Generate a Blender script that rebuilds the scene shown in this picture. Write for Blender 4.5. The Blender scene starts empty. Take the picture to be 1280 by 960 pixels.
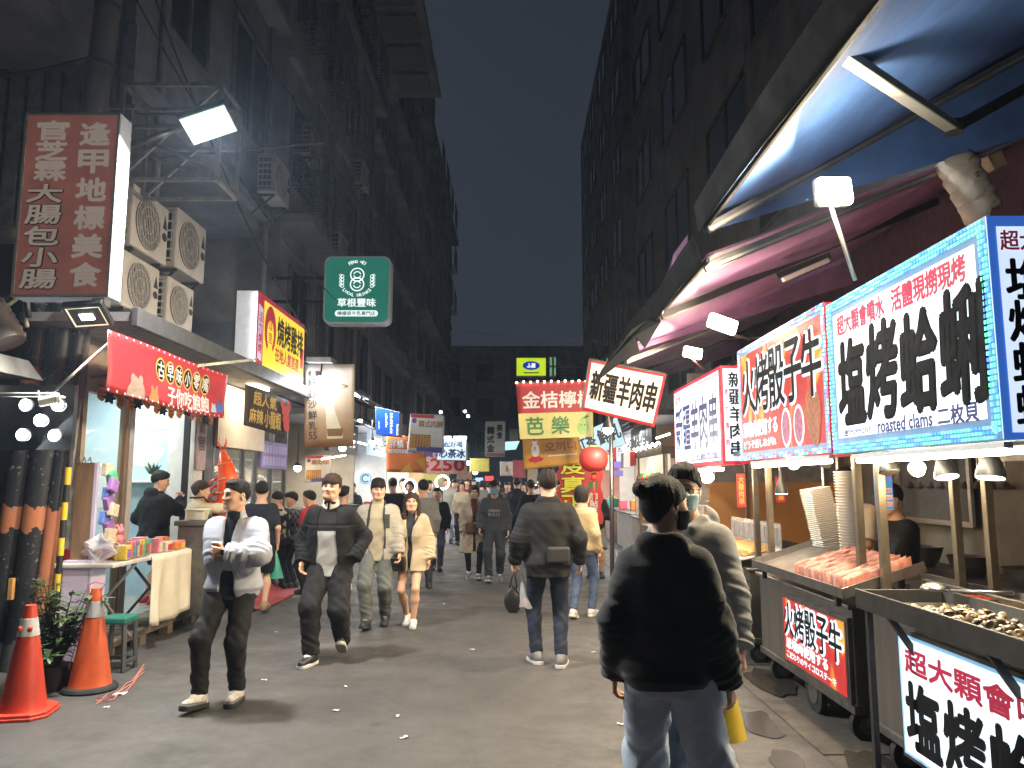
import bpy, bmesh, math, random
import numpy as np
from mathutils import Vector, Matrix
R = math.radians
random.seed(7); rng = np.random.default_rng(7)
S = bpy.context.scene
C = S.collection

# ------------------------------------------------------------------ camera, world, exposure
CAM_H, FPX, PITCH = 1.62, 962.0, math.atan(123/962.0)
_c = bpy.data.cameras.new('camera'); cam = bpy.data.objects.new('camera', _c); C.objects.link(cam)
cam.location = (0, 0, CAM_H); cam.rotation_euler = (math.pi/2 + PITCH, 0, 0)
_c.sensor_width = 36; _c.lens = FPX/1280*36; _c.clip_start = .05; _c.clip_end = 600
S.camera = cam
W = bpy.data.worlds.new('World'); S.world = W; W.use_nodes = True
_n, _l = W.node_tree.nodes, W.node_tree.links
_bg = _n['Background']
_tc = _n.new('ShaderNodeTexCoord'); _sx = _n.new('ShaderNodeSeparateXYZ'); _cr = _n.new('ShaderNodeValToRGB')
_l.new(_tc.outputs['Generated'], _sx.inputs[0]); _l.new(_sx.outputs['Z'], _cr.inputs[0]); _l.new(_cr.outputs[0], _bg.inputs[0])
_cr.color_ramp.elements[0].color = (.030, .037, .052, 1); _cr.color_ramp.elements[1].color = (.025, .032, .043, 1)
_bg.inputs[1].default_value = .52
S.view_settings.view_transform = 'Standard'; S.view_settings.look = 'None'
S.view_settings.gamma = 1; S.view_settings.use_curve_mapping = False
S.view_settings.exposure = 0.8
EM = .62     # printed and backlit faces, set against that exposure
S.render.engine = 'CYCLES'
cy = S.cycles
cy.max_bounces = 6; cy.diffuse_bounces = 3; cy.glossy_bounces = 3; cy.transmission_bounces = 6; cy.transparent_max_bounces = 12
cy.volume_bounces = 0; cy.sample_clamp_indirect = 4; cy.sample_clamp_direct = 0; cy.caustics_reflective = False; cy.caustics_refractive = False
cy.use_light_tree = True; cy.adaptive_threshold = .02
try:
    cy.use_denoising = True; cy.denoiser = 'OPENIMAGEDENOISE'; cy.denoising_prefilter = 'ACCURATE'
except Exception: pass

# ------------------------------------------------------------------ picture -> place
_cp, _sp = math.cos(PITCH), math.sin(PITCH)
def ray(px, py):
    a, b = (px-640)/FPX, (480-py)/FPX
    return Vector((a, _cp-b*_sp, _sp+b*_cp))
def PY(px, py, Y):
    d = ray(px, py); return Vector((0, 0, CAM_H)) + d*(Y/d.y)
def PX(px, py, X):
    d = ray(px, py); return Vector((0, 0, CAM_H)) + d*(X/d.x)
def PZ(px, py, Z=0.):
    d = ray(px, py); return Vector((0, 0, CAM_H)) + d*((Z-CAM_H)/d.z)

# ------------------------------------------------------------------ materials
MATS = {}
def lin(h):
    h = h.lstrip('#'); v = [int(h[i:i+2], 16)/255 for i in (0, 2, 4)]
    return tuple(x/12.92 if x <= .04045 else ((x+.055)/1.055)**2.4 for x in v)
def mat(name, col, rough=.6, metal=0., var=.12, scale=8., bump=0., bscale=60., emit=0., ecol=None, alpha=1., trans=0., spec=.5, sample=True, stretch=None, coat=0., sheen=0., sss=0.):
    """procedural material: colour broken up by two noises, optional bump, optional light"""
    if name in MATS: return MATS[name]
    if isinstance(col, str): col = lin(col)
    m = bpy.data.materials.new(name); MATS[name] = m; m.use_nodes = True
    n, l = m.node_tree.nodes, m.node_tree.links
    b = n['Principled BSDF']
    b.inputs['Roughness'].default_value = rough; b.inputs['Metallic'].default_value = metal
    b.inputs['Specular IOR Level'].default_value = spec
    if coat: b.inputs['Coat Weight'].default_value = coat
    if sheen: b.inputs['Sheen Weight'].default_value = sheen
    if sss:
        b.inputs['Subsurface Weight'].default_value = sss; b.inputs['Subsurface Scale'].default_value = .01
        b.inputs['Subsurface Radius'].default_value = (1, .35, .2)
    b.inputs['Base Color'].default_value = (*col, 1)
    co = n.new('ShaderNodeTexCoord'); src = co.outputs['Object']
    if stretch:
        mp = n.new('ShaderNodeMapping'); mp.inputs['Scale'].default_value = stretch; l.new(src, mp.inputs[0]); src = mp.outputs[0]
    if var:
        nz = n.new('ShaderNodeTexNoise'); nz.inputs['Scale'].default_value = scale; nz.inputs['Detail'].default_value = 6; nz.inputs['Roughness'].default_value = .65
        l.new(src, nz.inputs['Vector'])
        rp = n.new('ShaderNodeMapRange'); rp.inputs[1].default_value = .3; rp.inputs[2].default_value = .7
        rp.inputs[3].default_value = 1-var; rp.inputs[4].default_value = 1+var
        l.new(nz.outputs[0], rp.inputs[0])
        mx = n.new('ShaderNodeMix'); mx.data_type = 'RGBA'; mx.blend_type = 'MULTIPLY'; mx.inputs[0].default_value = 1
        mx.inputs[6].default_value = (*col, 1); l.new(rp.outputs[0], mx.inputs[7]); l.new(mx.outputs[2], b.inputs['Base Color'])
        r2 = n.new('ShaderNodeMapRange'); r2.inputs[1].default_value = .3; r2.inputs[2].default_value = .7
        r2.inputs[3].default_value = min(1, rough*1.18); r2.inputs[4].default_value = rough*.82
        l.new(nz.outputs[0], r2.inputs[0]); l.new(r2.outputs[0], b.inputs['Roughness'])
    if bump:
        n2 = n.new('ShaderNodeTexNoise'); n2.inputs['Scale'].default_value = bscale; n2.inputs['Detail'].default_value = 4
        l.new(src, n2.inputs['Vector'])
        bp = n.new('ShaderNodeBump'); bp.inputs['Strength'].default_value = bump; bp.inputs['Distance'].default_value = .01
        l.new(n2.outputs[0], bp.inputs['Height']); l.new(bp.outputs[0], b.inputs['Normal'])
    if emit:
        e = ecol or col
        if isinstance(e, str): e = lin(e)
        if emit < 3: emit *= EM
        b.inputs['Emission Color'].default_value = (*e, 1); b.inputs['Emission Strength'].default_value = emit
        if not sample: m.cycles.emission_sampling = 'NONE'
    if trans: b.inputs['Transmission Weight'].default_value = trans
    if alpha < 1: b.inputs['Alpha'].default_value = alpha
    return m
def lum(name, col, s, sample=False, var=.06, scale=3.):
    """a lit sign face: the print on a backlit sheet, a bit uneven"""
    if name in MATS: return MATS[name]
    if isinstance(col, str): col = lin(col)
    s *= EM
    m = bpy.data.materials.new(name); MATS[name] = m; m.use_nodes = True
    n, l = m.node_tree.nodes, m.node_tree.links; b = n['Principled BSDF']
    b.inputs['Base Color'].default_value = (*[c*.5 for c in col], 1); b.inputs['Roughness'].default_value = .35
    b.inputs['Emission Color'].default_value = (*col, 1)
    co = n.new('ShaderNodeTexCoord'); nz = n.new('ShaderNodeTexNoise'); nz.inputs['Scale'].default_value = scale; l.new(co.outputs['Object'], nz.inputs[0])
    rp = n.new('ShaderNodeMapRange'); rp.inputs[1].default_value = .3; rp.inputs[2].default_value = .7
    rp.inputs[3].default_value = s*(1-var); rp.inputs[4].default_value = s*(1+var); l.new(nz.outputs[0], rp.inputs[0]); l.new(rp.outputs[0], b.inputs['Emission Strength'])
    if not sample: m.cycles.emission_sampling = 'NONE'
    return m
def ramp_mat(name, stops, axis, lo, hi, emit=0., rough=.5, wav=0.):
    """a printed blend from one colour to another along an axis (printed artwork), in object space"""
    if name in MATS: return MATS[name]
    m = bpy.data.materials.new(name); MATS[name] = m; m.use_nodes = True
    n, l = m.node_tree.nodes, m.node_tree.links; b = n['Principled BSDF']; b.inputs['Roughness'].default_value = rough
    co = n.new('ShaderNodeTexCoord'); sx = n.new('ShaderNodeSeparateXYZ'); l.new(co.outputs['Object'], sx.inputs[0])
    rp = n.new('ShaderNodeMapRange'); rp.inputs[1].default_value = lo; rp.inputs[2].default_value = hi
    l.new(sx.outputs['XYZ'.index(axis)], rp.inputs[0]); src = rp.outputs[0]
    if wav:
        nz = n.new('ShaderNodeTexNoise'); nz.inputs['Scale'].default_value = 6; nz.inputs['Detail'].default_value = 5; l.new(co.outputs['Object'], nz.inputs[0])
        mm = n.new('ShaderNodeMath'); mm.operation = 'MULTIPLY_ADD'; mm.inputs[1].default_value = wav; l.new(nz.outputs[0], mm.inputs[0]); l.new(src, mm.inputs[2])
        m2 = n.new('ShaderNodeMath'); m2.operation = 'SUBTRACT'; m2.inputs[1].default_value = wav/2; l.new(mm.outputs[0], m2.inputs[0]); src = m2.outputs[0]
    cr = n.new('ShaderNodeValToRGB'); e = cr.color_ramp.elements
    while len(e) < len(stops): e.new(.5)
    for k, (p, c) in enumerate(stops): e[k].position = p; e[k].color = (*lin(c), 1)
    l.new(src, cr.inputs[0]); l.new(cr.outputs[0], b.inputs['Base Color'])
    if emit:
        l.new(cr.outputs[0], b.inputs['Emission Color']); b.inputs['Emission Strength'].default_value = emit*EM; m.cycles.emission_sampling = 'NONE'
    return m

# ------------------------------------------------------------------ mesh builder
ORG = {}
class MB:
    def __init__(s): s.v = []; s.f = []; s.m = []
    def add(s, vs, fs, mi=0):
        o = len(s.v); s.v += [tuple(p) for p in vs]; s.f += [tuple(o+i for i in f) for f in fs]; s.m += [mi]*len(fs); return s
    def box(s, c, d, rot=None, mi=0):
        x, y, z = d[0]/2, d[1]/2, d[2]/2
        vs = [Vector(p) for p in ((-x,-y,-z),(x,-y,-z),(x,y,-z),(-x,y,-z),(-x,-y,z),(x,-y,z),(x,y,z),(-x,y,z))]
        if rot is not None: vs = [rot @ p for p in vs]
        c = Vector(c)
        return s.add([p+c for p in vs], [(0,3,2,1),(4,5,6,7),(0,1,5,4),(1,2,6,5),(2,3,7,6),(3,0,4,7)], mi)
    def bb(s, lo, hi, mi=0):
        return s.box([(a+b)/2 for a, b in zip(lo, hi)], [b-a for a, b in zip(lo, hi)], None, mi)
    def beam(s, a, b, w, h, up=(0,0,1), mi=0):
        a, b = Vector(a), Vector(b); d = b-a; L = d.length; d.normalize(); up = Vector(up)
        sx = d.cross(up)
        if sx.length < 1e-4: sx = d.cross(Vector((1,0,0)))
        sx.normalize(); uz = sx.cross(d)
        m = Matrix((sx, d, uz)).transposed()
        return s.box((a+b)/2, (w, L, h), m, mi)
    def tube(s, pts, r, n=8, mi=0, caps=True):
        pts = [Vector(p) for p in pts]; rs = r if isinstance(r, (list, tuple)) else [r]*len(pts)
        vs, fs = [], []; u = None
        for i, p in enumerate(pts):
            d = (pts[min(i+1, len(pts)-1)]-pts[max(i-1, 0)]).normalized()
            if u is None:
                u = d.orthogonal().normalized()
            else:
                u = (u-d*u.dot(d)).normalized()
            w = d.cross(u)
            for k in range(n):
                a = 2*math.pi*k/n; vs.append(p+(u*math.cos(a)+w*math.sin(a))*rs[i])
        for i in range(len(pts)-1):
            for k in range(n):
                k2 = (k+1) % n; fs.append((i*n+k, i*n+k2, (i+1)*n+k2, (i+1)*n+k))
        if caps:
            fs.append(tuple(range(n))[::-1]); fs.append(tuple((len(pts)-1)*n+k for k in range(n)))
        return s.add(vs, fs, mi)
    def lathe(s, o, prof, n=20, ax=(0,0,1), mi=0):
        o = Vector(o); ax = Vector(ax).normalized(); u = ax.orthogonal().normalized(); w = ax.cross(u); vs, fs = [], []
        for r, z in prof:
            for k in range(n):
                a = 2*math.pi*k/n; vs.append(o+ax*z+(u*math.cos(a)+w*math.sin(a))*max(r, 1e-4))
        for i in range(len(prof)-1):
            for k in range(n):
                k2 = (k+1) % n; fs.append((i*n+k, i*n+k2, (i+1)*n+k2, (i+1)*n+k))
        fs.append(tuple(range(n))[::-1]); fs.append(tuple((len(prof)-1)*n+k for k in range(n)))
        return s.add(vs, fs, mi)
    def ball(s, c, r, n=10, m=8, rot=None, mi=0):
        if not hasattr(r, '__len__'): r = (r, r, r)
        vs, fs = [], []; c = Vector(c)
        for i in range(1, m):
            t = math.pi*i/m
            for k in range(n):
                a = 2*math.pi*k/n; p = Vector((r[0]*math.sin(t)*math.cos(a), r[1]*math.sin(t)*math.sin(a), r[2]*math.cos(t)))
                vs.append(c+(rot @ p if rot else p))
        tp = Vector((0,0,r[2])); b = len(vs); vs += [c+(rot @ tp if rot else tp), c-(rot @ tp if rot else tp)]
        for i in range(m-2):
            for k in range(n):
                k2 = (k+1) % n; fs.append((i*n+k, (i+1)*n+k, (i+1)*n+k2, i*n+k2))
        for k in range(n):
            k2 = (k+1) % n; fs.append((b, k, k2)); fs.append((b+1, (m-2)*n+k2, (m-2)*n+k))
        return s.add(vs, fs, mi)
    def quad(s, a, b, c, d, mi=0): return s.add([a, b, c, d], [(0,1,2,3)], mi)
    def grid(s, fn, nu, nv, mi=0, flip=False):
        vs = [fn(i/nu, j/nv) for i in range(nu+1) for j in range(nv+1)]
        fs = []
        for i in range(nu):
            for j in range(nv):
                a = i*(nv+1)+j; q = (a, a+nv+1, a+nv+2, a+1); fs.append(q[::-1] if flip else q)
        return s.add(vs, fs, mi)
    def prism(s, poly, o, u, v, n, depth, mi=0):
        """poly in (u,v) coordinates, CCW seen from +n, extruded back by depth"""
        o, u, v, n = Vector(o), Vector(u), Vector(v), Vector(n); k = len(poly)
        vs = [o+u*a+v*b for a, b in poly]+[o+u*a+v*b-n*depth for a, b in poly]
        fs = [tuple(range(k)), tuple(range(2*k-1, k-1, -1))]+[(i, i+k, (i+1) % k+k, (i+1) % k) for i in range(k)]
        return s.add(vs, fs, mi)
    def build(s, name, mats, parent=None, smooth=False, bevel=0., thick=0., seg=2, auto=None):
        me = bpy.data.meshes.new(name); off = ORG.get(parent.name, Vector((0,0,0))) if parent else Vector((0,0,0))
        me.from_pydata([(p[0]-off.x, p[1]-off.y, p[2]-off.z) for p in s.v], [], s.f); 
        if not isinstance(mats, (list, tuple)): mats = [mats]
        for m in mats: me.materials.append(m)
        if len(mats) > 1: me.polygons.foreach_set('material_index', s.m)
        if smooth: me.polygons.foreach_set('use_smooth', [True]*len(s.f))
        me.update()
        if auto: me.polygons.foreach_set('use_smooth', [True]*len(s.f)); me.set_sharp_from_angle(angle=R(auto))
        o = bpy.data.objects.new(name, me); C.objects.link(o)
        if parent: o.parent = parent; ORG[o.name] = off
        if bevel:
            b = o.modifiers.new('Bevel', 'BEVEL'); b.width = bevel; b.segments = seg; b.limit_method = 'ANGLE'; b.angle_limit = R(40)
        if thick:
            t = o.modifiers.new('Solidify', 'SOLIDIFY'); t.thickness = thick; t.offset = 0
        return o
def tag(o, label, cat, group=None, kind=None):
    o['label'] = label; o['category'] = cat
    if group: o['group'] = group
    o['kind'] = kind or 'thing'
    return o
def struct(o, label=None, cat=None, kind='structure'):
    o['kind'] = kind
    if label: o['label'] = label; o['category'] = cat
    return o
def thing(name, label, cat, loc=(0,0,0), group=None):
    o = bpy.data.objects.new(name, None); C.objects.link(o); o.location = loc; o.empty_display_size = .1
    ORG[o.name] = Vector(loc); return tag(o, label, cat, group)
def dup(root, loc=None, rot=None, label=None, group=None, scale=None):
    r = root.copy(); C.objects.link(r); ORG[r.name] = Vector(loc or root.location)
    if loc is not None: r.location = loc
    if rot is not None: r.rotation_euler = rot
    if scale is not None: r.scale = scale
    if label: r['label'] = label
    if group: r['group'] = group
    for ch in list(root.children):
        c = ch.copy(); C.objects.link(c); c.parent = r
        for g in list(ch.children):
            d = g.copy(); C.objects.link(d); d.parent = c
    return r
# ------------------------------------------------------------------ lettering
_GL = {}
def glyphs(body, spacing=1.0, line=1.0):
    k = (body, spacing, line)
    if k in _GL: return _GL[k]
    cu = bpy.data.curves.new('tmp', 'FONT'); cu.body = body; cu.size = 1; cu.resolution_u = 2; cu.align_x = 'CENTER'
    cu.space_character = spacing; cu.space_line = line
    o = bpy.data.objects.new('tmp', cu); C.objects.link(o)
    me = bpy.data.meshes.new_from_object(o.evaluated_get(bpy.context.evaluated_depsgraph_get()))
    v = [(p.co.x, p.co.y) for p in me.vertices]; f = [tuple(p.vertices) for p in me.polygons]
    bpy.data.objects.remove(o); bpy.data.curves.remove(cu); bpy.data.meshes.remove(me)
    _GL[k] = (v, f); return v, f
class Face:
    """a flat rectangle in the place: o = lower left corner, u to the right, v up, n towards the reader"""
    def __init__(s, o, u, v, w, h):
        s.o = Vector(o); s.u = Vector(u).normalized(); s.v = Vector(v).normalized(); s.n = s.u.cross(s.v).normalized(); s.w = w; s.h = h
    def p(s, a, b, d=0.): return s.o+s.u*(a*s.w)+s.v*(b*s.h)+s.n*d
def letter(mb, F, body, x0, y0, x1, y1, d=.004, bold=0., mi=0, italic=0., keep=False, spacing=1., line=1., rows=None, curve=None, rot=0.):
    """write BODY filling the box x0..x1, y0..y1 (fractions of the face), d proud of it; bold in metres thickens the strokes"""
    v, f = glyphs(body, spacing, line)
    if not v: return
    xs = [a for a, b in v]; ys = [b for a, b in v]; ax, bx, ay, by = min(xs), max(xs), min(ys), max(ys)
    W_, H_ = (x1-x0)*F.w, (y1-y0)*F.h; sx, sy = W_/max(bx-ax, 1e-3), H_/max(by-ay, 1e-3)
    cx, cyy = (x0+x1)/2*F.w, (y0+y1)/2*F.h
    if keep: sx = sy = min(sx, sy)
    offs = [(0, 0)]; bold *= .6
    if bold:
        nn = 8 if bold > .006 else 6
        offs = [(bold*math.cos(2*math.pi*k/nn), bold*math.sin(2*math.pi*k/nn)) for k in range(nn)]
        if bold > .02: offs += [(bold*.5*math.cos(2*math.pi*k/6), bold*.5*math.sin(2*math.pi*k/6)) for k in range(6)]
    cr, sr = math.cos(R(rot)), math.sin(R(rot))
    for q, (ox, oy) in enumerate(offs):
        vs = []
        for a, b in v:
            x = (a-(ax+bx)/2)*sx; y = (b-(ay+by)/2)*sy; x += italic*y
            x, y = x*cr-y*sr, x*sr+y*cr
            x += cx+ox; y += cyy+oy
            p = F.o+F.u*x+F.v*y+F.n*(d+q*.00025)
            if curve: p = curve(p, x/F.w, y/F.h)
            vs.append(p)
        mb.add(vs, f, mi)
def vertical(s): return '\n'.join(s)
# ------------------------------------------------------------------ people: one continuous surface each, grown from a distance field
def V3(*a): return np.array(a, dtype=np.float64)
def unit(v): return v/max(np.linalg.norm(v), 1e-9)
def rc(P, a, b, ra, rb):
    ab = b-a; L = max(float(ab @ ab), 1e-9); q = P-a; t = np.clip((q @ ab)/L, 0, 1)
    q = q-t[:, None]*ab; return np.sqrt(np.einsum('ij,ij->i', q, q))-(ra+(rb-ra)*t)
def ell(P, c, r, M=None):
    q = P-c
    if M is not None: q = q @ M
    r = np.asarray(r); a = q/r; k0 = np.sqrt(np.einsum('ij,ij->i', a, a)); b = a/r; k1 = np.sqrt(np.einsum('ij,ij->i', b, b))
    return k0*(k0-1)/np.maximum(k1, 1e-6)
def smin(a, b, k):
    h = np.maximum(k-np.abs(a-b), 0)/k; return np.minimum(a, b)-h*h*k*.25
def smax(a, b, k): return -smin(-a, -b, k)
def surfnet(f, lo, hi, h):
    lo = np.asarray(lo, float)-2*h; hi = np.asarray(hi, float)+2*h
    nc = np.ceil((hi-lo)/(3*h)).astype(int)+1
    g = [lo[i]+(np.arange(nc[i])*3+1)*h for i in range(3)]
    Pc = np.stack(np.meshgrid(*g, indexing='ij'), -1).reshape(-1, 3)
    dc = f(Pc).reshape(nc); act = np.abs(dc) < 6.2*h
    rep = lambda a: a.repeat(3, 0).repeat(3, 1).repeat(3, 2)
    Vv = rep(dc); M = rep(act); ii = np.argwhere(M); Vv[M] = f(lo+ii*h)
    s = Vv < 0; n = Vv.shape
    cnt = sum(s[i:n[0]-1+i, j:n[1]-1+j, k:n[2]-1+k].astype(np.int8) for i in (0,1) for j in (0,1) for k in (0,1))
    cm = (cnt > 0) & (cnt < 8); idx = -np.ones(cm.shape, int); ci = np.argwhere(cm); idx[cm] = np.arange(len(ci))
    acc = np.zeros((len(ci), 3)); num = np.zeros(len(ci))
    cs = [(i, j, k) for i in (0,1) for j in (0,1) for k in (0,1)]
    for a in cs:
        for ax in range(3):
            if a[ax]: continue
            b = list(a); b[ax] = 1
            va = Vv[tuple((ci+a).T)]; vb = Vv[tuple((ci+b).T)]; x = (va < 0) != (vb < 0)
            t = np.where(x, va/np.where(np.abs(va-vb) < 1e-9, 1, va-vb), 0); p = np.array(a, float)[None].repeat(len(ci), 0); p[:, ax] += t
            acc += p*x[:, None]; num += x
    v = lo+(ci+acc/np.maximum(num, 1)[:, None])*h
    fs = []
    for ax in range(3):
        o1, o2 = (ax+1) % 3, (ax+2) % 3
        sl = [slice(1, -1)]*3; sl[ax] = slice(0, -1); A = s[tuple(sl)]; sl[ax] = slice(1, None); B = s[tuple(sl)]
        e = np.argwhere(A != B); 
        if not len(e): continue
        ins = A[tuple(e.T)]; off = np.ones(3, int); off[ax] = 0; e = e+off
        def cell(d1, d2):
            c = e.copy(); c[:, o1] += d1; c[:, o2] += d2; return idx[tuple(c.T)]
        q = np.stack([cell(-1, -1), cell(0, -1), cell(0, 0), cell(-1, 0)], 1)
        q[~ins] = q[~ins][:, ::-1]; fs.append(q)
    return v, (np.concatenate(fs) if fs else np.zeros((0, 4), int))
def mesh_np(name, parts, mats, parent=None, matfn=None):
    """parts: [(verts, quads, material index or None)]"""
    vs, fs, mi, o = [], [], [], 0
    for v, q, k in parts:
        vs.append(v); fs.append(q+o); o += len(v)
        mi.append(np.full(len(q), k if k is not None else 0, np.int32) if k is not None or matfn is None else matfn(v[q].mean(1)).astype(np.int32))
    v = np.concatenate(vs); q = np.concatenate(fs); mi = np.concatenate(mi)
    me = bpy.data.meshes.new(name); me.vertices.add(len(v)); me.vertices.foreach_set('co', v.astype(np.float32).ravel())
    me.loops.add(len(q)*4); me.polygons.add(len(q)); me.polygons.foreach_set('loop_start', np.arange(len(q), dtype=np.int32)*4)
    me.loops.foreach_set('vertex_index', q.astype(np.int32).ravel())
    for m in mats: me.materials.append(m)
    me.polygons.foreach_set('material_index', mi); me.update(calc_edges=True); me.validate(); me.polygons.foreach_set('use_smooth', np.ones(len(me.polygons), bool))
    ob = bpy.data.objects.new(name, me); C.objects.link(ob)
    if parent: ob.parent = parent
    return ob
def ballnp(c, r, M=None, n=10, m=7):
    t = np.pi*np.arange(m+1)/m; a = 2*np.pi*np.arange(n)/n
    v = np.stack([np.sin(t)[:, None]*np.cos(a)*r[0], np.sin(t)[:, None]*np.sin(a)*r[1], np.cos(t)[:, None]*np.ones(n)*r[2]], -1).reshape(-1, 3)
    if M is not None: v = v @ M.T
    q = np.array([(i*n+k, (i+1)*n+k, (i+1)*n+(k+1) % n, i*n+(k+1) % n) for i in range(m) for k in range(n)])
    return v+c, q
def rotv(v, axis, ang):
    axis = unit(axis); c, s = math.cos(ang), math.sin(ang); return v*c+np.cross(axis, v)*s+axis*(axis @ v)*(1-c)
def ik(a, c, l1, l2, hint):
    d = c-a; L = np.linalg.norm(d); 
    if L > (l1+l2)*.998: c = a+d/L*(l1+l2)*.998; d = c-a; L = np.linalg.norm(d)
    u = d/L; x = (l1*l1-l2*l2+L*L)/(2*L); hh = math.sqrt(max(l1*l1-x*x, 1e-6)); w = hint-u*(hint @ u); return a+u*x+unit(w)*hh, c

def cloth(name, col, var=.12, rough=.85, bump=.25, bscale=220., sheen=0., scale=5.): 
    return mat(name, col, rough, var=var, scale=scale, bump=bump, bscale=bscale, sheen=sheen, spec=.25)
SKIN = dict(light=(.62, .37, .25), tan=(.50, .29, .18))
def skin_mats(tone):
    return [mat('skin_'+tone, SKIN[tone], .5, var=.07, scale=22, bump=.06, bscale=180, spec=.35, sss=.12),
            mat('lips_'+tone, (.36, .14, .11), .42, var=.05), mat('eye_white', (.62, .59, .56), .25, var=0), mat('iris', (.012, .009, .008), .15, var=0), mat('brow', (.015, .012, .010), .8, var=0)]
def hair_mat(name, col):
    if name in MATS: return MATS[name]
    m = mat(name, col, .55, var=.3, scale=14, bump=.8, bscale=330, stretch=(1.3, 1.3, .12), spec=.22)
    return m

class Person:
    def __init__(s, sp):
        s.sp = sp; H = sp.get('H', 1.72); k = H/1.72; s.k = k; fem = sp.get('fem', False); s.fem = fem
        bulk = sp.get('bulk', 1.)
        lean, side = R(sp.get('lean', 2)), R(sp.get('side', 0)); tw = R(sp.get('twist', 0))
        pv = V3(*sp.get('hips', (0, 0)), 0); pv[2] = (.93-sp.get('drop', .012))*k
        U = unit(V3(math.sin(side), math.sin(lean), math.cos(lean))); Rv = unit(np.cross(V3(0, 1, 0), U)); Fv = np.cross(U, Rv)
        R2 = unit(Rv*math.cos(tw)+Fv*math.sin(tw)); F2 = np.cross(U, R2)
        s.pv, s.U, s.Rv, s.Fv, s.R2, s.F2 = pv, U, Rv, Fv, R2, F2
        s.nb = pv+U*.53*k
        sw = (.142 if fem else .162)*k*sp.get('shoulder', 1.)
        s.sh = [pv+U*.452*k+R2*(sw*g)-F2*.01 for g in (-1, 1)]
        s.hip = [pv+V3(g*.088*k, 0, -.02*k) for g in (-1, 1)]
        # head
        hy, hp, hr = [R(a) for a in sp.get('head', (0, 0, 0))]
        HF = unit(F2*math.cos(hy)*math.cos(hp)-R2*math.sin(hy)*math.cos(hp)+V3(0, 0, 1)*math.sin(hp)); HR = unit(np.cross(HF, V3(0, 0, 1))); HU = np.cross(HR, HF)
        HR = rotv(HR, HF, hr); HU = np.cross(HR, HF)
        s.HM = np.stack([HR, HF, HU], 1); s.hs = (.97 if fem else 1.0)*k**.5*sp.get('hscale', 1.)
        s.hc = s.nb+U*.145*k+F2*(.022+.05*max(0, -math.sin(hp)))*k
        # limbs
        s.el, s.wr, s.kn, s.an = [None]*2, [None]*2, [None]*2, [None]*2
        hands = sp.get('hands', {}); hint = sp.get('elbow', {})
        for i, g in enumerate((-1, 1)):
            t = hands.get('LR'[i]);
            t = s.sh[i]+V3(g*.07*k, .06*k, -.50*k) if t is None else V3(*t)*V3(k, k, k)
            hh = V3(*hint['LR'[i]]) if 'LR'[i] in hint else V3(g*.35, -1, -.1)
            s.el[i], s.wr[i] = ik(s.sh[i], t, .285*k, .25*k, hh)
        fts = sp.get('feet', ((-.1, .02, 0, 8, 0), (.1, -.02, 0, 8, 0)))
        s.ft = fts
        for i, g in enumerate((-1, 1)):
            x, y, z, yaw, pit = fts[i]
            s.an_t = V3(x, y, z)*k+V3(0, 0, .088*k)
            s.kn[i], s.an[i] = ik(s.hip[i], s.an_t, .435*k, .425*k, V3(g*.12-math.sin(R(yaw))*g*-.3, 1, 0))
        sec = [(-.12,.130,.100,0),(-.03,.168,.118,-.008),(.06,.152,.104,0),(.14,.140,.100,.0),(.25,.155,.114,.006),(.36,.168,.116,.0),(.43,.150,.096,-.012),(.49,.098,.075,-.012),(.545,.058,.058,-.008)]
        if fem: sec = [(-.12,.135,.105,0),(-.03,.168,.122,-.012),(.06,.138,.100,-.002),(.14,.122,.092,.004),(.25,.136,.112,.018),(.36,.148,.108,.006),(.43,.132,.088,-.01),(.49,.088,.068,-.01),(.545,.05,.05,-.006)]
        s.sec = [(a*k, b*k*bulk, c*k*bulk, d*k) for a, b, c, d in sec]
        s.seed = sp.get('seed', random.random()*50)
    # ---- pieces of the field
    def loft(s, P, ease=0., lo=None, hi=None, flare=0., pw=2.25, hemr=None, gather=0., sec=None):
        k = s.k; sec = sec or s.sec; q = P-s.pv; z = q @ s.U; x = q @ s.Rv; y = q @ s.Fv
        f = np.clip(z/(.45*k), 0, 1); tw = R(s.sp.get('twist', 0)); c, n_ = np.cos(f*tw), np.sin(f*tw); x, y = x*c+y*n_, y*c-x*n_
        zs = [a[0] for a in sec]; rx = np.interp(z, zs, [a[1] for a in sec])+ease; ry = np.interp(z, zs, [a[2] for a in sec])+ease*.95; yo = np.interp(z, zs, [a[3] for a in sec])
        lo = zs[0] if lo is None else lo*k; hi = zs[-1] if hi is None else hi*k
        if flare: w = np.clip((.1*k-z)/(.4*k), 0, 1.5)*flare; rx = rx+w; ry = ry+w
        if hemr is not None:    # straight boxy cut: never narrower than this below the chest
            w = z < .33*k; rx = np.where(w, np.maximum(rx, hemr[0]*k), rx); ry = np.where(w, np.maximum(ry, hemr[1]*k), ry)
        if gather: w = np.clip(1-(z-lo)/(.07*k), 0, 1); rx = rx-gather*w; ry = ry-gather*w
        e = ((np.abs(x)/rx)**pw+(np.abs(y-yo)/ry)**pw)**(1/pw); d = (e-1)*np.minimum(rx, ry)
        return smax(d, np.maximum(z-hi, lo-z), .012), x, y, z
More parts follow.
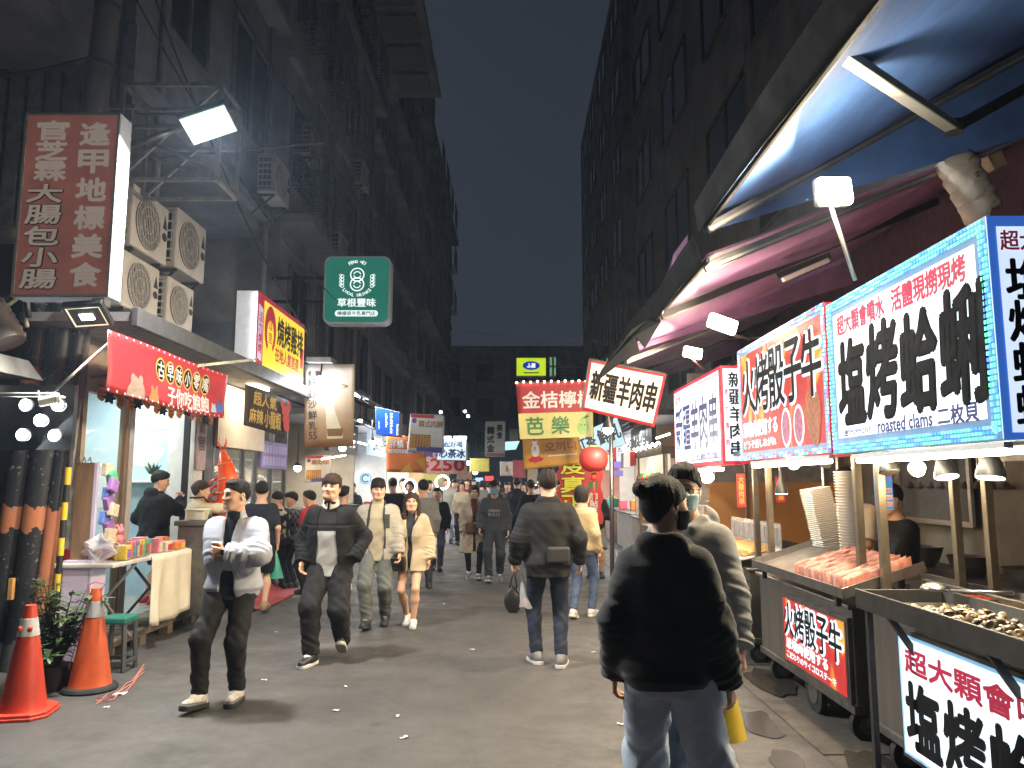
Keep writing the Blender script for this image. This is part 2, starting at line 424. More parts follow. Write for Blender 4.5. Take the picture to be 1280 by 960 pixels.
    def arm(s, P, i, r0, r1, r2, end=1.0, sleeve=True, wr=0.):
        a, b, c = s.sh[i], s.el[i], s.wr[i]; k = s.k; a = a-s.U*max(0, r0-.056)*k
        if end >= 1:
            c2 = b+(c-b)*(end-.0); d = smin(rc(P, a, b, r0*k, r1*k), rc(P, b, c2, r1*k, r2*k), .03)
            if wr: d = d+s.rings(P, b, c2, wr, 7)+s.rings(P, a, b, wr*.7, 5)
            u = unit(c-b); d = smax(d, (P-c2) @ u, .008)
        else:
            c2 = a+(b-a)*end; d = rc(P, a, c2, r0*k, r1*k); d = smax(d, (P-c2) @ unit(b-a), .006)
        return d
    def rings(s, P, a, b, amp, n):
        ab = b-a; t = (P-a) @ ab/(ab @ ab); q = P-a-t[:, None]*ab; ang = q[:, 0]*31+q[:, 1]*27+q[:, 2]*11; sd = s.seed
        w = .55*np.sin(t*n*4.1+ang*.9+sd+1.6*np.sin(t*7+ang*.5+sd))+.5*np.sin(t*n*2.3-ang*1.3+sd*1.7+2*np.sin(ang*.6+sd))+.3*np.sin(t*n*8.3+ang*1.6+sd*.7)
        return -amp*w*np.clip(1.2-np.abs(t-.85)*1.5, .1, 1)
    def wrinkle(s, P, amp, f=1.):
        q = P*f; sd = s.seed
        return amp*(.6*np.sin(q[:, 2]*26+6*np.sin(q[:, 0]*7+sd)+q[:, 1]*12)+.5*np.sin(q[:, 0]*34+5*np.sin(q[:, 2]*6+sd*2)+q[:, 1]*22)+.35*np.sin(q[:, 2]*55+q[:, 0]*38+4*np.sin(q[:, 1]*16+sd)))
    def head(s, P):
        h = s.hs; q = ((P-s.hc) @ s.HM)/h; x, y, z = q.T; ax = np.abs(x); Q = np.stack([ax, y, z], 1)
        d = ell(q, V3(0, -.012, .032), (.076, .096, .092))
        d = smin(d, ell(q, V3(0, .028, -.03), (.062, .064, .072)), .05)
        d = smin(d, rc(Q, V3(0, .068, -.088), V3(.02, .062, -.086), .019, .018), .04)      # chin
        d = smin(d, rc(Q, V3(.05, .0, -.055), V3(.028, .055, -.082), .02, .016), .035)      # jaw line
        d = smin(d, ell(Q, V3(.04, .06, -.02), (.022, .02, .018)), .03)                     # cheek bones
        d = smin(d, rc(Q, V3(0, .078, .026), V3(.03, .073, .028), .012, .011), .02)         # brow ridge
        d = smax(d, -ell(Q, V3(.031, .097, .006), (.018, .014, .011)), .02)                 # eye sockets
        d = smin(d, rc(Q, V3(0, .088, .014), V3(0, .106, -.022), .007, .0115), .014)        # nose
        d = smin(d, ell(Q, V3(.011, .096, -.026), (.0085, .009, .007)), .01)
        d = smin(d, ell(Q, V3(0, .0865, -.0505), (.021, .0095, .0048)), .008)                   # upper lip
        d = smin(d, ell(Q, V3(0, .0855, -.0595), (.017, .0095, .0052)), .007)                  # lower lip
        e = ell(Q, V3(.079, -.008, -.002), (.011, .021, .033)); e = smax(e, -ell(Q, V3(.088, -.002, .0), (.008, .011, .019)), .006); d = smin(d, e, .01)
        return d*h
    def neck(s, P):
        k = s.k; r = .052 if s.fem else .06
        d = rc(P, s.nb-s.U*.03*k, s.hc-s.U*.04*k-s.HM[:, 1]*.012, (r+.008)*k, r*k*.94)
        return d
    def hand_sdf(s, P, i):
        sp = s.sp; k = s.k*.96*(.93 if s.fem else 1); g = (-1, 1)[i]; hd = sp.get('hand', {}).get('LR'[i], {})
        f = unit(s.wr[i]-s.el[i]); d = unit(V3(*hd['dir'])) if 'dir' in hd else f
        pn = V3(*hd['palm']) if 'palm' in hd else V3(-g, .25, 0); pn = unit(pn-d*(pn @ d))
        th = np.cross(pn, d)*(-g); th = unit(th)
        if 'palm' not in hd and th[1] < 0: th = -th
        w = s.wr[i]; c1, c2, c3 = hd.get('curl', (22, 28, 20)); out = rc(P, w-d*.03, w+d*.01, .024*k, .024*k)
        for n_, (o, L, kl) in enumerate(((.030, .072, .088), (.010, .080, .092), (-.011, .074, .088), (-.030, .058, .080))):
            kn = w+d*kl*k+th*o*k
            out = smin(out, rc(P, w+th*o*.55*k, kn, .0125*k, .0108*k), .012)
            dirn = unit(d+th*o*1.6); p = kn
            for ang, fr, r in ((c1+n_*3, .45, .0092), (c2, .31, .0083), (c3, .24, .0074)):
                dirn = rotv(dirn, np.cross(dirn, pn), R(ang)); p2 = p+dirn*L*fr*k; out = smin(out, rc(P, p, p2, r*k, (r-.0008)*k), .004); p = p2
        tb = w+d*.022*k+th*.026*k; td = unit(th*.75+d*.75+pn*.35); p2 = tb+td*.045*k
        out = smin(out, rc(P, w+d*.01*k, p2, .016*k, .0115*k), .012); td = unit(rotv(td, np.cross(td, d), R(25))+pn*.25*hd.get('grip', .6))
        out = smin(out, rc(P, p2, p2+td*.034*k, .0108*k, .0085*k), .005); s.palm = getattr(s, 'palm', {}); s.palm[i] = (w+d*.085*k+pn*.035*k, d, pn, th)
        return out
    def legs(s, P, r0, r1, r2, i, end=None, wr=0., hem=.0):
        k = s.k; a, b, c = s.hip[i], s.kn[i], s.an[i]
        if end is not None:
            c2 = a+(b-a)*end; d = rc(P, a, c2, r0*k, r1*k); return smax(d, (P-c2) @ unit(b-a), .008)
        c2 = c+(c-b)/np.linalg.norm(c-b)*hem*k
        d = smin(rc(P, a, b, r0*k, r1*k), rc(P, b, c2, r1*k, r2*k), .03)
        if wr: d = d+s.rings(P, b, c2, wr, 5)+s.rings(P, a, b, wr*.8, 4)
        return smax(d, (P-c2) @ unit(c2-b), .006)
    def bounds(s, pts, m): pts = np.array(pts); return pts.min(0)-m, pts.max(0)+m

def person(label, loc, face, sp, group=None, vox=.009):
    """body (skin) + hair, top, inner, trousers, shoes ... as its children"""
    s = Person(sp); k = s.k; tone = sp.get('skin', 'light'); near = vox < .008
    # ---- body
    def core(P):
        d, *_ = s.loft(P, -.012 if sp.get('bare') else -.035)
        for i in (0, 1):
            d = smin(d, s.arm(P, i, .05, .038, .026), .03); lw = 1. if sp.get('bare') else .74; d = smin(d, smin(rc(P, s.hip[i], s.kn[i], .082*k*lw, .05*k*lw), rc(P, s.kn[i]-V3(0, .0, .02*k), s.kn[i]+(s.an[i]-s.kn[i])*.35-V3(0, .012*k, 0), .048*k*lw, .053*k*lw), .03), .03)
            d = smin(d, rc(P, s.kn[i]+(s.an[i]-s.kn[i])*.35-V3(0, .012*k, 0), s.an[i], .053*k*lw, .033*k), .03)
        return smin(d, s.neck(P), .03)
    allp = [s.pv, s.nb, s.hc, *s.sh, *s.el, *s.wr, *s.kn, *s.an, *s.hip]
    lo, hi = s.bounds(allp, .16); lo[2] = max(lo[2], -.02)
    parts = []
    bare = sp.get('bare', False)
    hv = .0045 if near else (.0065 if vox < .011 else .011)
    cut = s.nb[2]-.05*k
    v, q = surfnet(lambda P: core(P) if True else 0, lo, hi, .011 if bare else .022); parts.append((v, q, 0))
    def hd(P): return smin(smin(s.head(P), s.neck(P), .02), s.loft(P, -.006)[0], .03)
    r = .15*s.hs
    lo2, hi2 = s.hc-r, s.hc+r; lo2[2] = min(lo2[2], s.nb[2]-.065)
    v, q = surfnet(lambda P: smax(hd(P), (s.nb[2]-.06)-P[:, 2], .01), lo2, hi2, hv)
    h = s.hs
    def fm(c):
        l = (c-s.hc) @ s.HM/h; ax = np.abs(l[:, 0])
        return np.where(((l[:, 0]/.021)**2+((l[:, 2]+.055)/.0082)**2 < 1) & (l[:, 1] > .06), 1, 0)
    parts.append((v, q, None))
    if vox < .012 and not sp.get('noface'):
        for g in (-1, 1):
            M = s.HM
            c = s.hc+M @ V3(g*.031, .079, .006)*h; gz = sp.get('gaze', 0.)
            v, q = ballnp(c, V3(.0145, .0085, .0062)*h, M); parts.append((v, q, 2))
            c = s.hc+M @ V3(g*.031+gz*.005, .0845, .0065)*h; v, q = ballnp(c, V3(.0060, .0045, .0058)*h, M); parts.append((v, q, 3))
            for a in range(4):      # upper lid line and brow
                x = g*(.019+a*.008); c = s.hc+M @ V3(x, .0870-a*.0022, .0122-.0012*(a-1.4)**2)*h; v, q = ballnp(c, V3(.0058, .003, .0019)*h, M, 8, 5); parts.append((v, q, 4))
                x = g*(.015+a*.0095); c = s.hc+M @ V3(x, .11, .0305+.0022*(1 if a in (1, 2) else 0)-.002*(a == 3))*h
                for _ in range(8): c = c-M[:, 1]*max(float(s.head(c[None])[0])-.0003, 0)*.9
                v, q = ballnp(c, V3(.0078, .0035, .0036 if not s.fem else .0026)*h, M, 8, 5); parts.append((v, q, 4))
    for i in (0, 1):
        if not sp.get('pocket', {}).get('LR'[i]):
            w = s.wr[i]; v, q = surfnet(lambda P: s.hand_sdf(P, i), w-.2*k, w+.2*k, .0042 if near else (.0055 if vox < .012 else .011)); parts.append((v, q, 0))
    body = mesh_np('person', parts, skin_mats(tone), None, fm)
    body.location = (loc[0], loc[1], loc[2] if len(loc) > 2 else 0); body.rotation_euler = (0, 0, R(face)); ORG[body.name] = Vector((0, 0, 0))
    tag(body, label, 'person', group)
    # ---- hair
    hr = sp.get('hair', dict(style='short', col=(.012, .010, .009)))
    if hr:
        st = hr['style']; hm = hair_mat('hair_%s' % hr.get('n', 'black'), hr['col'])
        def hf(P):
            q = ((P-s.hc) @ s.HM)/h; x, y, z = q.T; ax = np.abs(x); Q = np.stack([ax, y, z], 1)
            vol = hr.get('vol', .013)
            d = ell(q, V3(0, -.014, .036), (.077+vol, .097+vol, .092+vol))
            if st == 'crop': cl = .066-(.09-y)*.62
            elif st == 'bangs': cl = np.where(y > .02, .034+.012*np.sin(x*60), .034-(.05-y)*.85)
            elif st == 'bob': cl = np.where(y > .035, np.where(ax > .05, -.05, .05+.3*ax), -.07)
            elif st == 'long': cl = np.where(y > .03, np.where(ax > .052, -.12, .062-.4*ax), -.20)
            elif st == 'bun': cl = .055-(.09-y)*.66
            else: cl = np.where(y > .05, .058, .058-(.05-y)*.78)
            d = smax(d, cl-z, .012)
            if st == 'crop': d = smin(d, ell(q, V3(0, .03, .10), (.062, .055, .03)), .02)
            elif st in ('short', 'part'): d = smin(d, ell(q, V3(.012, .04, .098), (.066, .058, .034)), .025)
            elif st == 'bangs': d = smin(d, ell(q, V3(0, .062, .066), (.066, .038, .036)), .025); d = smin(d, ell(q, V3(0, -.03, .10), (.075, .07, .045)), .03)
            elif st == 'bob': d = smin(d, smax(ell(Q, V3(.062, -.015, -.02), (.032, .065, .085)), -.1-z, .02), .03); d = smin(d, ell(q, V3(0, -.06, -.02), (.075, .045, .085)), .03)
            elif st == 'long':
                d = smin(d, rc(Q, V3(.072, .0, .02), V3(.088, .03, -.19), .026, .030), .04); d = smin(d, rc(Q, V3(.07, -.05, 0), V3(.085, -.03, -.24), .04, .034), .04); d = smin(d, ell(q, V3(0, -.085, -.12), (.085, .042, .16)), .04)
            elif st == 'bun':
                d = smin(d, ell(q, V3(0, -.06, -.015), (.062, .045, .06)), .03); b = V3(*hr.get('bun', (0, -.115, .082))); d = smin(d, ell(q, b, (.042, .036, .038)), .016)
            if hr.get('tail'): d = smin(d, rc(q, V3(0, -.11, .03), V3(0, -.13, -.16), .032, .016), .03)
            t = np.arctan2(y+.02, x); amp = hr.get('mess', .003)*.62
            d = d+amp*np.sin(t*23+z*30+3*np.sin(z*22+t*5))+amp*.6*np.sin(t*51+x*40+y*60)
            if st in ('crop', 'short', 'part', 'bangs'): d = d+amp*1.2*np.sin(x*160+y*70+4*np.sin(y*40))*np.clip(z*12, 0, 1)
            return d*h
        lo2, hi2 = s.hc-.17*h, s.hc+.2*h
        if st == 'long' or hr.get('tail'): lo2[2] -= .18
        v, q = surfnet(hf, lo2, hi2, .005 if near else (.007 if vox < .012 else .012)); mesh_np('hair', [(v, q, 0)], [hm], body)
    if sp.get('cap'):
        def cf(P):
            q = ((P-s.hc) @ s.HM)/h; d = smax(ell(q, V3(0, -.012, .036), (.092, .112, .108)), .045-q[:, 2], .008)
            b = smax(ell(q, V3(0, .10, .045), (.068, .075, .01)), .03-q[:, 1], .01); return smin(d, b, .01)*h
        v, q = surfnet(cf, s.hc-.2*h, s.hc+.22*h, .007); mesh_np('cap', [(v, q, 0)], [sp['cap']], body)
    if sp.get('mask'):
        def mf(P):
            q = ((P-s.hc) @ s.HM)/h; x, y, z = q.T; d = s.head(P)/h-.0055; d = smin(d, ell(q, V3(0, .072, -.035), (.052, .042, .05)), .02)
            top = np.where(np.abs(x) < .03, -.002, -.012); d = smax(d, z-top, .004); d = smax(d, -.098-z, .006); d = smax(d, .018-y, .006); return d*h
        v, q = surfnet(mf, s.hc-.16*h, s.hc+.16*h, .0045 if near else .007)
        mk = mesh_np('face_mask', [(v, q, 0)], [sp['mask']], body)
        mb = MB()
        for g in (-1, 1):
            for zz, z2 in ((-.012, .004), (-.075, -.03)): mb.tube([s.hc+s.HM @ V3(g*a*h, b*h, c*h) for a, b, c in ((.068, .022, zz), (.079, .008, (zz+z2)/2), (.087, -.008, z2))], .0016, 5)
        mb.build('ear_loop', sp['mask'], mk)
    if sp.get('glasses'):
        mb = MB()
        for g in (-1, 1):
            mb.tube([s.hc+s.HM @ V3((g*.033+.023*math.cos(t))*h, (.098-.1*abs(g*.033+.023*math.cos(t)-0)*.2)*h, (.004+.019*math.sin(t))*h) for t in [2*math.pi*j/14 for j in range(15)]], .0016, 5)
            mb.tube([s.hc+s.HM @ V3(g*a*h, b*h, .012*h) for a, b in ((.056, .094), (.078, .06), (.084, -.005))], .0017, 5)
        mb.tube([s.hc+s.HM @ V3(x*h, .1*h, .008*h) for x in (-.011, 0, .011)], .0016, 5); mb.build('glasses', mat('glasses_frame', (.02, .02, .02), .3, var=0), body)
    # ---- garments on the upper body
    for gi, g in enumerate(sp.get('tops', [])):
        ea = g.get('ease', .02); r = g.get('sl', (.060, .057, .045)); am = g.get('fold', .003); hem = g.get('hem', -.1); end = g.get('end', 1.); op = g.get('open'); ringamp = g.get('ring', am*1.3)
        def gf(P):
            d, x, y, z = s.loft(P, ea, hem, g.get('hi', .50), g.get('flare', 0), g.get('pw', 2.3), g.get('box'), g.get('gather', 0))
            d = d+s.wrinkle(P, am, g.get('ff', 1.))*np.clip(1.25-z/(.5*k), .2, 1)
            if op is not None:
                w = np.interp(z, [hem*k, op[2]*k, .5*k], [op[0]*k, op[1]*k, op[3]*k])+.006*np.sin(z*17+s.seed); c0 = op[4]*k if len(op) > 4 else 0
                d = smax(d, -np.maximum(np.abs(x-c0)-w, .02-y), .01)
            if end > 0:
                for i in (0, 1):
                    a = s.arm(P, i, *r, end=end, wr=ringamp if end >= 1 else 0)
                    if g.get('cuff') and end >= 1:
                        c = s.wr[i]; u = unit(c-s.el[i]); a = smin(a, smax(rc(P, c-u*.05*k, c, (r[2]-.006)*k, (r[2]-.010)*k), (P-c-u*.006) @ u, .004), .01)
                    d = smin(d, a, .06)
                    if g.get('cape'): d = smin(d, rc(P, s.sh[i], s.el[i]*.6+s.pv*.4, .07*k, .10*k), .05)
            if g.get('collar'):
                ch, cr = g['collar']; c0 = s.nb-s.U*.03*k; c1 = s.nb+s.U*(ch)*k+s.F2*.012*k
                e = rc(P, c0, c1, (cr+.012)*k, cr*k); e = smax(e, (P-c1) @ unit(c1-c0-s.F2*.03*k), .008)
                e = smax(e, -rc(P, c0, c1+s.U*.06*k, .057*k, .057*k*1.08), .006)
                if op is not None: q = P-s.nb; e = smax(e, -np.maximum(np.abs(q @ s.R2)-op[3]*k*1.0, -(q @ s.F2)), .008)
                d = smin(d, e, .018)
            if g.get('hood'):
                hs_ = g['hood']; M = np.stack([s.R2, s.F2, s.U], 1)
                e = ell(P, s.nb-s.F2*.085*k*hs_-s.U*.012*k, V3(.135, .062, .088)*k*hs_, M); e = smin(e, rc(P, s.nb-s.R2*.085*k-s.U*.01, s.nb-s.R2*.06*k+s.F2*.07*k-s.U*.045*k, .035*k*hs_, .025*k), .03)
                e = smin(e, rc(P, s.nb+s.R2*.085*k-s.U*.01, s.nb+s.R2*.06*k+s.F2*.07*k-s.U*.045*k, .035*k*hs_, .025*k), .03)
                e = smax(e, -ell(P, s.nb-s.F2*.03*k+s.U*.07*k, V3(.085, .075, .085)*k, M), .02); d = smin(d, e, .02)
            return d
        lo, hi = s.bounds([s.pv+s.U*hem*k, s.nb, *s.sh, *s.el, *(s.wr if end >= 1 else [])], .16+ea); lo[2] = min(lo[2], (s.pv[2]+hem*k)-.03)
        if g.get('hood'): hi[2] += .05; lo -= V3(.02, .06, 0)
        v, q = surfnet(gf, lo, hi, g.get('vox', vox)); mf = g.get('mf')
        ob = mesh_np(g.get('name', 'jacket'), [(v, q, None if mf else 0)], g['mats'], body, (lambda c: mf(s, c)) if mf else None)
        g['fn'] = gf
        if g.get('text'):
            for body_, w_, z_, mt in g['text']:
                gv, gfc = glyphs(body_); xs = [a for a, b in gv]; ys = [b for a, b in gv]; sc = w_/(max(xs)-min(xs)); cx, cz = (max(xs)+min(xs))/2, (max(ys)+min(ys))/2
                P = np.array([s.pv-s.R2*((a-cx)*sc)+s.U*(z_*k+(b-cz)*sc)+s.F2*.30 for a, b in gv])
                for it in range(14): P = P-s.F2*np.maximum(gf(P)-.003, 0)[:, None]*.8
                mb = MB(); mb.add([tuple(p) for p in P], gfc); mb.build('lettering', mt, ob)
    # ---- trousers, skirt, shoes
    b = sp.get('bottom')
    if b:
        rr = b.get('r', (.100, .075, .058)); am = b.get('fold', .004)
        def bf(P):
            d, x, y, z = s.loft(P, b.get('ease', .004), -.10, b.get('rise', .07), 0, 2.3)
            for i in (0, 1): d = smin(d, s.legs(P, *rr, i, b.get('end'), am, b.get('hem', -.01)), .035)
            if b.get('skirt') is not None:
                e, *_ = s.loft(P, .02, b['skirt'], .07, .05); d = smin(d, e, .03)
            return d+s.wrinkle(P, am*.5)
        lo, hi = s.bounds([s.pv, *s.hip, *s.kn, *([] if b.get('end') else s.an)], .17); hi[2] = s.pv[2]+.1
        lo[2] = max(lo[2], 0.0)
        v, q = surfnet(bf, lo, hi, vox); mf = b.get('mf')
        mesh_np(b.get('name', 'trousers'), [(v, q, None if mf else 0)], b['mats'], body, (lambda c: mf(s, c)) if mf else None)
    sh = sp.get('shoes')
    if sh:
        for i in (0, 1):
            x, y, z, yaw, pit = s.ft[i]; yw = R(yaw)*(-1, 1)[i]; td = V3(math.sin(yw), math.cos(yw), 0); upv = V3(0, 0, 1); sd = np.cross(td, upv); pr = R(pit)
            td2 = td*math.cos(pr)+upv*math.sin(pr); up2 = np.cross(sd, td2); A = s.an[i]; L = (.96 if s.fem else 1.05)*k
            def sf(P):
                q = P-A; a = q @ sd; bq = q @ td2; c = q @ up2+.088*k; Q = np.stack([a, bq, c], 1)/L
                st = sh.get('sole', .03); n_ = sh.get('chunk', 1.)
                d = rc(Q, V3(0, -.045, .05), V3(0, .02, .06), .042, .044); d = smin(d, rc(Q, V3(0, .02, .055), V3(.0, .145, .036), .045, .034), .04)
                d = smin(d, ell(Q, V3(0, -.005, .085), (.045, .055, .04)), .03)
                d = smax(d, Q[:, 2]-.118, .01)
                so = np.maximum(np.maximum(np.abs(Q[:, 2]-st/2)-st/2, smin(rc(Q*V3(1, 1, 0), V3(0, -.05, 0), V3(0, .13, 0), .043*n_, .047*n_), np.full(len(Q), 9.), .01)), -9)
                d = smax(d, .004-Q[:, 2], .006); d = smin(d, so, .006)
                d = smin(d, ell(Q, V3(0, .05, .088), (.022, .05, .013)), .01)
                return d*L
            v, q = surfnet(sf, A-.25*k, A+.25*k, .006 if near else (.008 if vox < .012 else .014))
            st = sh.get('sole', .03)*L
            def smf(c):
                qq = c-A; zc = qq @ up2+.088*k; yc = qq @ td2; o = np.where(zc < st+.001, 1, 0)
                if len(sh['mats']) > 2: o = np.where((zc > st) & ((np.abs(yc-.06*L) < .045*L) & (zc > .085*L)), 2, o)
                if len(sh['mats']) > 3: o = np.where((zc > st) & (zc < st+.016) & (yc > -.03), 3, o)
                return o
            mesh_np('shoe', [(v, q, None)], sh['mats'], body, smf)
    body['_s'] = 0; del body['_s']
    return body, s
def at_world(body, p):
    c, n_ = math.cos(body.rotation_euler.z), math.sin(body.rotation_euler.z); return Vector((body.location.x+p[0]*c-p[1]*n_, body.location.y+p[0]*n_+p[1]*c, body.location.z+p[2]))
# ------------------------------------------------------------------ materials of the place
asph = None
def asphalt():
    m = bpy.data.materials.new('asphalt'); m.use_nodes = True; n, l = m.node_tree.nodes, m.node_tree.links; b = n['Principled BSDF']
    co = n.new('ShaderNodeTexCoord')
    def noise(sc, det, ro=.6):
        t = n.new('ShaderNodeTexNoise'); t.inputs['Scale'].default_value = sc; t.inputs['Detail'].default_value = det; t.inputs['Roughness'].default_value = ro; l.new(co.outputs['Object'], t.inputs[0]); return t
    big, mid, fine = noise(.35, 5), noise(2.2, 6, .7), noise(140, 2)
    def ramp(src, stops):
        c = n.new('ShaderNodeValToRGB'); e = c.color_ramp.elements
        while len(e) < len(stops): e.new(.5)
        for k, (p, v) in enumerate(stops): e[k].position = p; e[k].color = (*v, 1)
        l.new(src, c.inputs[0]); return c
    a = ramp(big.outputs[0], [(.3, (.053, .050, .048)), (.55, (.072, .068, .065)), (.75, (.088, .083, .079))])
    c2 = ramp(mid.outputs[0], [(.3, (.72, .72, .72)), (.5, (1, 1, 1)), (.72, (1.25, 1.23, 1.2))]); c3 = ramp(fine.outputs[0], [(.3, (.6, .6, .6)), (.6, (1.1, 1.1, 1.1)), (.78, (1.9, 1.9, 1.85))])
    def mul(x, y):
        k = n.new('ShaderNodeMix'); k.data_type = 'RGBA'; k.blend_type = 'MULTIPLY'; k.inputs[0].default_value = 1; l.new(x, k.inputs[6]); l.new(y, k.inputs[7]); return k.outputs[2]
    # cracks and worn oil spots
    vo = n.new('ShaderNodeTexVoronoi'); vo.inputs['Scale'].default_value = 1.7; l.new(co.outputs['Object'], vo.inputs[0]); sp = ramp(vo.outputs['Distance'], [(.02, (.55, .55, .55)), (.10, (1, 1, 1))])
    vc = n.new('ShaderNodeTexVoronoi'); vc.feature = 'DISTANCE_TO_EDGE'; vc.inputs['Scale'].default_value = .55; wd = noise(1.3, 5); wm = n.new('ShaderNodeMixRGB'); wm.blend_type = 'ADD'; wm.inputs[0].default_value = .55; l.new(co.outputs['Object'], wm.inputs[1]); l.new(wd.outputs[1], wm.inputs[2]); l.new(wm.outputs[0], vc.inputs[0]); ck = ramp(vc.outputs['Distance'], [(.002, (.80, .80, .80)), (.007, (1, 1, 1))])
    l.new(mul(mul(mul(mul(a.outputs[0], c2.outputs[0]), c3.outputs[0]), sp.outputs[0]), ck.outputs[0]), b.inputs['Base Color'])
    rr = ramp(mid.outputs[0], [(.35, (.82, .82, .82)), (.65, (.50, .50, .50))]); l.new(rr.outputs[0], b.inputs['Roughness']); b.inputs['Specular IOR Level'].default_value = .4
    bp = n.new('ShaderNodeBump'); bp.inputs['Strength'].default_value = .35; bp.inputs['Distance'].default_value = .006; l.new(fine.outputs[0], bp.inputs['Height']); l.new(bp.outputs[0], b.inputs['Normal'])
    return m
asph = asphalt()
steel = mat('brushed_steel', (.30, .29, .275), .36, 1., var=.25, scale=5, bump=.12, bscale=90, stretch=(1, 1, .08))
steel_dull = mat('dull_steel', (.15, .145, .138), .5, .85, var=.35, scale=6, bump=.1, bscale=50)
dark_steel = mat('dark_steel', (.045, .043, .042), .45, .5, var=.3)
black_m = mat('black_metal', (.012, .012, .013), .5, .2, var=.3)
white_p = mat('white_paint', (.62, .62, .60), .5, var=.1)
grey_p = mat('grey_paint', (.20, .20, .21), .55, var=.2)
rubber = mat('rubber', (.014, .014, .014), .8, var=.2)
red_pl = mat('red_plastic', (.55, .055, .03), .38, var=.12, scale=7, bump=.03)
orange_pl = mat('orange_plastic', (.58, .10, .03), .42, var=.18, scale=6)
wood = mat('wood', (.22, .13, .07), .65, var=.35, scale=9, stretch=(1, 1, .1), bump=.2)
wood_deck = mat('deck_wood', (.20, .16, .115), .75, var=.4, scale=5, stretch=(.3, 4, 1), bump=.3)
cream_cl = mat('cream_cloth', (.58, .52, .40), .85, var=.06, bump=.3, bscale=160)
conc = mat('dark_concrete', (.21, .22, .24), .85, var=.3, scale=1.2, bump=.3, bscale=8)
conc2 = mat('grey_concrete', (.26, .27, .29), .85, var=.4, scale=.9, bump=.3, bscale=7)
tile_w = mat('pale_tile_wall', (.30, .295, .29), .5, var=.35, scale=.8)
glass_dk = mat('dark_glass', (.012, .014, .018), .08, var=.1)
glass = mat('clear_glass', (.8, .9, .88), .03, var=0, alpha=.10)
led_w = mat('led_white', (1, 1, 1), .3, var=0, emit=14, ecol=(.93, .97, 1))
led_far = mat('led_white_far', (1, 1, 1), .3, var=0, emit=9, ecol=(1, .95, .86))
bulb_w = mat('bulb_warm', (1, .9, .7), .3, var=0, emit=26, ecol=(1, .80, .46))
bulb_far = mat('bulb_warm_small', (1, .9, .7), .3, var=0, emit=16, ecol=(1, .84, .58), sample=False)
bulb_cool = mat('bulb_cool_small', (1, 1, 1), .3, var=0, emit=18, ecol=(.86, .92, 1), sample=False)
def area(parent, loc, target, w, h, power, col, name='lamp_light'):
    L = bpy.data.lights.new(name, 'AREA'); L.shape = 'RECTANGLE'; L.size = w; L.size_y = h; L.energy = power; L.color = col
    o = bpy.data.objects.new(name, L); C.objects.link(o); off = ORG.get(parent.name, Vector()) if parent else Vector()
    o.location = Vector(loc)-off; d = Vector(target)-Vector(loc); o.rotation_euler = d.to_track_quat('-Z', 'Y').to_euler()
    if parent: o.parent = parent
    o['kind'] = 'helper'; return o
def point(parent, loc, power, col, r=.05, name='lamp_light'):
    L = bpy.data.lights.new(name, 'POINT'); L.energy = power; L.color = col; L.shadow_soft_size = r
    o = bpy.data.objects.new(name, L); C.objects.link(o); off = ORG.get(parent.name, Vector()) if parent else Vector()
    o.location = Vector(loc)-off
    if parent: o.parent = parent
    o['kind'] = 'helper'; return o
WARM, COOL, NEUT = (1, .74, .40), (.86, .95, 1), (1, .93, .82)

# ------------------------------------------------------------------ ground
m = MB(); m.quad((-60, -30, 0), (60, -30, 0), (60, 140, 0), (-60, 140, 0)); o = m.build('road', asph); struct(o)
gut = mat('gutter_concrete', (.065, .058, .05), .7, var=.5, scale=3.5, bump=.5, bscale=30)
m = MB()      # concrete gutter strip under the carts, a little below kerb height, broken into slabs
y = -2.
while y < 30:
    L = random.uniform(1.0, 1.5); m.bb((1.86, y, -.05), (2.34, y+L-.012, .008+random.uniform(0, .006))); y += L
o = m.build('gutter_paving', gut, bevel=.006); struct(o)
wet = mat('puddle_water', (.045, .04, .035), .22, var=.1, spec=.6)
def blob(cx, cy_, rx, ry, seed, n=40):
    rr = random.Random(seed); ph = [rr.uniform(0, 6.28) for _ in range(5)]
    return [(cx+rx*math.cos(a)*(1+.25*math.sin(2*a+ph[0])+.10*math.sin(3*a+ph[1])+.05*math.sin(7*a+ph[2])), cy_+ry*math.sin(a)*(1+.2*math.sin(2*a+ph[3])+.08*math.sin(5*a+ph[4]))) for a in [2*math.pi*k/n for k in range(n)]]
for k, (cx, cy_, rx, ry, z) in enumerate(((1.68, 5.45, .13, .35, .006), (2.06, 4.55, .12, .4, .020), (1.60, 4.7, .10, .25, .006), (1.72, 4.2, .08, .2, .006), (2.1, 6.5, .14, .5, .020), (2.0, 8.4, .15, .8, .020))):
    m = MB(); m.add([(a, b, z) for a, b in blob(cx, cy_, rx, ry, k)], [tuple(range(40))]); o = m.build('puddle', wet); struct(o)
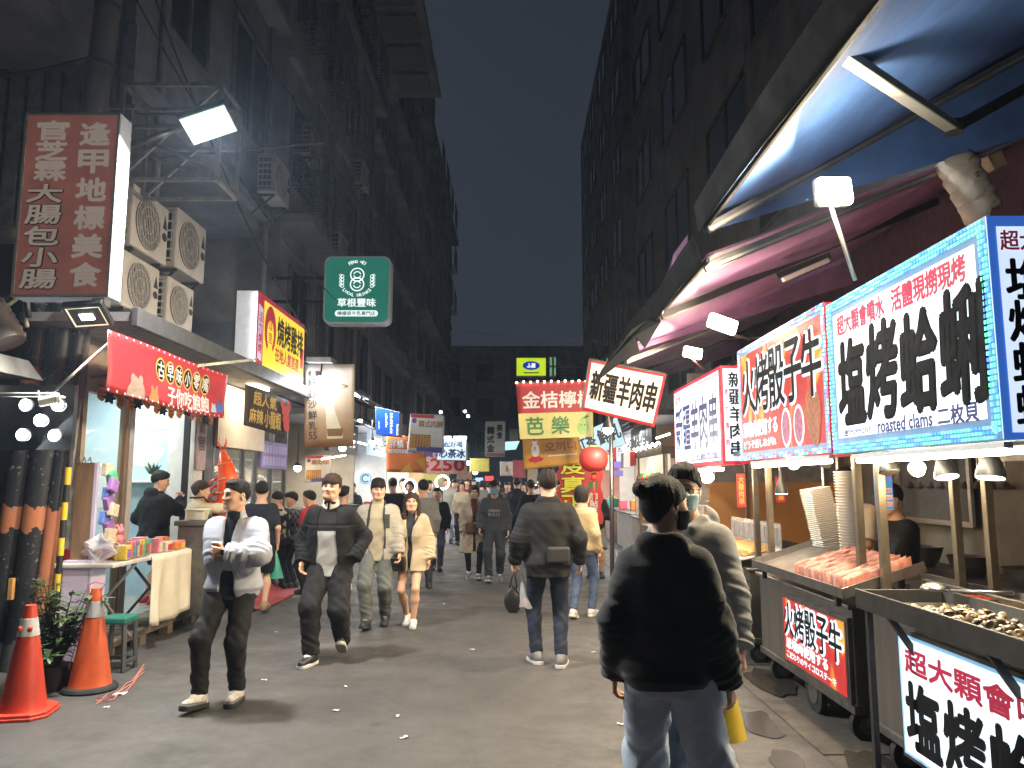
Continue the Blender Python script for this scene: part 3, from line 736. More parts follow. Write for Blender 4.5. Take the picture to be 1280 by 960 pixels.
# paper scraps on the road
paper = mat('paper_scrap', (.62, .60, .57), .8, var=.1); pink_p = mat('pink_scrap', (.55, .18, .15), .8)
scr = [(150, 868), (133, 884), (420, 888), (497, 895), (432, 858), (700, 772), (742, 815), (555, 755), (330, 850), (590, 812), (505, 922), (1010, 905), (775, 905), (345, 790)]
sc0 = None
for k, (px, py) in enumerate(scr):
    p = PZ(px, py, .004)
    if sc0 is None:
        m = MB(); m.grid(lambda a, b: ((a-.5)*.10, (b-.5)*.045, .006+.010*math.sin(a*7+b*3)*math.sin(b*5+1)), 5, 4); sc0 = m.build('paper_scrap', paper, smooth=True, thick=.001); tag(sc0, 'small crumpled scrap of pale paper lying on the asphalt', 'litter', 'paper scraps on the road'); sc0.location = p; sc0.rotation_euler.z = 1
    else:
        d = dup(sc0, p, (0, 0, random.uniform(0, 6)), scale=[random.uniform(.3, .6)]*3)
m = MB()
for k in range(3): m.tube([PZ(120+30*t, 872-10*t*t+3*k+2*math.sin(t*9+k), .008) for t in [j/8*2 for j in range(9)]], .004, 5)
tag(m.build('ribbon_scrap', pink_p), 'torn red and white plastic ribbon on the road by the cone', 'litter')

# thin haze added to lift the dark walls and spread lamp glow
m = MB(); m.bb((-61, -31, -1), (61, 141, 26)); o = m.build('haze', (hz := bpy.data.materials.new('haze_air'))); struct(o, kind='stuff'); hz.use_nodes = True; n_, l_ = hz.node_tree.nodes, hz.node_tree.links
n_.remove(n_['Principled BSDF']); pv_ = n_.new('ShaderNodeVolumePrincipled'); pv_.inputs['Color'].default_value = (.55, .72, 1, 1); pv_.inputs['Density'].default_value = .0013; pv_.inputs['Anisotropy'].default_value = .35; l_.new(pv_.outputs[0], n_['Material Output'].inputs['Volume'])
# ------------------------------------------------------------------ buildings along the left
win_fr = mat('window_frame', (.16, .16, .16), .5, var=.2); cage_m = mat('cage_iron', (.14, .135, .13), .6, .4, var=.3)
def facade(name, label, X, sgn, y0, y1, H, wmat, floors, bays, z0=3.2, ledges=True, cages=True, seed=0):
    """a street facade at X facing the street (sgn +1: faces +X): wall, ledges, window > frame, cage"""
    rr = random.Random(seed); t = thing(name, label, 'building', (X, (y0+y1)/2, 0)); D = 7.
    m = MB(); xa, xb = (X-D, X) if sgn > 0 else (X, X+D); m.bb((xa, y0, 0 if seed >= 50 else z0-.3), (xb, y1, H)); m.build('wall', wmat, t)
    fh = (H-z0)/floors
    for f in range(floors):
        zz = z0+f*fh
        if ledges:
            dd = rr.choice((.12, .35, .5)); m = MB(); a, b = sorted((X-.02*sgn, X+sgn*dd)); m.bb((a, y0+.05, zz-.1), (b, y1-.05, zz+.06)); m.build('ledge', conc2, t, bevel=.01)
        bw = (y1-y0)/bays
        for k in range(bays):
            w = bw*rr.uniform(.5, .72); h = fh*rr.uniform(.42, .55); yc = y0+bw*(k+.5); zc = zz+fh*.52
            a, b = sorted((X+sgn*.004, X+sgn*.03)); m = MB(); m.bb((a, yc-w/2, zc-h/2), (b, yc+w/2, zc+h/2)); wi = m.build('window', glass_dk, t)
            m = MB(); a, b = sorted((X+sgn*.006, X+sgn*.07))
            for q in (-.5, 0, .5): m.bb((a, yc+w*q-.025, zc-h/2-.03), (b, yc+w*q+.025, zc+h/2+.03))
            for q in (-.5, .5): m.bb((a, yc-w/2-.025, zc+h*q-.025), (b+sgn*.01, yc+w/2+.025, zc+h*q+.025))
            m.build('window_frame', win_fr, wi)
            if cages and rr.random() < .6:
                m = MB(); x2 = X+sgn*.42; nb = max(4, int(w/.14))
                for q in range(nb+1):
                    yy = yc-w/2-.05+(w+.1)*q/nb; m.beam((X, yy, zc-h/2-.08), (x2, yy, zc-h/2-.08), .018, .018); m.beam((x2, yy, zc-h/2-.08), (x2, yy, zc+h/2), .016, .016)
                for q in range(4): zz2 = zc-h/2-.08+(h+.08)*q/3; m.beam((x2, yc-w/2-.05, zz2), (x2, yc+w/2+.05, zz2), .02, .02)
                m.build('window_cage_grille', cage_m, t)
    return t
facade('apartment_building', 'dark concrete building above the toy shop with air conditioners on its wall', -4.35, 1, 6.0, 13.2, 17, conc, 3, 3, z0=6.2, seed=1, cages=False)
facade('apartment_building', 'dark tall apartment block behind the round cornered green sign', -4.1, 1, 13.2, 22, 22, conc2, 6, 4, seed=2)
facade('apartment_building', 'dark apartment block with caged windows above the blue lit sign', -4.5, 1, 22, 33, 24, conc, 7, 5, seed=3)
facade('apartment_building', 'far dark block past the blue lit sign at the left street end', -4.2, 1, 33, 52, 21, conc2, 6, 6, seed=4)
facade('apartment_building', 'dark tall block behind the blue tarp awnings', 4.5, -1, 1.5, 14, 19, conc, 4, 3, z0=5.2, seed=5, ledges=False, cages=False)
facade('apartment_building', 'grey tiled block rising behind the red and yellow lemon drink banner', 4.9, -1, 14, 30, 23, tile_w, 5, 3, seed=6, ledges=False, cages=False)
facade('apartment_building', 'far grey block at the right street end under the dark sky', 4.6, -1, 30, 49, 24, conc2, 6, 4, seed=7, ledges=False, cages=False)
t = thing('apartment_building', 'distant dark building closing the end of the street', 'building', (0, 75, 0))
m = MB(); m.bb((-22, 75, 0), (20, 82, 15)); m.build('wall', conc, t)
for k in range(12):
    for f in range(3):
        m = MB(); x = -20+3.3*k; m.bb((x, 74.95, 4.6+f*3.4), (x+1.7, 74.99, 6.4+f*3.4)); m.build('window', glass_dk, t)
# overhanging eaves high on the left
ea = thing('roof_canopy', 'dark overhanging balcony eave with framed panels high on the left block', 'canopy', (-3.7, 20, 14)); m = MB()
m.bb((-4.1, 16, 14.2), (-2.35, 24, 14.4)); m.build('slab', conc2, ea)
for k in range(5):
    m = MB(); m.bb((-3.6, 16.3+k*1.5, 14.08), (-2.6, 17.4+k*1.5, 14.17)); m.build('soffit_panel', grey_p, ea)

wire_b = mat('wire_black', (.012, .012, .012), .6, var=0)
# ------------------------------------------------------------------ left front: white slatted wall, poles, ducts, projecting sign
t = thing('slatted_wall', 'pale slatted metal wall high behind the red brown sign', 'wall', (-4.6, 7.6, 4.2)); m = MB()
for k in range(9): m.bb((-5.6+k*.19, 7.55, 4.2), (-5.46+k*.19, 7.6, 6.4))
m.bb((-5.7, 7.62, 4.1), (-4.0, 7.72, 8.2)); m.build('slat', mat('slat_white', (.22, .22, .21), .6, var=.3), t)
m = MB(); m.beam((-5.6, 7.48, 6.9), (-4.2, 7.48, 5.5), .06, .16); m.build('brace', grey_p, t)
bl_or = None
def pole_mat(name, z_orange, col=(.016, .017, .02)):
    m = bpy.data.materials.new(name); m.use_nodes = True; n, l = m.node_tree.nodes, m.node_tree.links; b = n['Principled BSDF']
    co = n.new('ShaderNodeTexCoord'); sx = n.new('ShaderNodeSeparateXYZ'); l.new(co.outputs['Object'], sx.inputs[0])
    nz = n.new('ShaderNodeTexNoise'); nz.inputs['Scale'].default_value = 9; nz.inputs['Detail'].default_value = 6; l.new(co.outputs['Object'], nz.inputs[0])
    ad = n.new('ShaderNodeMath'); ad.operation = 'MULTIPLY_ADD'; ad.inputs[1].default_value = .22; l.new(nz.outputs[0], ad.inputs[0]); l.new(sx.outputs['Z'], ad.inputs[2])
    cr = n.new('ShaderNodeValToRGB'); mr = n.new('ShaderNodeMapRange'); mr.inputs[1].default_value = 0; mr.inputs[2].default_value = 7; l.new(ad.outputs[0], mr.inputs[0]); l.new(mr.outputs[0], cr.inputs[0])
    cr.color_ramp.interpolation = 'CONSTANT'; e = cr.color_ramp.elements
    st = [(0, (.10, .10, .10)), (.35/7, col)]
    for a, bb in z_orange: st += [(a/7, (.42, .15, .07)), (bb/7, col)]
    st += [(3.35/7, (.16, .155, .15))]
    while len(e) < len(st): e.new(.5)
    for k, (p, c) in enumerate(st): e[k].position = p; e[k].color = (*c, 1)
    # chipped paint
    n2 = n.new('ShaderNodeTexNoise'); n2.inputs['Scale'].default_value = 26; n2.inputs['Detail'].default_value = 8; l.new(co.outputs['Object'], n2.inputs[0])
    c2 = n.new('ShaderNodeValToRGB'); c2.color_ramp.elements[0].position = .64; c2.color_ramp.elements[1].position = .67; l.new(n2.outputs[0], c2.inputs[0])
    mx = n.new('ShaderNodeMix'); mx.data_type = 'RGBA'; l.new(c2.outputs[0], mx.inputs[0]); l.new(cr.outputs[0], mx.inputs[6]); mx.inputs[7].default_value = (.16, .16, .16, 1); l.new(mx.outputs[2], b.inputs['Base Color'])
    b.inputs['Roughness'].default_value = .5
    bp = n.new('ShaderNodeBump'); bp.inputs['Strength'].default_value = .3; bp.inputs['Distance'].default_value = .01; l.new(n2.outputs[0], bp.inputs['Height']); l.new(bp.outputs[0], b.inputs['Normal'])
    return m
pmA, pmB, pmC = pole_mat('pole_paint_a', [(1.30, 1.52), (2.6, 2.75)]), pole_mat('pole_paint_b', [(1.30, 1.52)]), pole_mat('pole_paint_c', [(.55, 1.5)])
def pole(label, x, y, r, H, pm, bands=()):
    t = thing('utility_pole', label, 'pole', (x, y, 0)); m = MB(); m.lathe((x, y, 0), [(r*1.03, 0), (r, .4), (r*.97, H)], 20); m.build('shaft', pm, t, auto=40)
    for z in bands: m = MB(); m.lathe((x, y, z), [(r*1.01, 0), (r*1.06, .005), (r*1.06, .05), (r*1.01, .055)], 20); m.build('clamp_band', steel_dull, t, auto=40)
    return t
def tilt(t, a): t.rotation_euler = (0, a, 0); return t
def pole0(label, x, y, r, H, pm, bands=()):
    t = pole(label, 0, 0, r, H, pm, bands); t.location = (x, y, 0); return t
tilt(pole0('black pole nearest the dark stall wall, with a short orange painted band', -4.55, 7.0, .105, 3.6, pmA, (2.3,)), R(3.6))
tilt(pole0('tall pole of the leaning row, black below and grey above, behind the sign', -4.33, 6.98, .115, 15, pmB, (3.3, 4.6, 5.6, 6.2)), R(3.6))
tilt(pole0('slim dark pole with a long orange patch, third of the leaning row', -4.18, 6.97, .062, 3.5, pmC), R(3.6))
m = MB(); m.tube([(-4.13, 7.05, 0), (-3.95, 7.05, 3.1)], .032, 10); tag(m.build('drain_pipe', grey_p, smooth=True), 'thin grey drain pipe leaning beside the yellow and black striped post', 'pipe')
m = MB()
for k in range(12): m.lathe((-4.01+.004*k, 6.93, .05+k*.155), [(.026, 0), (.026, .155)], 10, mi=k % 2)
tag(m.build('striped_post', [mat('stripe_yellow', (.60, .42, .03), .5), mat('stripe_black', (.015, .015, .015), .5)], auto=40), 'thin yellow and black striped guard post beside the brown display board', 'post')
m = MB(); pts0 = [(-4.75+.5*t+.1*math.sin(t*3), 6.7+.1*math.sin(t*5), 2.95+.35*math.sin(t*3.1)) for t in [k/14 for k in range(15)]]; m.tube(pts0, .02, 6); tag(m.build('cable', mat('cable_pale', (.4, .4, .25), .5), smooth=True), 'pale green cable looping over the tops of the black poles', 'cable')
m = MB(); m.tube([(p[0]+.03, p[1]-.03, p[2]+.08) for p in pts0], .024, 6); tag(m.build('cable', wire_b, smooth=True), 'thick black cable looping over the tops of the black poles', 'cable')
# flexible duct and hood at the frame edge
m = MB(); pts = [Vector((-4.75+.0*t, 6.1, 3.35)).lerp(Vector((-4.05, 6.1, 2.75)), t) for t in [k/44 for k in range(45)]]
pts = [Vector((p.x, p.y, 3.28-.55*(k/44)**2.2)) for k, p in enumerate(pts)]
m.tube(pts, [.13+.014*(k % 2) for k in range(45)], 16); tag(m.build('flexible_duct', mat('duct_grey', (.10, .095, .095), .6, var=.3), auto=60), 'ribbed grey exhaust duct curving down into the steel hood', 'duct')
t = thing('exhaust_hood', 'dull steel exhaust hood below the ribbed duct', 'hood', (-4.4, 6.0, 2.5)); m = MB()
m.add([(-5.2, 5.7, 2.78), (-4.0, 5.7, 2.62), (-4.0, 6.3, 2.62), (-5.2, 6.3, 2.78), (-5.2, 5.6, 2.55), (-3.92, 5.6, 2.46), (-3.92, 6.4, 2.46), (-5.2, 6.4, 2.55)], [(0,3,2,1),(4,5,6,7),(0,1,5,4),(1,2,6,5),(2,3,7,6),(3,0,4,7)]); m.build('shell', steel_dull, t, bevel=.008)
m = MB(); m.tube([(-4.9, 5.9, 2.40), (-4.1, 5.9, 2.36)], .014, 8); m.build('tube_lamp', led_w, t); 
m = MB(); m.tube([(-5.0, 5.8, 2.28), (-3.45, 5.8, 2.28)], .018, 8); m.tube([(-3.5, 5.8, 2.28), (-3.3, 6.2, 2.75)], .012, 8); tag(m.build('awning_rail', steel, smooth=True), 'thin steel rail below the hood at the poles', 'rail')
m = MB(); m.bb((-6.5, 7.2, 0), (-4.30, 7.3, 3.9)); tag(m.build('side_wall', black_m), 'dark side wall behind the thick black poles', 'wall')
m = MB(); m.bb((-5.9, 4.5, 0), (-5.75, 7.7, 3.6)); tag(m.build('stall_wall', black_m), 'dark stall wall behind the long haired person', 'wall')
# spotlight cluster on its dark board
t = thing('spotlight_rack', 'dark board with five small white spotlights on the black poles', 'lamp', (-3.85, 5.95, 2.05)); m = MB(); m.bb((-4.15, 6.0, 1.87), (-3.43, 6.05, 2.38)); m.build('board', black_m, t)
for k, (px, py) in enumerate(((30, 505), (70, 505), (48, 524), (26, 542), (66, 543))):
    p = PY(px, py, 5.9); m = MB(); m.lathe(p+Vector((0, .09, 0)), [(.028, 0), (.05, .05), (.052, .085)], 14, ax=(.15, -1, -.1)); sp = m.build('spotlight', black_m, t, auto=40)
    m = MB(); m.ball(p+Vector((.012, -.004, -.008)), (.046, .02, .046)); m.build('lens', bulb_cool, sp, smooth=True)
area(t, (-3.75, 5.86, 2.05), (-2.2, 3.5, .6), .6, .4, 14, COOL)
t = thing('security_camera', 'white bullet camera above the five spotlights', 'camera', (-3.75, 5.85, 2.3)); p = PY(50, 503, 5.75); m = MB(); m.tube([p, p+Vector((.11, .02, .03))], .035, 12); m.tube([p+Vector((.11, .02, .03)), p+Vector((.13, .03, .035))], .04, 12); m.build('body', white_p, t, auto=40)
m = MB(); m.tube([p+Vector((-.004, -.002, -.001)), p+Vector((.01, 0, 0))], .026, 12); m.build('lens', black_m, t); m = MB(); m.tube([p+Vector((.06, 0, .03)), p+Vector((.06, .08, .06)), p+Vector((.06, .2, .06))], .012, 6); m.tube([p+Vector((-.005, 0, .02)), p+Vector((-.02, 0, .09))], .006, 6); m.build('bracket', white_p, t)

# projecting sign, red brown
sg_face = lum('sign_redbrown', (.19, .066, .048), .55, var=.25, scale=4); sg_beige = lum('sign_beige', (.23, .19, .155), .75); sg_side = mat('sign_side_white', (.34, .36, .40), .45, var=.08, emit=.12, ecol=(.8, .88, 1), sample=False)
t = thing('projecting_sign', 'tall red brown shop sign with beige characters projecting from the wall', 'sign', (-3.6, 5.97, 3.1))
a, b = PY(6, 371, 5.97), PY(122, 371, 5.97); tp = PY(130, 141, 5.97).z; xL, xR, zb = -3.98, -3.205, a.z
m = MB(); m.bb((xL, 5.985, zb), (xR, 6.165, tp)); m.build('case', sg_side, t, bevel=.006)
m = MB(); fr = grey_p
for q in ((xL, zb, xL+.02, tp), (xR-.02, zb, xR, tp), (xL+.02, zb, xR-.02, zb+.02), (xL+.02, tp-.02, xR-.02, tp)): m.bb((q[0], 5.965, q[1]), (q[2], 5.984, q[3]))
m.build('frame', fr, t)
F = Face((xL+.02, 5.975, zb+.02), (1,0,0), (0,0,1), xR-xL-.04, tp-zb-.04); m = MB(); m.quad(F.p(0,0), F.p(1,0), F.p(1,1), F.p(0,1)); fp = m.build('face_panel', sg_face, t)
m = MB(); 
for k, ch in enumerate('逢甲地標美食'): y1 = .955-k*.157; letter(m, F, ch, .60, y1-.125, .92, y1, .004, .013)
for k, ch in enumerate('官芝霖'): y1 = .965-k*.115; letter(m, F, ch, .12, y1-.105, .46, y1, .004, .012)
m.build('lettering', sg_beige, fp)
m = MB()
for k, ch in enumerate('大腸包小腸'): y1 = .605-k*.118; letter(m, F, ch, .07, y1-.10, .45, y1, .003, .022, italic=.08)
m.build('lettering_outline', mat('sign_black', (.012, .01, .01), .5), fp); m = MB()
for k, ch in enumerate('大腸包小腸'): y1 = .605-k*.118; letter(m, F, ch, .07, y1-.10, .45, y1, .0115, .009, italic=.08)
m.build('lettering_fill', sg_beige, fp)
m = MB(); m.bb((-3.9, 6.17, zb+.1), (-3.75, 6.75, zb+.14)); m.bb((-3.9, 6.17, tp-.2), (-3.75, 6.75, tp-.16)); m.bb((-3.35, 6.0, zb-.06), (-3.25, 6.1, zb-.002)); m.build('bracket', grey_p, t)

# floodlight on an arm, and the one under the sign
t = thing('floodlight', 'bright white LED floodlight on a long arm above the steel frame', 'lamp', (-3.2, 6.4, 4.5)); c = PY(260, 153, 6.3)
dn = Vector((.35, -.42, -.84)).normalized(); uu = Vector((.93, .05, .36)).normalized(); uu = (uu-dn*uu.dot(dn)).normalized(); vv = dn.cross(uu); M3 = Matrix((uu, vv, -dn)).transposed()
m = MB(); m.box(c, (.42, .30, .07), M3); m.build('housing', steel_dull, t, bevel=.012); m = MB(); m.box(c+dn*.04, (.39, .27, .012), M3); m.build('lens', mat('flood_lens', (1,1,1), .3, var=0, emit=.8, ecol=(.6, 1, .85), sample=False), t)
m = MB()
for q in (-.062, .062): m.box(c+dn*.05+vv*q, (.33, .072, .008), M3)
m.build('led_array', mat('flood_led', (1,1,1), .3, var=0, emit=16, ecol=(.9, 1, .96), sample=False), t)
m = MB(); pa = PY(147, 188, 6.6); m.tube([pa, c-dn*.05-uu*.1], .028, 10); m.tube([pa+Vector((0, .3, .5)), c-dn*.05+uu*.1], .012, 8); m.build('arm', steel, t, smooth=True)
area(t, c+dn*.075, c+dn*5+Vector((.3, .5, 0)), .34, .22, 270, (1, .98, .92))
t = thing('floodlight', 'square black floodlight with a dim yellow glow under the red brown sign', 'lamp', (-3.4, 6.2, 3.0)); c = PY(109, 396, 6.0); dn = Vector((.1, -.55, -.83)).normalized(); uu = Vector((1,0,.0)); uu = (uu-dn*uu.dot(dn)).normalized(); vv = dn.cross(uu); M3 = Matrix((uu, vv, -dn)).transposed()
m = MB(); m.box(c-dn*.03, (.31, .25, .06), M3); m.build('housing', black_m, t, bevel=.01)
m = MB(); m.add([c+uu*a*.13+vv*b*.10-dn*(-.004) for a, b in ((-1,-1),(1,-1),(1,1),(-1,1))]+[c+uu*a*.06+vv*b*.04-dn*.02 for a, b in ((-1,-1),(1,-1),(1,1),(-1,1))], [(0,1,5,4),(1,2,6,5),(2,3,7,6),(3,0,4,7)]); m.build('reflector', mat('flood_reflector', (.6,.6,.5), .25, var=0, emit=.7, ecol=(.9,.95,.6), sample=False), t)
m = MB(); m.box(c+dn*.003, (.10, .06, .006), M3); m.build('led_array', mat('flood_led_warm', (1,1,1), .3, var=0, emit=14, ecol=(1, 1, .82), sample=False), t)
m = MB(); m.tube([c-dn*.06, c-dn*.06+Vector((.0, .3, .22))], .02, 8); m.build('bracket', black_m, t)
area(t, c+dn*.02, c+dn*4, .2, .15, 55, (1, .98, .85))
# angle iron frame on the wall
t = thing('sign_scaffold', 'empty angle iron sign frame on the wall behind the bright floodlight', 'frame', (-3.6, 7.2, 4.5)); m = MB()
xa, xb, ya, yb, za, zb_ = -3.72, -2.78, 6.95, 7.45, 4.45, 5.4
for y in (ya, yb):
    for z in (za, (za+zb_)/2+.05, zb_): m.beam((xa, y, z), (xb, y, z), .035, .035)
    for x in (xa, xb): m.beam((x, y, za), (x, y, zb_), .035, .035)
    m.beam((xa, y, za), (xb, y, zb_), .03, .03); m.beam((xa, y, (za+zb_)/2), (xb, y, za+.1), .03, .03)
for x in (xa, xb):
    for z in (za, zb_): m.beam((x, ya, z), (x, yb, z), .035, .035)
m.beam((xa-.6, 7.2, za+.1), (xa, 7.2, za+.1), .04, .04); m.beam((xa-.6, 7.2, zb_-.1), (xa, 7.2, zb_-.1), .04, .04); m.build('bar_lattice', mat('angle_iron', (.30, .29, .28), .5, .6, var=.3), t)
m = MB(); m.tube([(-3.9, 7.8, 5.02), (-1.95, 7.6, 5.12)], .014, 6); tag(m.build('sign_rod', steel_dull), 'thin rod sticking out over the street past the floodlight', 'rod')

# air conditioners
ac_w = mat('ac_casing', (.50, .48, .46), .5, var=.15, scale=4); ac_d = mat('ac_dark', (.03, .03, .032), .6)
def ac(label, px0, px1, ptop, xf=-3.93, hgt=.66, dep=.29):
    y0 = PX(px0, ptop, xf).y; y1 = PX(px1, ptop, xf).y; zt = PX(px0, ptop, xf).z; L = y1-y0; zb2 = zt-hgt
    t = thing('air_conditioner', label, 'air conditioner', (xf-dep/2, (y0+y1)/2, zb2), 'air conditioner units on the wall')
    m = MB(); m.bb((xf-dep, y0, zb2), (xf, y1, zt)); m.build('casing', ac_w, t, bevel=.02)
    m = MB(); m.bb((xf-dep+.03, y0-.004, zb2+.06), (xf-.05, y0+.01, zt-.05)); co = m.build('coil', ac_d, t)
    m = MB()
    for k in range(6): z = zb2+.09+k*(hgt-.16)/5; m.bb((xf-dep+.025, y0-.014, z-.012), (xf-.045, y0-.005, z+.012))
    for k in range(4): x = xf-dep+.03+k*(dep-.085)/3; m.bb((x-.006, y0-.017, zb2+.07), (x+.006, y0-.0145, zt-.06))
    m.build('grille', ac_w, co)
    cy_, cz = y0+L*.42, (zb2+zt)/2-.01; rr = min(hgt*.42, L*.34); m = MB(); m.lathe((xf-.03, cy_, cz), [(rr, 0), (rr, .034)], 28, ax=(1,0,0)); m.lathe((xf-.03, cy_, cz), [(rr*.2, .036), (rr*.2, .04)], 16, ax=(1,0,0)); fo = m.build('fan_opening', ac_d, t)
    m = MB()
    for k in range(4): m.beam((xf-.02, cy_, cz), (xf+.002, cy_+rr*.85*math.cos(k*1.57+.5), cz+rr*.85*math.sin(k*1.57+.5)), .012, rr*.5)
    m.build('fan_blade', mat('fan_grey', (.12, .12, .125), .5), fo); m = MB()
    for k in range(-7, 8):
        y = cy_+rr*k/7.6; hh = math.sqrt(max(rr*rr-(y-cy_)**2, 0)); m.beam((xf+.012, y, cz-hh), (xf+.012, y, cz+hh), .008, .006)
    for q in (.35, .7, 1.): m.tube([(xf+.016, cy_+rr*q*math.cos(a), cz+rr*q*math.sin(a)) for a in [2*math.pi*j/24 for j in range(25)]], .005, 5)
    m.build('fan_grille', ac_w, fo)
    F = Face((xf+.003, y0+L*.80, zb2+.05), (0,1,0), (0,0,1), L*.17, hgt-.1); m = MB(); m.add([F.p(.1,.62,.001), F.p(.9,.62,.001), F.p(.5,.92,.001)], [(0,1,2)]); m.add([F.p(.5+.42*math.cos(a), .46+.09*math.sin(a), .001) for a in [6.283*j/16 for j in range(16)]], [tuple(range(16))]); m.build('badge', ac_d, t)
    for y in (y0+.1, y1-.1): m = MB(); m.beam((xf-dep-.12, y, zb2-.02), (xf-.02, y, zb2-.02), .035, .035); m.beam((xf-dep-.12, y, zb2-.35), (xf-.05, y, zb2-.04), .025, .025); m.build('bracket', steel_dull, t)
ac('upper near air conditioner, the largest, beside the white sign edge', 168, 214, 228)
ac('upper far air conditioner behind the largest one', 223, 260, 258, hgt=.72)
ac('lower near air conditioner under the largest one', 156, 202, 311, hgt=.58)
ac('lower far air conditioner, the smallest and lowest', 211, 244, 344, hgt=.55)
u0 = next(o for o in C.objects if o.name.startswith('air_conditioner'))
for y, z, lab in ((12.4, 6.3, 'air conditioner above the yellow sign'), (14.6, 7.9, 'air conditioner high above the green sign'), (17.2, 6.6, 'far air conditioner above the beige drink banner'), (19.5, 9.3, 'highest far air conditioner on the left block')): dup(u0, (-4.0, y, z), label=lab, group='air conditioner units on the wall')
for y, x in ((8.9, -4.30), (12.9, -4.28), (16.4, -4.02), (21.2, -4.02)):
    m = MB(); m.tube([(x, y, 3.2), (x, y, 15)], .05, 8); tag(m.build('wall_pipe', grey_p, smooth=True), 'grey drain pipe running down the dark left facade', 'pipe', 'drain pipes on the left facade')
# wires
wire = mat('wire_black', (.012, .012, .012), .6, var=0)
def cable(label, a, b, sag, r=.008, m_=None):
    a, b = Vector(a), Vector(b); m = MB(); m.tube([a.lerp(b, t)-Vector((0,0,sag*4*t*(1-t))) for t in [k/16 for k in range(17)]], r, 5); tag(m.build('cable', m_ or wire, smooth=True), label, 'cable'); 
cable('black cable sagging from the utility pole to the upper left', (-5.6, 6.4, 5.2), (-3.95, 6.8, 5.6), .12, .016)
cable('black cable running down past the steel frame to the green sign', (-3.7, 6.8, 6.4), (-3.0, 12.8, 4.7), .3, .01)
cable('second black cable running down behind the floodlight arm', (-3.7, 6.9, 6.9), (-3.2, 12., 3.9), .35, .01)
cable('long thin cable high above the street from pole to far block', (-3.8, 6.9, 8.2), (-3.9, 26, 9.5), .4, .012)
cable('thin cable crossing the street above the lemon drink banner', (-1.2, 20, 5.6), (3.2, 8.2, 3.2), .15, .006, steel_dull)
cable('thin cable crossing far above the dark signboard', (-4, 24, 5.3), (4.6, 26, 5.6), .4, .008)

# ------------------------------------------------------------------ toy shop
sx0 = -4.15
mint = mat('mint_wall', (.50, .60, .60), .7, var=.06); mural = mat('mural_yellow', (.52, .58, .47), .7, var=.05); sky_b = mat('mural_blue', (.38, .54, .62), .7, var=.08); plast = mat('beige_plaster', (.38, .32, .25), .8, var=.25, scale=3, bump=.15)
t = thing('toy_shop', 'small bright toy shop with mint walls and a glass front under the red banner', 'shop', (sx0, 8.3, 0))
m = MB(); m.bb((-7.0, 7.4, .14), (-6.9, 10.6, 2.9)); m.build('back_wall', mint, t); m = MB(); m.bb((-6.9, 10.45, .14), (sx0-.02, 10.55, 2.9)); fw = m.build('far_wall', sky_b, t)
for k, (x, z, a, b, mm) in enumerate(((-4.95, 2.0, .24, .17, mural), (-4.9, 2.45, .40, .14, mint), (-5.6, 1.5, .35, .25, mint), (-4.5, 1.25, .2, .16, mint))):
    m = MB(); n_ = 26; m.add([(x+a*math.cos(q)*(1+.12*math.sin(4*q+k)), 10.446-.002*k, z+b*math.sin(q)*(1+.12*math.cos(3*q))) for q in [6.283*j/n_ for j in range(n_)]], [tuple(range(n_))]); m.build('mural_patch', mm, fw)
m = MB(); m.bb((-6.9, 7.37, .14), (sx0-.02, 7.45, 2.9)); m.build('near_wall', mint, t); m = MB(); m.bb((-7.0, 7.4, .1), (sx0, 10.6, .14)); m.build('floor', mat('shop_floor', (.35, .33, .3), .35), t)
m = MB(); m.bb((-7.0, 7.4, 2.9), (sx0, 10.6, 2.96)); m.build('ceiling', white_p, t)
m = MB(); m.bb((sx0-.05, 7.36, 2.50), (sx0+.05, 12.6, 3.01)); m.build('header', plast, t); m = MB(); m.bb((sx0-.04, 7.37, 0), (sx0+.03, 7.44, 2.50)); m.build('pier', plast, t)
m = MB(); m.bb((sx0-.3, 9.98, .1), (sx0+.04, 10.28, 2.50)); m.build('white_pier', white_p, t)
for y, w, mm in ((8.36, .10, mat('frame_alu', (.45, .42, .40), .4, .3)), (8.24, .035, wood), (9.86, .035, black_m)):
    m = MB(); m.bb((sx0-.05, y-w/2, .14), (sx0+.03, y+w/2, 2.50)); m.build('door_frame', mm, t, bevel=.004)
m = MB(); m.bb((sx0-.02, 7.45, .16), (sx0-.01, 8.22, 2.48)); m.build('glass_pane', glass, t)
m = MB(); m.bb((-5.3, 10.2, 1.62), (-4.6, 10.445, 1.65)); m.build('wall_shelf', white_p, t)
for y in (8.6, 9.8):
    m = MB(); m.bb((-5.9, y-.08, 2.86), (-4.3, y+.08, 2.895)); m.build('ceiling_lamp', mat('shop_lamp', (1,1,1), .3, var=0, emit=6, ecol=(.95, 1, .98), sample=False), t); area(t, (-5.0, y, 2.84), (-4.9, y, 0), 1.4, .2, 18, (.93, 1, .97))
pl = mat('dark_leaf', (.03, .06, .03), .5, var=.3)
p0 = thing('potted_fern', 'small dark green fern on the white shelf inside the toy shop', 'plant', (-4.78, 10.3, 1.65)); m = MB(); m.lathe((-4.78, 10.3, 1.65), [(.04, 0), (.055, .07), (.055, .075)], 12); m.build('pot', white_p, p0, auto=40); m = MB()
for k in range(46):
    a = random.uniform(0, 6.28); e = random.uniform(.2, 1.2); L = random.uniform(.08, .2); d = Vector((math.cos(a)*math.cos(e), math.sin(a)*math.cos(e)*.6, math.sin(e))); q = Vector((-4.78, 10.3, 1.72)); s_ = d.orthogonal().normalized()*.012
    m.add([q, q+d*L*.6+s_, q+d*L, q+d*L*.6-s_], [(0,1,2,3)])
m.build('foliage', pl, p0)
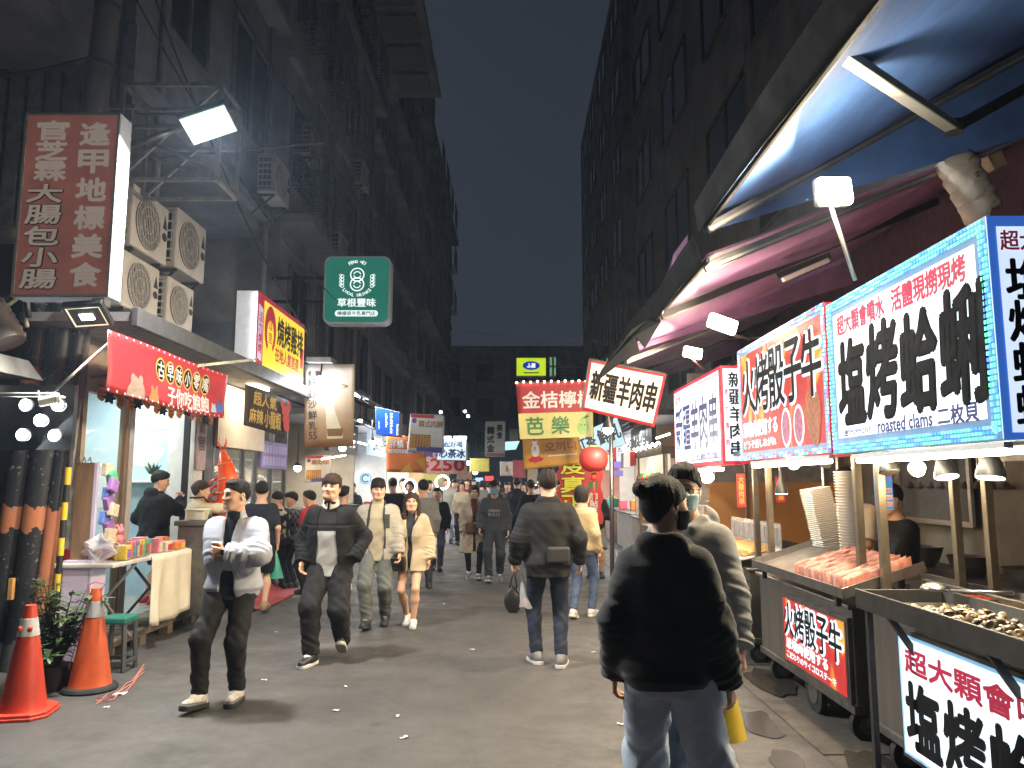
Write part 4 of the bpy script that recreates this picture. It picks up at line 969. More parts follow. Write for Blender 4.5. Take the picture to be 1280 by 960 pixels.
# eave above the shops
t = thing('eave', 'long grey metal eave over the toy shop and crayfish shop', 'eave', (-3.6, 9, 3.1)); m = MB(); m.bb((-4.3, 6.6, 3.02), (-3.32, 12.4, 3.1)); m.build('soffit', grey_p, t); m = MB(); m.bb((-3.32, 6.58, 2.97), (-3.26, 12.4, 3.14)); m.build('fascia', mat('fascia_grey', (.075, .075, .08), .5, var=.2), t, bevel=.008)
m = MB(); m.beam((-3.75, 6.8, 2.55), (-2.9, 8.6, 3.0), .03, .03); tag(m.build('awning_stay', steel), 'thin steel awning arm in front of the red banner', 'arm')
# red banner
red_b = mat('banner_red', (.40, .022, .030), .5, var=.15, scale=3, bump=.15, bscale=10); white_l = mat('print_white', (.62, .60, .58), .6, var=0); gold_l = mat('print_gold', (.60, .42, .06), .6, var=0); blk_l = mat('print_black', (.012, .011, .011), .7, var=0, spec=.12)
p1, p2 = PX(134, 412, -3.22), PX(284, 470, -3.22); zb1 = PX(134, 490, -3.22).z
zb2_ = PX(284, 525, -3.22).z
t = thing('shop_banner', 'red fabric banner with white Chinese writing and small animals above the toy shop', 'banner', (-3.22, (p1.y+p2.y)/2, zb1))
bw, bh = p2.y-p1.y, p1.z-zb1
def redw(y, z): return .03*math.sin((y-p1.y)*2.1+.6)+.012*math.sin((z-zb1)*9+(y-p1.y)*1.3)
m = MB(); m.grid(lambda a, b: (-3.22+redw(p1.y+bw*a, zb1+bh*b), p1.y+bw*a, zb1+bh*b-.02*math.sin(a*3.14)*(1-b)), 40, 8); bs = m.build('sheet', red_b, t, smooth=True, thick=.004)
F = Face((-3.22, p1.y, zb1), (0,1,0), (0,0,1), bw, bh); cv = lambda p, x, y: Vector((p.x+redw(p.y, p.z), p.y, p.z-.02*math.sin(x*3.14)*(1-y)))
m = MB(); letter(m, F, '子你吃飽飽', .42, .06, .84, .40, .006, .008, curve=cv); m.build('lettering', white_l, bs); m = MB(); m2 = MB(); m3 = MB()
for k, ch in enumerate('古早味小零嘴'):
    cx = .36+k*.087; letter(m3, F, ch, cx-.028, .50, cx+.028, .78, .009, .005, curve=cv)
    for mm, r_, dd in ((m, 1.18, .005), (m2, 1.0, .007)): mm.add([cv(F.p(cx+.036*r_*math.cos(a), .64+.19*r_*math.sin(a), dd), cx, .64) for a in [6.283*j/22 for j in range(22)]], [tuple(range(22))])
m.build('gold_ring', gold_l, bs); m2.build('round_patch', blk_l, bs); m3.build('lettering', white_l, bs)
for k, (cx, cz, r_, col) in enumerate(((.17, .02, .075, (.30, .22, .18)), (.30, .03, .05, (.50, .16, .06)), (.72+.17, .10, .035, (.32, .42, .50)), (.95, .13, .045, (.05, .12, .45)))):
    m = MB(); mm = mat('print_animal_%d' % k, col, .6)
    pts = [(cx+r_*.8*math.cos(a)*(1 if a < 3.2 else .95), max(cz, .02)+r_*4*max(math.sin(a), -.05)*(1+.18*abs(math.sin(2.5*a)))) for a in [3.1416*j/18 for j in range(19)]]
    m.add([cv(F.p(min(a, .995), b, .006), a, b) for a, b in pts], [tuple(range(len(pts)))])
    for e in (-.35, .35): m.add([cv(F.p(min(.99, cx+r_*e+r_*.2*math.cos(a)), .02+cz+r_*3.6+r_*1.2*math.sin(a), .0055), 0, .5) for a in [6.283*j/10 for j in range(10)]], [tuple(range(10))])
    m.build('animal_print', mm, bs)
m = MB()
for k in range(22): 
    for zz in (.965, .03): q = cv(F.p(.01+k*.0465, zz, .006), .01+k*.0465, zz); m.ball(q, (.004, .012, .012), 6, 4)
m.build('rivet', white_l, t)
# pumpkin garland
ga = thing('paper_garland', 'string of orange pumpkin and black bat cutouts under the red banner', 'garland', (-3.68, 8, 2.4)); m = MB(); pts = [Vector((-4.06, 7.5+3.0*t, 2.58-.06*abs(math.sin(t*9)))) for t in [k/40 for k in range(41)]]; m.tube(pts, .004, 4); m.build('string', blk_l, ga)
for k in range(15):
    p = pts[1+int(k*2.7)]-Vector((0,0,.075)); bat = k % 3 == 1; m = MB()
    poly = [(.075*math.cos(a)*(1+.10*math.cos(5*a)), .07*math.sin(a)*(1+.05*math.cos(5*a))) for a in [6.283*j/30 for j in range(30)]] if not bat else [(.10*math.cos(a)*(1+.3*math.cos(6*a)), .05*math.sin(a)*(1+.3*math.cos(6*a))) for a in [6.283*j/30 for j in range(30)]]
    m.prism(poly, p, (0,1,0), (0,0,1), (1,0,0), .012); q = m.build('bat_cutout' if bat else 'pumpkin_cutout', blk_l if bat else mat('pumpkin', (.62, .20, .03), .7), ga)
    if not bat:
        m = MB(); 
        for e in (-.028, .028): m.add([p+Vector((.004, e-.014, .006)), p+Vector((.004, e+.014, .006)), p+Vector((.004, e, .034))], [(0,1,2)])
        m.add([p+Vector((.004, -.04, -.014)), p+Vector((.004, 0, -.036)), p+Vector((.004, .04, -.014)), p+Vector((.004, 0, -.022))], [(0,1,2,3)]); m.build('carved_print', blk_l, q)
# pallet deck
t = thing('pallet_deck', 'weathered wooden pallet platform under the toy table', 'deck', (-3.9, 9.8, 0)); m = MB(); y = 7.3
k = 0
while y < 12.3: m.bb((-4.13, y, .15), (-3.68, y+.135, .172+.004*(k % 3))); y += .145; k += 1
m.build('plank_top', wood_deck, t, bevel=.004); m = MB()
for x in (-4.05, -3.9, -3.74): m.bb((x-.04, 7.27, .095), (x+.04, 12.28, .149))
for y in [7.3+.62*k for k in range(9)]:
    for x in (-4.05, -3.75): m.bb((x-.05, y, 0), (x+.05, y+.13, .094))
m.build('joist_block', mat('old_wood', (.11, .085, .06), .8, var=.4), t, bevel=.006)
m = MB(); m.grid(lambda a, b: (-3.78+.62*a, 10.1+2.0*b, .178-.172*min(1, max(0, (a-.15)*3))+.012*math.sin(b*19+a*6)*(1-a)+.008), 14, 20); tag(m.build('red_mat', mat('mat_red', (.30, .04, .045), .8, var=.2, bump=.3), smooth=True, thick=.008), 'creased red plastic mat at the edge of the wooden platform', 'mat')
# folding table, cloth
tz = .90; tx0, tx1, ty0, ty1 = -4.2, -3.55, 7.0, 8.7
t = thing('folding_table', 'white folding table crowded with toys outside the toy shop', 'table', (-3.9, 7.85, .172)); m = MB(); m.bb((tx0, ty0, tz-.04), (tx1, ty1, tz)); m.build('tabletop', mat('table_white', (.58, .55, .52), .5), t, bevel=.01)
for y in (ty0+.5, ty1-.25):
    for s_ in (-1, 1): m = MB(); m.tube([((tx0+tx1)/2-.28*s_, y, .172), ((tx0+tx1)/2+.28*s_, y+.02*s_, tz-.045)], .016, 8); m.build('leg', grey_p, t, smooth=True)
def clothf(a, b):
    y = ty0+.72+(ty1-ty0-.72+.06)*a; 
    if b < .35: return (tx0+.1+(tx1-tx0-.1)*b/.35, y, tz+.006)
    d = (b-.35)/.65; return (tx1+.012+.04*d*math.sin(y*9+1)*d+.03*d*math.sin(y*17), y+.02*math.sin(d*4+a*6), tz-.66*d-.03*math.sin(a*5)*d)
m = MB(); m.grid(clothf, 44, 22); tag(m.build('tablecloth', cream_cl, smooth=True, thick=.004), 'cream tablecloth hanging over the front of the toy table', 'tablecloth')
# toys: packets and boxes one could pick up
cols = dict(pink=(.62, .20, .26), rose=(.55, .10, .14), orange=(.65, .20, .04), yellow=(.66, .48, .06), green=(.10, .42, .22), teal=(.06, .38, .36), purple=(.30, .14, .42), cream=(.6, .52, .4), blue=(.10, .18, .5), red=(.5, .04, .04))
toy_m = {k: mat('toy_'+k, v, .4, var=.3, scale=40) for k, v in cols.items()}
def toybox(label, y, x, w, d, h, c, lid=None, grp='toy packets on the table'):
    t = thing('toy_packet', label, 'toy packet', (x, y, tz+.006), grp); m = MB(); m.bb((x-d/2, y-w/2, tz+.007), (x+d/2, y+w/2, tz+.007+h)); m.build('packet', toy_m[c], t, bevel=.012)
    m = MB(); m.bb((x+d/2+.0005, y-w*.36, tz+.02), (x+d/2+.003, y+w*.36, tz+.006+h*.72)); m.build('printed_panel', toy_m[lid or 'cream'], t)
    return t
names = ['pink', 'rose', 'orange', 'yellow', 'green', 'teal', 'purple', 'red', 'cream', 'blue']
for k, c in enumerate(('pink', 'pink', 'purple', 'yellow', 'yellow', 'green', 'teal')):
    toybox('upright %s toy packet in the row of slim packets at the table front' % (('bright pink', 'rose pink', 'purple', 'lemon yellow', 'golden yellow', 'green', 'teal')[k]), 7.42+k*.062, -3.62, .052, .05, .16, c, names[(k*3+2) % 10], 'slim toy packets')
k = 0
for x in (-3.63, -3.78, -3.93, -4.08):
    y = ty0+.1
    while y < ty1-.12:
        if not (x > -3.7 and 7.36 < y < 7.92) and not (y < 7.25):
            c = rng.choice(['pink', 'rose', 'orange', 'red', 'cream', 'pink', 'orange', 'yellow'])
            toybox('small mixed snack and toy packet lying among others on the toy table', y, x+random.uniform(-.02, .02), random.uniform(.09, .15), .12, random.uniform(.05, .13)+(-.03 if x > -3.4 else .02), c, str(rng.choice(names)), 'mixed toy packets')
        y += random.uniform(.14, .2)
# yellow and pink plush toys
for (x, y, c, lab) in ((-3.84, 7.5, 'yellow', 'little yellow bear shaped plush toy standing on the toy packets'), (-3.86, 7.68, 'pink', 'little pink bear shaped plush toy standing on the toy packets')):
    t = thing('plush_toy', lab, 'plush toy', (x, y, tz+.12)); m = MB(); m.ball((x, y, tz+.17), (.05, .06, .055)); m.build('body', toy_m[c], t, smooth=True); m = MB(); m.ball((x+.005, y, tz+.25), (.045, .055, .045)); h_ = m.build('head', toy_m[c], t, smooth=True)
    for s_ in (-1, 1): m = MB(); m.ball((x, y+s_*.04, tz+.295), (.015, .02, .02)); m.build('ear', toy_m[c], h_, smooth=True)
# bag of clear plastic and hanging packets beside the board
m = MB(); rr = random.Random(3)
m.grid(lambda a, b: (-3.75+.15*math.sin(b*3.14)*math.cos(a*6.283)*(1+.22*math.sin(a*29+b*13)), 7.14+.12*math.sin(b*3.14)*math.sin(a*6.283)*(1+.2*math.sin(a*23+b*17)), tz+.01+.24*b+.02*math.sin(a*31)), 48, 14); tag(m.build('plastic_bag', mat('clear_plastic', (.75, .75, .78), .18, var=.1, alpha=.45)), 'crumpled clear plastic bag on the near end of the toy table', 'bag')
t = thing('display_board', 'tall brown wooden display board beside the striped post', 'board', (-3.9, 7.1, .93)); m = MB(); m.bb((-4.0, 7.1, .93), (-3.83, 7.13, 1.80)); m.build('panel', wood, t, bevel=.004); m = MB(); m.bb((-3.828, 7.095, .93), (-3.80, 7.135, 1.80)); m.build('edge_strip', mat('lilac', (.48, .42, .56), .5), t)
m = MB()
for k in range(3): m.tube([(-3.96+.05*k, 7.10, 1.79), (-3.96+.05*k, 7.07, 1.85), (-3.96+.05*k, 7.04, 1.81)], .005, 5)
m.build('hook', steel, t)
for k in range(11):
    z = 1.74-.075*k; y = 7.2+.03*(k % 2); m = MB(); m.box((-3.76+.03*(k % 3), y, z), (.05, .13, .12), Matrix.Rotation(.4*math.sin(k*2.), 3, 'X')); o = m.build('toy_packet', toy_m[('cream', 'green', 'purple', 'blue', 'purple', 'cream', 'blue', 'purple', 'cream', 'blue', 'purple')[k]], bevel=.01)
    tag(o, 'small hanging toy packet in the column beside the brown board', 'toy packet', 'hanging toy packets')
lil = mat('lilac_panel', (.50, .44, .56), .45, var=.08, emit=.10, ecol=(.8, .7, 1), sample=False)
t = thing('counter_panel', 'pale lilac panel box standing below the brown display board', 'panel', (-3.9, 7.1, 0)); m = MB(); m.bb((-4.02, 7.04, .0), (-3.76, 7.29, .925)); m.build('box', lil, t, bevel=.004)
m = MB(); F = Face((-4.02, 7.039, .02), (1,0,0), (0,0,1), .26, .9)
for a, b, c_, d_ in ((.05, .92, .95, .925), (.90, .02, .92, .9)): m.quad(F.p(a, b, .001), F.p(c_, b, .001), F.p(c_, d_, .001), F.p(a, d_, .001))
m.build('seam', grey_p, t)
# cones
def cone(label, p, H, stripe, base, tilt=0):
    t = thing('traffic_cone', label, 'traffic cone', (0,0,0)); m = MB(); rb, rt = .155*H/.75, .035
    nz = 32; prof = [(rb, .035), (rb*.97, .05)]
    for k in range(0, 13): f = k/12; prof.append((rb*.95+(rt-rb*.95)*f, .06+(H-.06)*f))
    prof.append((rt*.6, H+.002)); m.lathe((0,0,0), prof, nz); m.build('cone_body', red_pl if base == 'red' else orange_pl, t, auto=50)
    z0, z1 = stripe; r0 = rb*.95+(rt-rb*.95)*(z0-.06)/(H-.06)+.003; r1 = rb*.95+(rt-rb*.95)*(z1-.06)/(H-.06)+.003
    m = MB(); m.lathe((0,0,0), [(r0-.002, z0-.001), (r0, z0), (r1, z1), (r1-.002, z1+.001)], nz); st = m.build('reflective_band', mat('reflective_'+base, (.55, .54, .52) if base == 'red' else (.40, .39, .38), .35, var=.2), t, auto=50)
    m = MB(); w = rb*1.32
    if base == 'red': 
        for zz, ww in ((.0, w), (.022, w*.95)): m.prism([(-ww, -ww*.6), (-ww*.6, -ww), (ww*.6, -ww), (ww, -ww*.6), (ww, ww*.6), (ww*.6, ww), (-ww*.6, ww), (-ww, ww*.6)], (0,0,zz+.022), (1,0,0), (0,1,0), (0,0,1), .022)
        m.build('base', red_pl, t, bevel=.006)
        for a in (-2.2, -1.1): 
            m = MB(); rm = (r0+r1)/2+.002; m.ball((rm*math.cos(a), rm*math.sin(a), (z0+z1)/2-.01), (.016, .016, .022)); m.build('red_dot', red_pl, st, smooth=True)
    else:
        m.lathe((0,0,0), [(rb*1.25, .0), (rb*1.28, .015), (rb*1.2, .035), (rb*.9, .045)], 24); m.build('base', rubber, t, auto=40)
        m = MB(); m.tube([(.03, 0, H-.03), (.07, 0, H+.03), (.0, -.02, H+.05), (-.07, 0, H+.02), (-.05, 0, H-.05), (-.08, -.05, H-.3), (-.12, -.1, H-.6)], .004, 5); m.build('string_tie', mat('red_string', (.5, .05, .06), .7), t)
    t.location = p; t.rotation_euler = (0, 0, tilt); return t
cone('bright red traffic cone with a white band and red octagon base, nearest', PZ(28, 893), .75, (.54, .66), 'red', .2)
cone('orange traffic cone with a black rubber base beside the leafy plant', PZ(112, 862), .78, (.56, .68), 'orange')
# leafy plant by the poles
lf = mat('leaf_green', (.065, .12, .05), .45, var=.4, scale=3, spec=.5); lf2 = mat('leaf_pale', (.10, .15, .06), .5, var=.3)
p = PZ(68, 862); t = thing('leafy_plant', 'bushy green pot plant between the two cones and the poles', 'plant', p); m = MB(); m.lathe(p, [(.09, 0), (.12, .18), (.125, .19)], 16); m.build('pot', mat('pot_dark', (.03, .025, .022), .7), t, auto=40)
ml, ms = MB(), MB(); rr = random.Random(11)
for k in range(38):
    a = rr.uniform(0, 6.283); sp = rr.uniform(.05, .40); hgt = rr.uniform(.25, .92); tip = p+Vector((math.cos(a)*sp, math.sin(a)*sp*.8, hgt)); b0 = p+Vector((0,0,.15)); mid = b0.lerp(tip, .55)+Vector((0,0,.06)); ms.tube([b0, mid, tip], [.007, .005, .003], 5)
    for j in range(18):
        f = rr.uniform(.35, 1.0); q = b0.lerp(mid, f/.55) if f < .55 else mid.lerp(tip, (f-.55)/.45); b = rr.uniform(0, 6.283); L = rr.uniform(.055, .12); d = Vector((math.cos(b), math.sin(b), rr.uniform(-.45, .5))).normalized(); s_ = d.cross(Vector((0,0,1))).normalized()*L*.21; up = Vector((0,0,1))*L*.08; mi = 1 if rr.random() < .2 else 0; L *= 1.15
        ml.add([q, q+d*L*.35+s_, q+d*L*.72+s_*.8, q+d*L-up*1.6, q+d*L*.72-s_*.8, q+d*L*.35-s_, q+d*L*.4+up*.7], [(0,1,6),(1,2,6),(2,3,6),(3,4,6),(4,5,6),(5,0,6)], mi)
ms.build('stem', mat('stem', (.06, .05, .025), .7), t); ml.build('foliage', [lf, lf2], t, smooth=True)
# green and black plastic stool
p = PZ(143, 838); t = thing('plastic_stool', 'black plastic stool with a green top beside the orange cone', 'stool', p); m = MB(); m.bb((p.x-.12, p.y-.1, .40), (p.x+.12, p.y+.14, .46)); m.build('seat', mat('stool_green', (.02, .14, .10), .5), t, bevel=.015)
for a in (-1, 1):
    for b in (-1, 1): m = MB(); m.beam((p.x+a*.12, p.y+.02+b*.11, 0), (p.x+a*.1, p.y+.02+b*.095, .40), .035, .035); m.build('leg', mat('stool_grey', (.05, .055, .06), .5), t, bevel=.005)
m = MB(); 
for z in (.08,): 
    for a in (-1, 1): m.beam((p.x+a*.118, p.y-.09, z), (p.x+a*.118, p.y+.13, z), .03, .03); m.beam((p.x-.118, p.y+.02+a*.108, z), (p.x+.118, p.y+.02+a*.108, z), .03, .03)
m.build('stretcher', mat('stool_grey', 0), t)
# handle on the pole box
m = MB(); m.bb((-4.33, 6.78, .62), (-4.295, 6.82, .80)); tag(m.build('wooden_handle', mat('handle_wood', (.5, .26, .08), .5)), 'small yellow wooden handle hanging at the pole above the plant', 'handle')

# ------------------------------------------------------------------ crayfish shop and the next fronts
t = thing('crayfish_shop', 'glass fronted shop with a bright cream header beside the toy shop', 'shop', (sx0, 11, 0))
m = MB(); m.bb((sx0-.3, 10.30, .1), (sx0+.06, 10.55, 3.1)); m.build('dark_column', mat('column_dark', (.03, .03, .032), .5), t)
m = MB(); m.bb((sx0+.055, 10.6, 2.12), (sx0+.10, 12.6, 3.0)); hd = m.build('header', mat('header_cream', (.66, .58, .46), .55, var=.06), t)
m = MB(); m.bb((sx0-1.6, 10.6, .1), (sx0-1.55, 14.2, 3)); m.build('back_wall', mat('inner_grey', (.24, .25, .27), .6, var=.2), t); m = MB(); m.bb((sx0-1.6, 10.6, .06), (sx0, 14.2, .1)); m.build('floor', grey_p, t)
for y in (10.66, 11.9, 12.5, 13.3, 14.1): m = MB(); m.bb((sx0-.04, y-.04, .1), (sx0+.04, y+.04, 2.9)); m.build('door_frame', mat('frame_dark', (.09, .09, .09), .4, .4), t, bevel=.004)
m = MB(); m.bb((sx0-.01, 10.7, .12), (sx0, 14.06, 2.1)); m.build('glass_pane', glass, t)
m = MB(); m.bb((sx0-.9, 11.3, 2.0), (sx0-.6, 11.6, 2.08)); m.build('dish_lamp', white_p, t); m = MB(); m.bb((sx0-1.54, 12.6, 1.), (sx0-1.5, 13.9, 2.2)); m.build('poster', mat('poster_blue', (.08, .16, .40), .5, var=.3), t)
area(t, (sx0-.7, 11.8, 2.75), (sx0-.7, 11.8, 0), 1.2, .4, 26, NEUT)
area(t, (sx0+.45, 11.2, 2.96), (sx0+.09, 11.3, 2.3), .5, .1, 9, (1, .86, .62))
m = MB(); m.bb((sx0+.35, 10.9, 2.98), (sx0+.5, 11.5, 3.01)); m.build('strip_lamp', mat('strip_warm', (1,1,1), .3, var=0, emit=8, ecol=(1, .86, .62), sample=False), t)
# vertical red-brown plaque on the pier
t = thing('vertical_plaque', 'narrow mauve vertical plaque with dark characters at the white pier', 'sign', (sx0+.09, 9.35, 1.7)); F = Face((sx0+.08, 9.99, 1.78), (0,1,0), (0,0,1), .28, .70); m = MB(); m.bb((sx0+.045, 9.99, 1.78), (sx0+.078, 10.27, 2.48)); b_ = m.build('board', mat('plaque_mauve', (.36, .25, .27), .6, var=.2), t); m = MB(); letter(m, F, '韓', .2, .66, .8, .92, .003, .006); letter(m, F, '國', .2, .36, .8, .62, .003, .006); m.build('lettering', mat('plaque_ink', (.06, .03, .035), .6), b_)
# crayfish cloth sign
brown = mat('cloth_dark_brown', (.028, .020, .018), .7, var=.3); gold2 = mat('print_gold_dark', (.50, .34, .07), .5, var=.1); cray = mat('print_crayfish', (.50, .035, .03), .5, var=.35, scale=25)
pa, pb = PX(307, 480, -3.15), PX(362, 505, -3.15); zb = PX(307, 532, -3.15).z
t = thing('cloth_sign', 'dark cloth sign with gold characters and a red crayfish', 'sign', (-3.15, pa.y, zb)); w_, h_ = pb.y-pa.y, pa.z-zb; m = MB(); m.grid(lambda a, b: (-3.15+.02*math.sin(a*5), pa.y+w_*a, zb+h_*b-.05*a*(1-b)), 14, 6); b_ = m.build('sheet', brown, t, smooth=True, thick=.006)
F = Face((-3.125, pa.y, zb), (0,1,0), (0,0,1), w_, h_); m = MB(); letter(m, F, '超人氣', .12, .56, .62, .90, .004, .008); letter(m, F, '麻辣', .05, .10, .33, .46, .004, .008); letter(m, F, '小龍蝦', .36, .06, .74, .52, .004, .010); m.build('lettering', gold2, b_)
m = MB(); cx, cz = .84, .5
for (a, b, ra, rb) in ((.84, .62, .10, .16), (.86, .40, .09, .16), (.88, .2, .08, .13), (.76, .80, .05, .12), (.92, .82, .05, .12)): m.add([F.p(min(.99, a+ra*math.cos(q)), b+rb*math.sin(q), .006+.001*a) for q in [6.283*j/16 for j in range(16)]], [tuple(range(16))])
m.build('crayfish_print', cray, b_)
# yellow lightbox: grilled chicken cutlet
yel = lum('yellow_lit', (.86, .60, .035), 1.0, var=.12); red_l = mat('print_red_lit', (.33, .012, .03), .5, emit=.35, ecol=(.55, .02, .06), sample=False); 
X = -3.3; y0, y1 = PX(323, 363, X).y, PX(381, 407, X).y; zt = PX(323, 363, X).z; zb = PX(323, 460, X).z
t = thing('lightbox_sign', 'yellow lit box sign with red border and black Chinese characters', 'sign', (X, (y0+y1)/2, zb)); m = MB(); m.bb((X-.28, y0, zb), (X-.002, y1, zt)); m.build('case', mat('sign_case_white', (.6, .62, .66), .4, emit=.25, ecol=(.8, .9, 1), sample=False), t, bevel=.008)
F = Face((X, y0, zb), (0,1,0), (0,0,1), y1-y0, zt-zb); m = MB(); m.quad(F.p(0,0,.002), F.p(1,0,.002), F.p(1,1,.002), F.p(0,1,.002)); fr = m.build('border_panel', red_l, t); m = MB(); m.quad(F.p(.11,.0,.006), F.p(.985,.0,.006), F.p(.985,.93,.006), F.p(.11,.93,.006)); fp = m.build('face_panel', yel, t)
blkL = mat('print_black_lit', (.015, .012, .01), .5, var=0)
m = MB(); letter(m, F, '燒烤雞排', .37, .44, .95, .84, .010, .018); m.build('lettering', blkL, fp); m = MB(); letter(m, F, '在地人氣首選', .34, .20, .86, .40, .010, .010); m.build('lettering_red', red_l, fp)
m = MB()
for j in range(40):     # brush ring with the shop's stamp
    a0, a1 = -1.0+5.2*j/40, -1.0+5.2*(j+1)/40; w0 = .012+.02*math.sin(3.14*j/40); q = lambda a, r_: F.p(.235+(.085+r_)*math.cos(a), .55+(.26+r_*3)*math.sin(a), .010); m.quad(q(a0, -w0), q(a0, w0), q(a1, w0), q(a1, -w0))
letter(m, F, '這', .20, .58, .27, .72, .010, .004); letter(m, F, '里', .20, .40, .27, .54, .010, .004); m.quad(F.p(.90,.28,.010), F.p(.97,.28,.010), F.p(.97,.60,.010), F.p(.90,.60,.010)); m.build('stamp_mark', red_l, fp)
m = MB(); m.quad(F.p(.015,.12,.006), F.p(.095,.10,.006), F.p(.095,.80,.006), F.p(.015,.84,.006)); vp = m.build('side_strip', mat('strip_lilac', (.5, .45, .6), .5, emit=.35, ecol=(.75, .65, 1), sample=False), t); m = MB(); letter(m, F, vertical('活力燒烤'), .025, .2, .085, .74, .009, .006); m.build('lettering_red', red_l, vp)
m = MB()
for k in range(14): m.ball((X-.03, y0-.012, zb+.05+k*(zt-zb-.1)/13), .017, 6, 5)
m.build('led_dot', bulb_cool, t)
# green rounded sign
grn = lum('green_lit', (.012, .13, .092), 1.0, var=.1); wl = lum('white_lit', (.85, .95, .92), 1.0)
Yg = 13.; a, b = PY(403, 405, Yg), PY(489, 320, Yg); t = thing('lightbox_sign', 'square green lit sign with rounded corners and a white line emblem', 'sign', ((a.x+b.x)/2, Yg, a.z)); w_, h_ = b.x-a.x, b.z-a.z
def rrect(w, h, r, n=7): return [(cx+r*math.cos(q), cz+r*math.sin(q)) for cx, cz, q0 in ((w-r, h-r, 0), (r, h-r, 1), (r, r, 2), (w-r, r, 3)) for q in [(q0+j/n)*math.pi/2 for j in range(n+1)]]
m = MB(); m.prism(rrect(w_, h_, .13), a, (1,0,0), (0,0,1), (0,-1,0), .26); m.build('case', mat('case_silver', (.55, .55, .55), .35, .3, emit=.06, ecol=(.8, 1, .95), sample=False), t, bevel=.01)
F = Face(a+Vector((.035, -.004, .035)), (1,0,0), (0,0,1), w_-.07, h_-.07); m = MB(); m.add([F.o+F.u*x+F.v*z for x, z in rrect(w_-.07, h_-.07, .11)], [tuple(range(32))]); fp = m.build('face_panel', grn, t)
m = MB()
def arcp(m, F, cx, cz, r, a0, a1, w, d=.004, n=28):
    for j in range(n):
        p_, q_ = a0+(a1-a0)*j/n, a0+(a1-a0)*(j+1)/n; P_ = lambda r_, t_: F.o+F.u*(cx*F.w+r_*math.cos(t_))+F.v*(cz*F.h+r_*math.sin(t_))+F.n*d; m.quad(P_(r-w, p_), P_(r+w, p_), P_(r+w, q_), P_(r-w, q_))
for cz in (.735, .585): arcp(m, F, .5, cz, .115, 0, 6.2832, .011)
for cz in (.76, .61): arcp(m, F, .5, cz-.03, .06, .25, 2.9, .009)
for cz in (.735, .585): arcp(m, F, .5, cz-.0, .06, 3.4, 6.0, .009)
m.build('emblem', wl, fp)
for s_ in (-1, 1):
    m = MB()
    for k in range(4): arcp(m, F, .5+s_*.235, .56+k*.05, .027, 0, 6.28, .006, n=12); arcp(m, F, .5+s_*.265, .575+k*.05, .02, 0, 6.28, .005, n=10)
    m.build('wreath_mark', wl, fp)
m = MB()
def arctext(s, cx, cz, r, a0, a1, hgt, flip=False):
    for k, ch in enumerate(s):
        if ch == ' ': continue
        a_ = a0+(a1-a0)*k/(len(s)-1); x, z = cx*F.w+r*math.cos(a_), cz*F.h+r*math.sin(a_); rt = (a_-math.pi/2) if not flip else (a_+math.pi/2)
        letter(m, F, ch, (x-hgt*.36)/F.w, (z-hgt/2)/F.h, (x+hgt*.36)/F.w, (z+hgt/2)/F.h, .004, .004, keep=True, rot=math.degrees(rt))
arctext('FENG WEI', .5, .68, .295, 2.05, 1.09, .058); arctext('LOCAL DRINKS', .5, .68, .30, 3.9, 5.52, .058, True)
letter(m, F, '草根豐味', .2, .235, .8, .365, .004, .006); m.build('lettering', wl, fp)
m = MB(); m.add([F.p(.16+x, .085+z, .003) for x, z in rrect(.68, .095, .045, 5)], [tuple(range(24))]); pp = m.build('lettering_plate', wl, fp); m = MB(); letter(m, F, '檸檬原牛乳專門店', .2, .10, .8, .165, .006, .003); m.build('lettering', grn, pp)
m = MB(); m.beam((-4.2, Yg+.13, a.z+h_*.7), (a.x+.05, Yg+.13, a.z+h_*.7), .05, .05); m.beam((-4.2, Yg+.13, a.z+h_*.35), (a.x+.05, Yg+.13, a.z+h_*.35), .05, .05); m.build('bracket', black_m, t)

# ------------------------------------------------------------------ hanging banners (front faces the reader in the street)
def hung(name, label, cat, TL, TR, BR, BL, Y, mt, wave=.015, thick=.004, parent=None, nu=14, nv=10, sheetname='sheet'):
    a, b, c, d = PY(*BL, Y), PY(*BR, Y), PY(*TR, Y), PY(*TL, Y); t = thing(name, label, cat, (a+b)/2); ph = random.uniform(0, 6)
    F = Face(a, b-a, d-a, (b-a).length, (d-a).length)
    def pt(u, v, dd=0.):
        p = a.lerp(b, u).lerp(d.lerp(c, u), v); return Vector((p.x, p.y-wave*math.sin(u*5+v*2.+ph)-wave*.6*math.sin(u*11+v*4+ph*2)-dd, p.z))
    m = MB(); m.grid(lambda u, v: pt(u, v), nu, nv); o = m.build(sheetname, mt, t, smooth=True, thick=thick)
    F.pt = pt; F.cv = lambda p, x, y: pt(x, y, (F.o-p).dot(Vector((0,1,0)))+.002)
    return t, F, o
def patch(F, pts, d, name, mt, parent):
    m = MB()
    xs = [p[0] for p in pts]; 
    m.add([F.pt(x, y, d) for x, y in pts], [tuple(range(len(pts)))]); return m.build(name, mt, parent)
def strip(F, x0, y0, x1, y1, d, name, mt, parent, n=10):
    m = MB(); m.grid(lambda u, v: F.pt(x0+(x1-x0)*u, y0+(y1-y0)*v, d), n, 3); return m.build(name, mt, parent, smooth=True)
def circ(cx, cy_, rx, ry, n=24, wob=0., k=5): return [(cx+rx*math.cos(a)*(1+wob*math.sin(k*a)), cy_+ry*math.sin(a)*(1+wob*math.sin(k*a))) for a in [6.283*j/n for j in range(n)]]
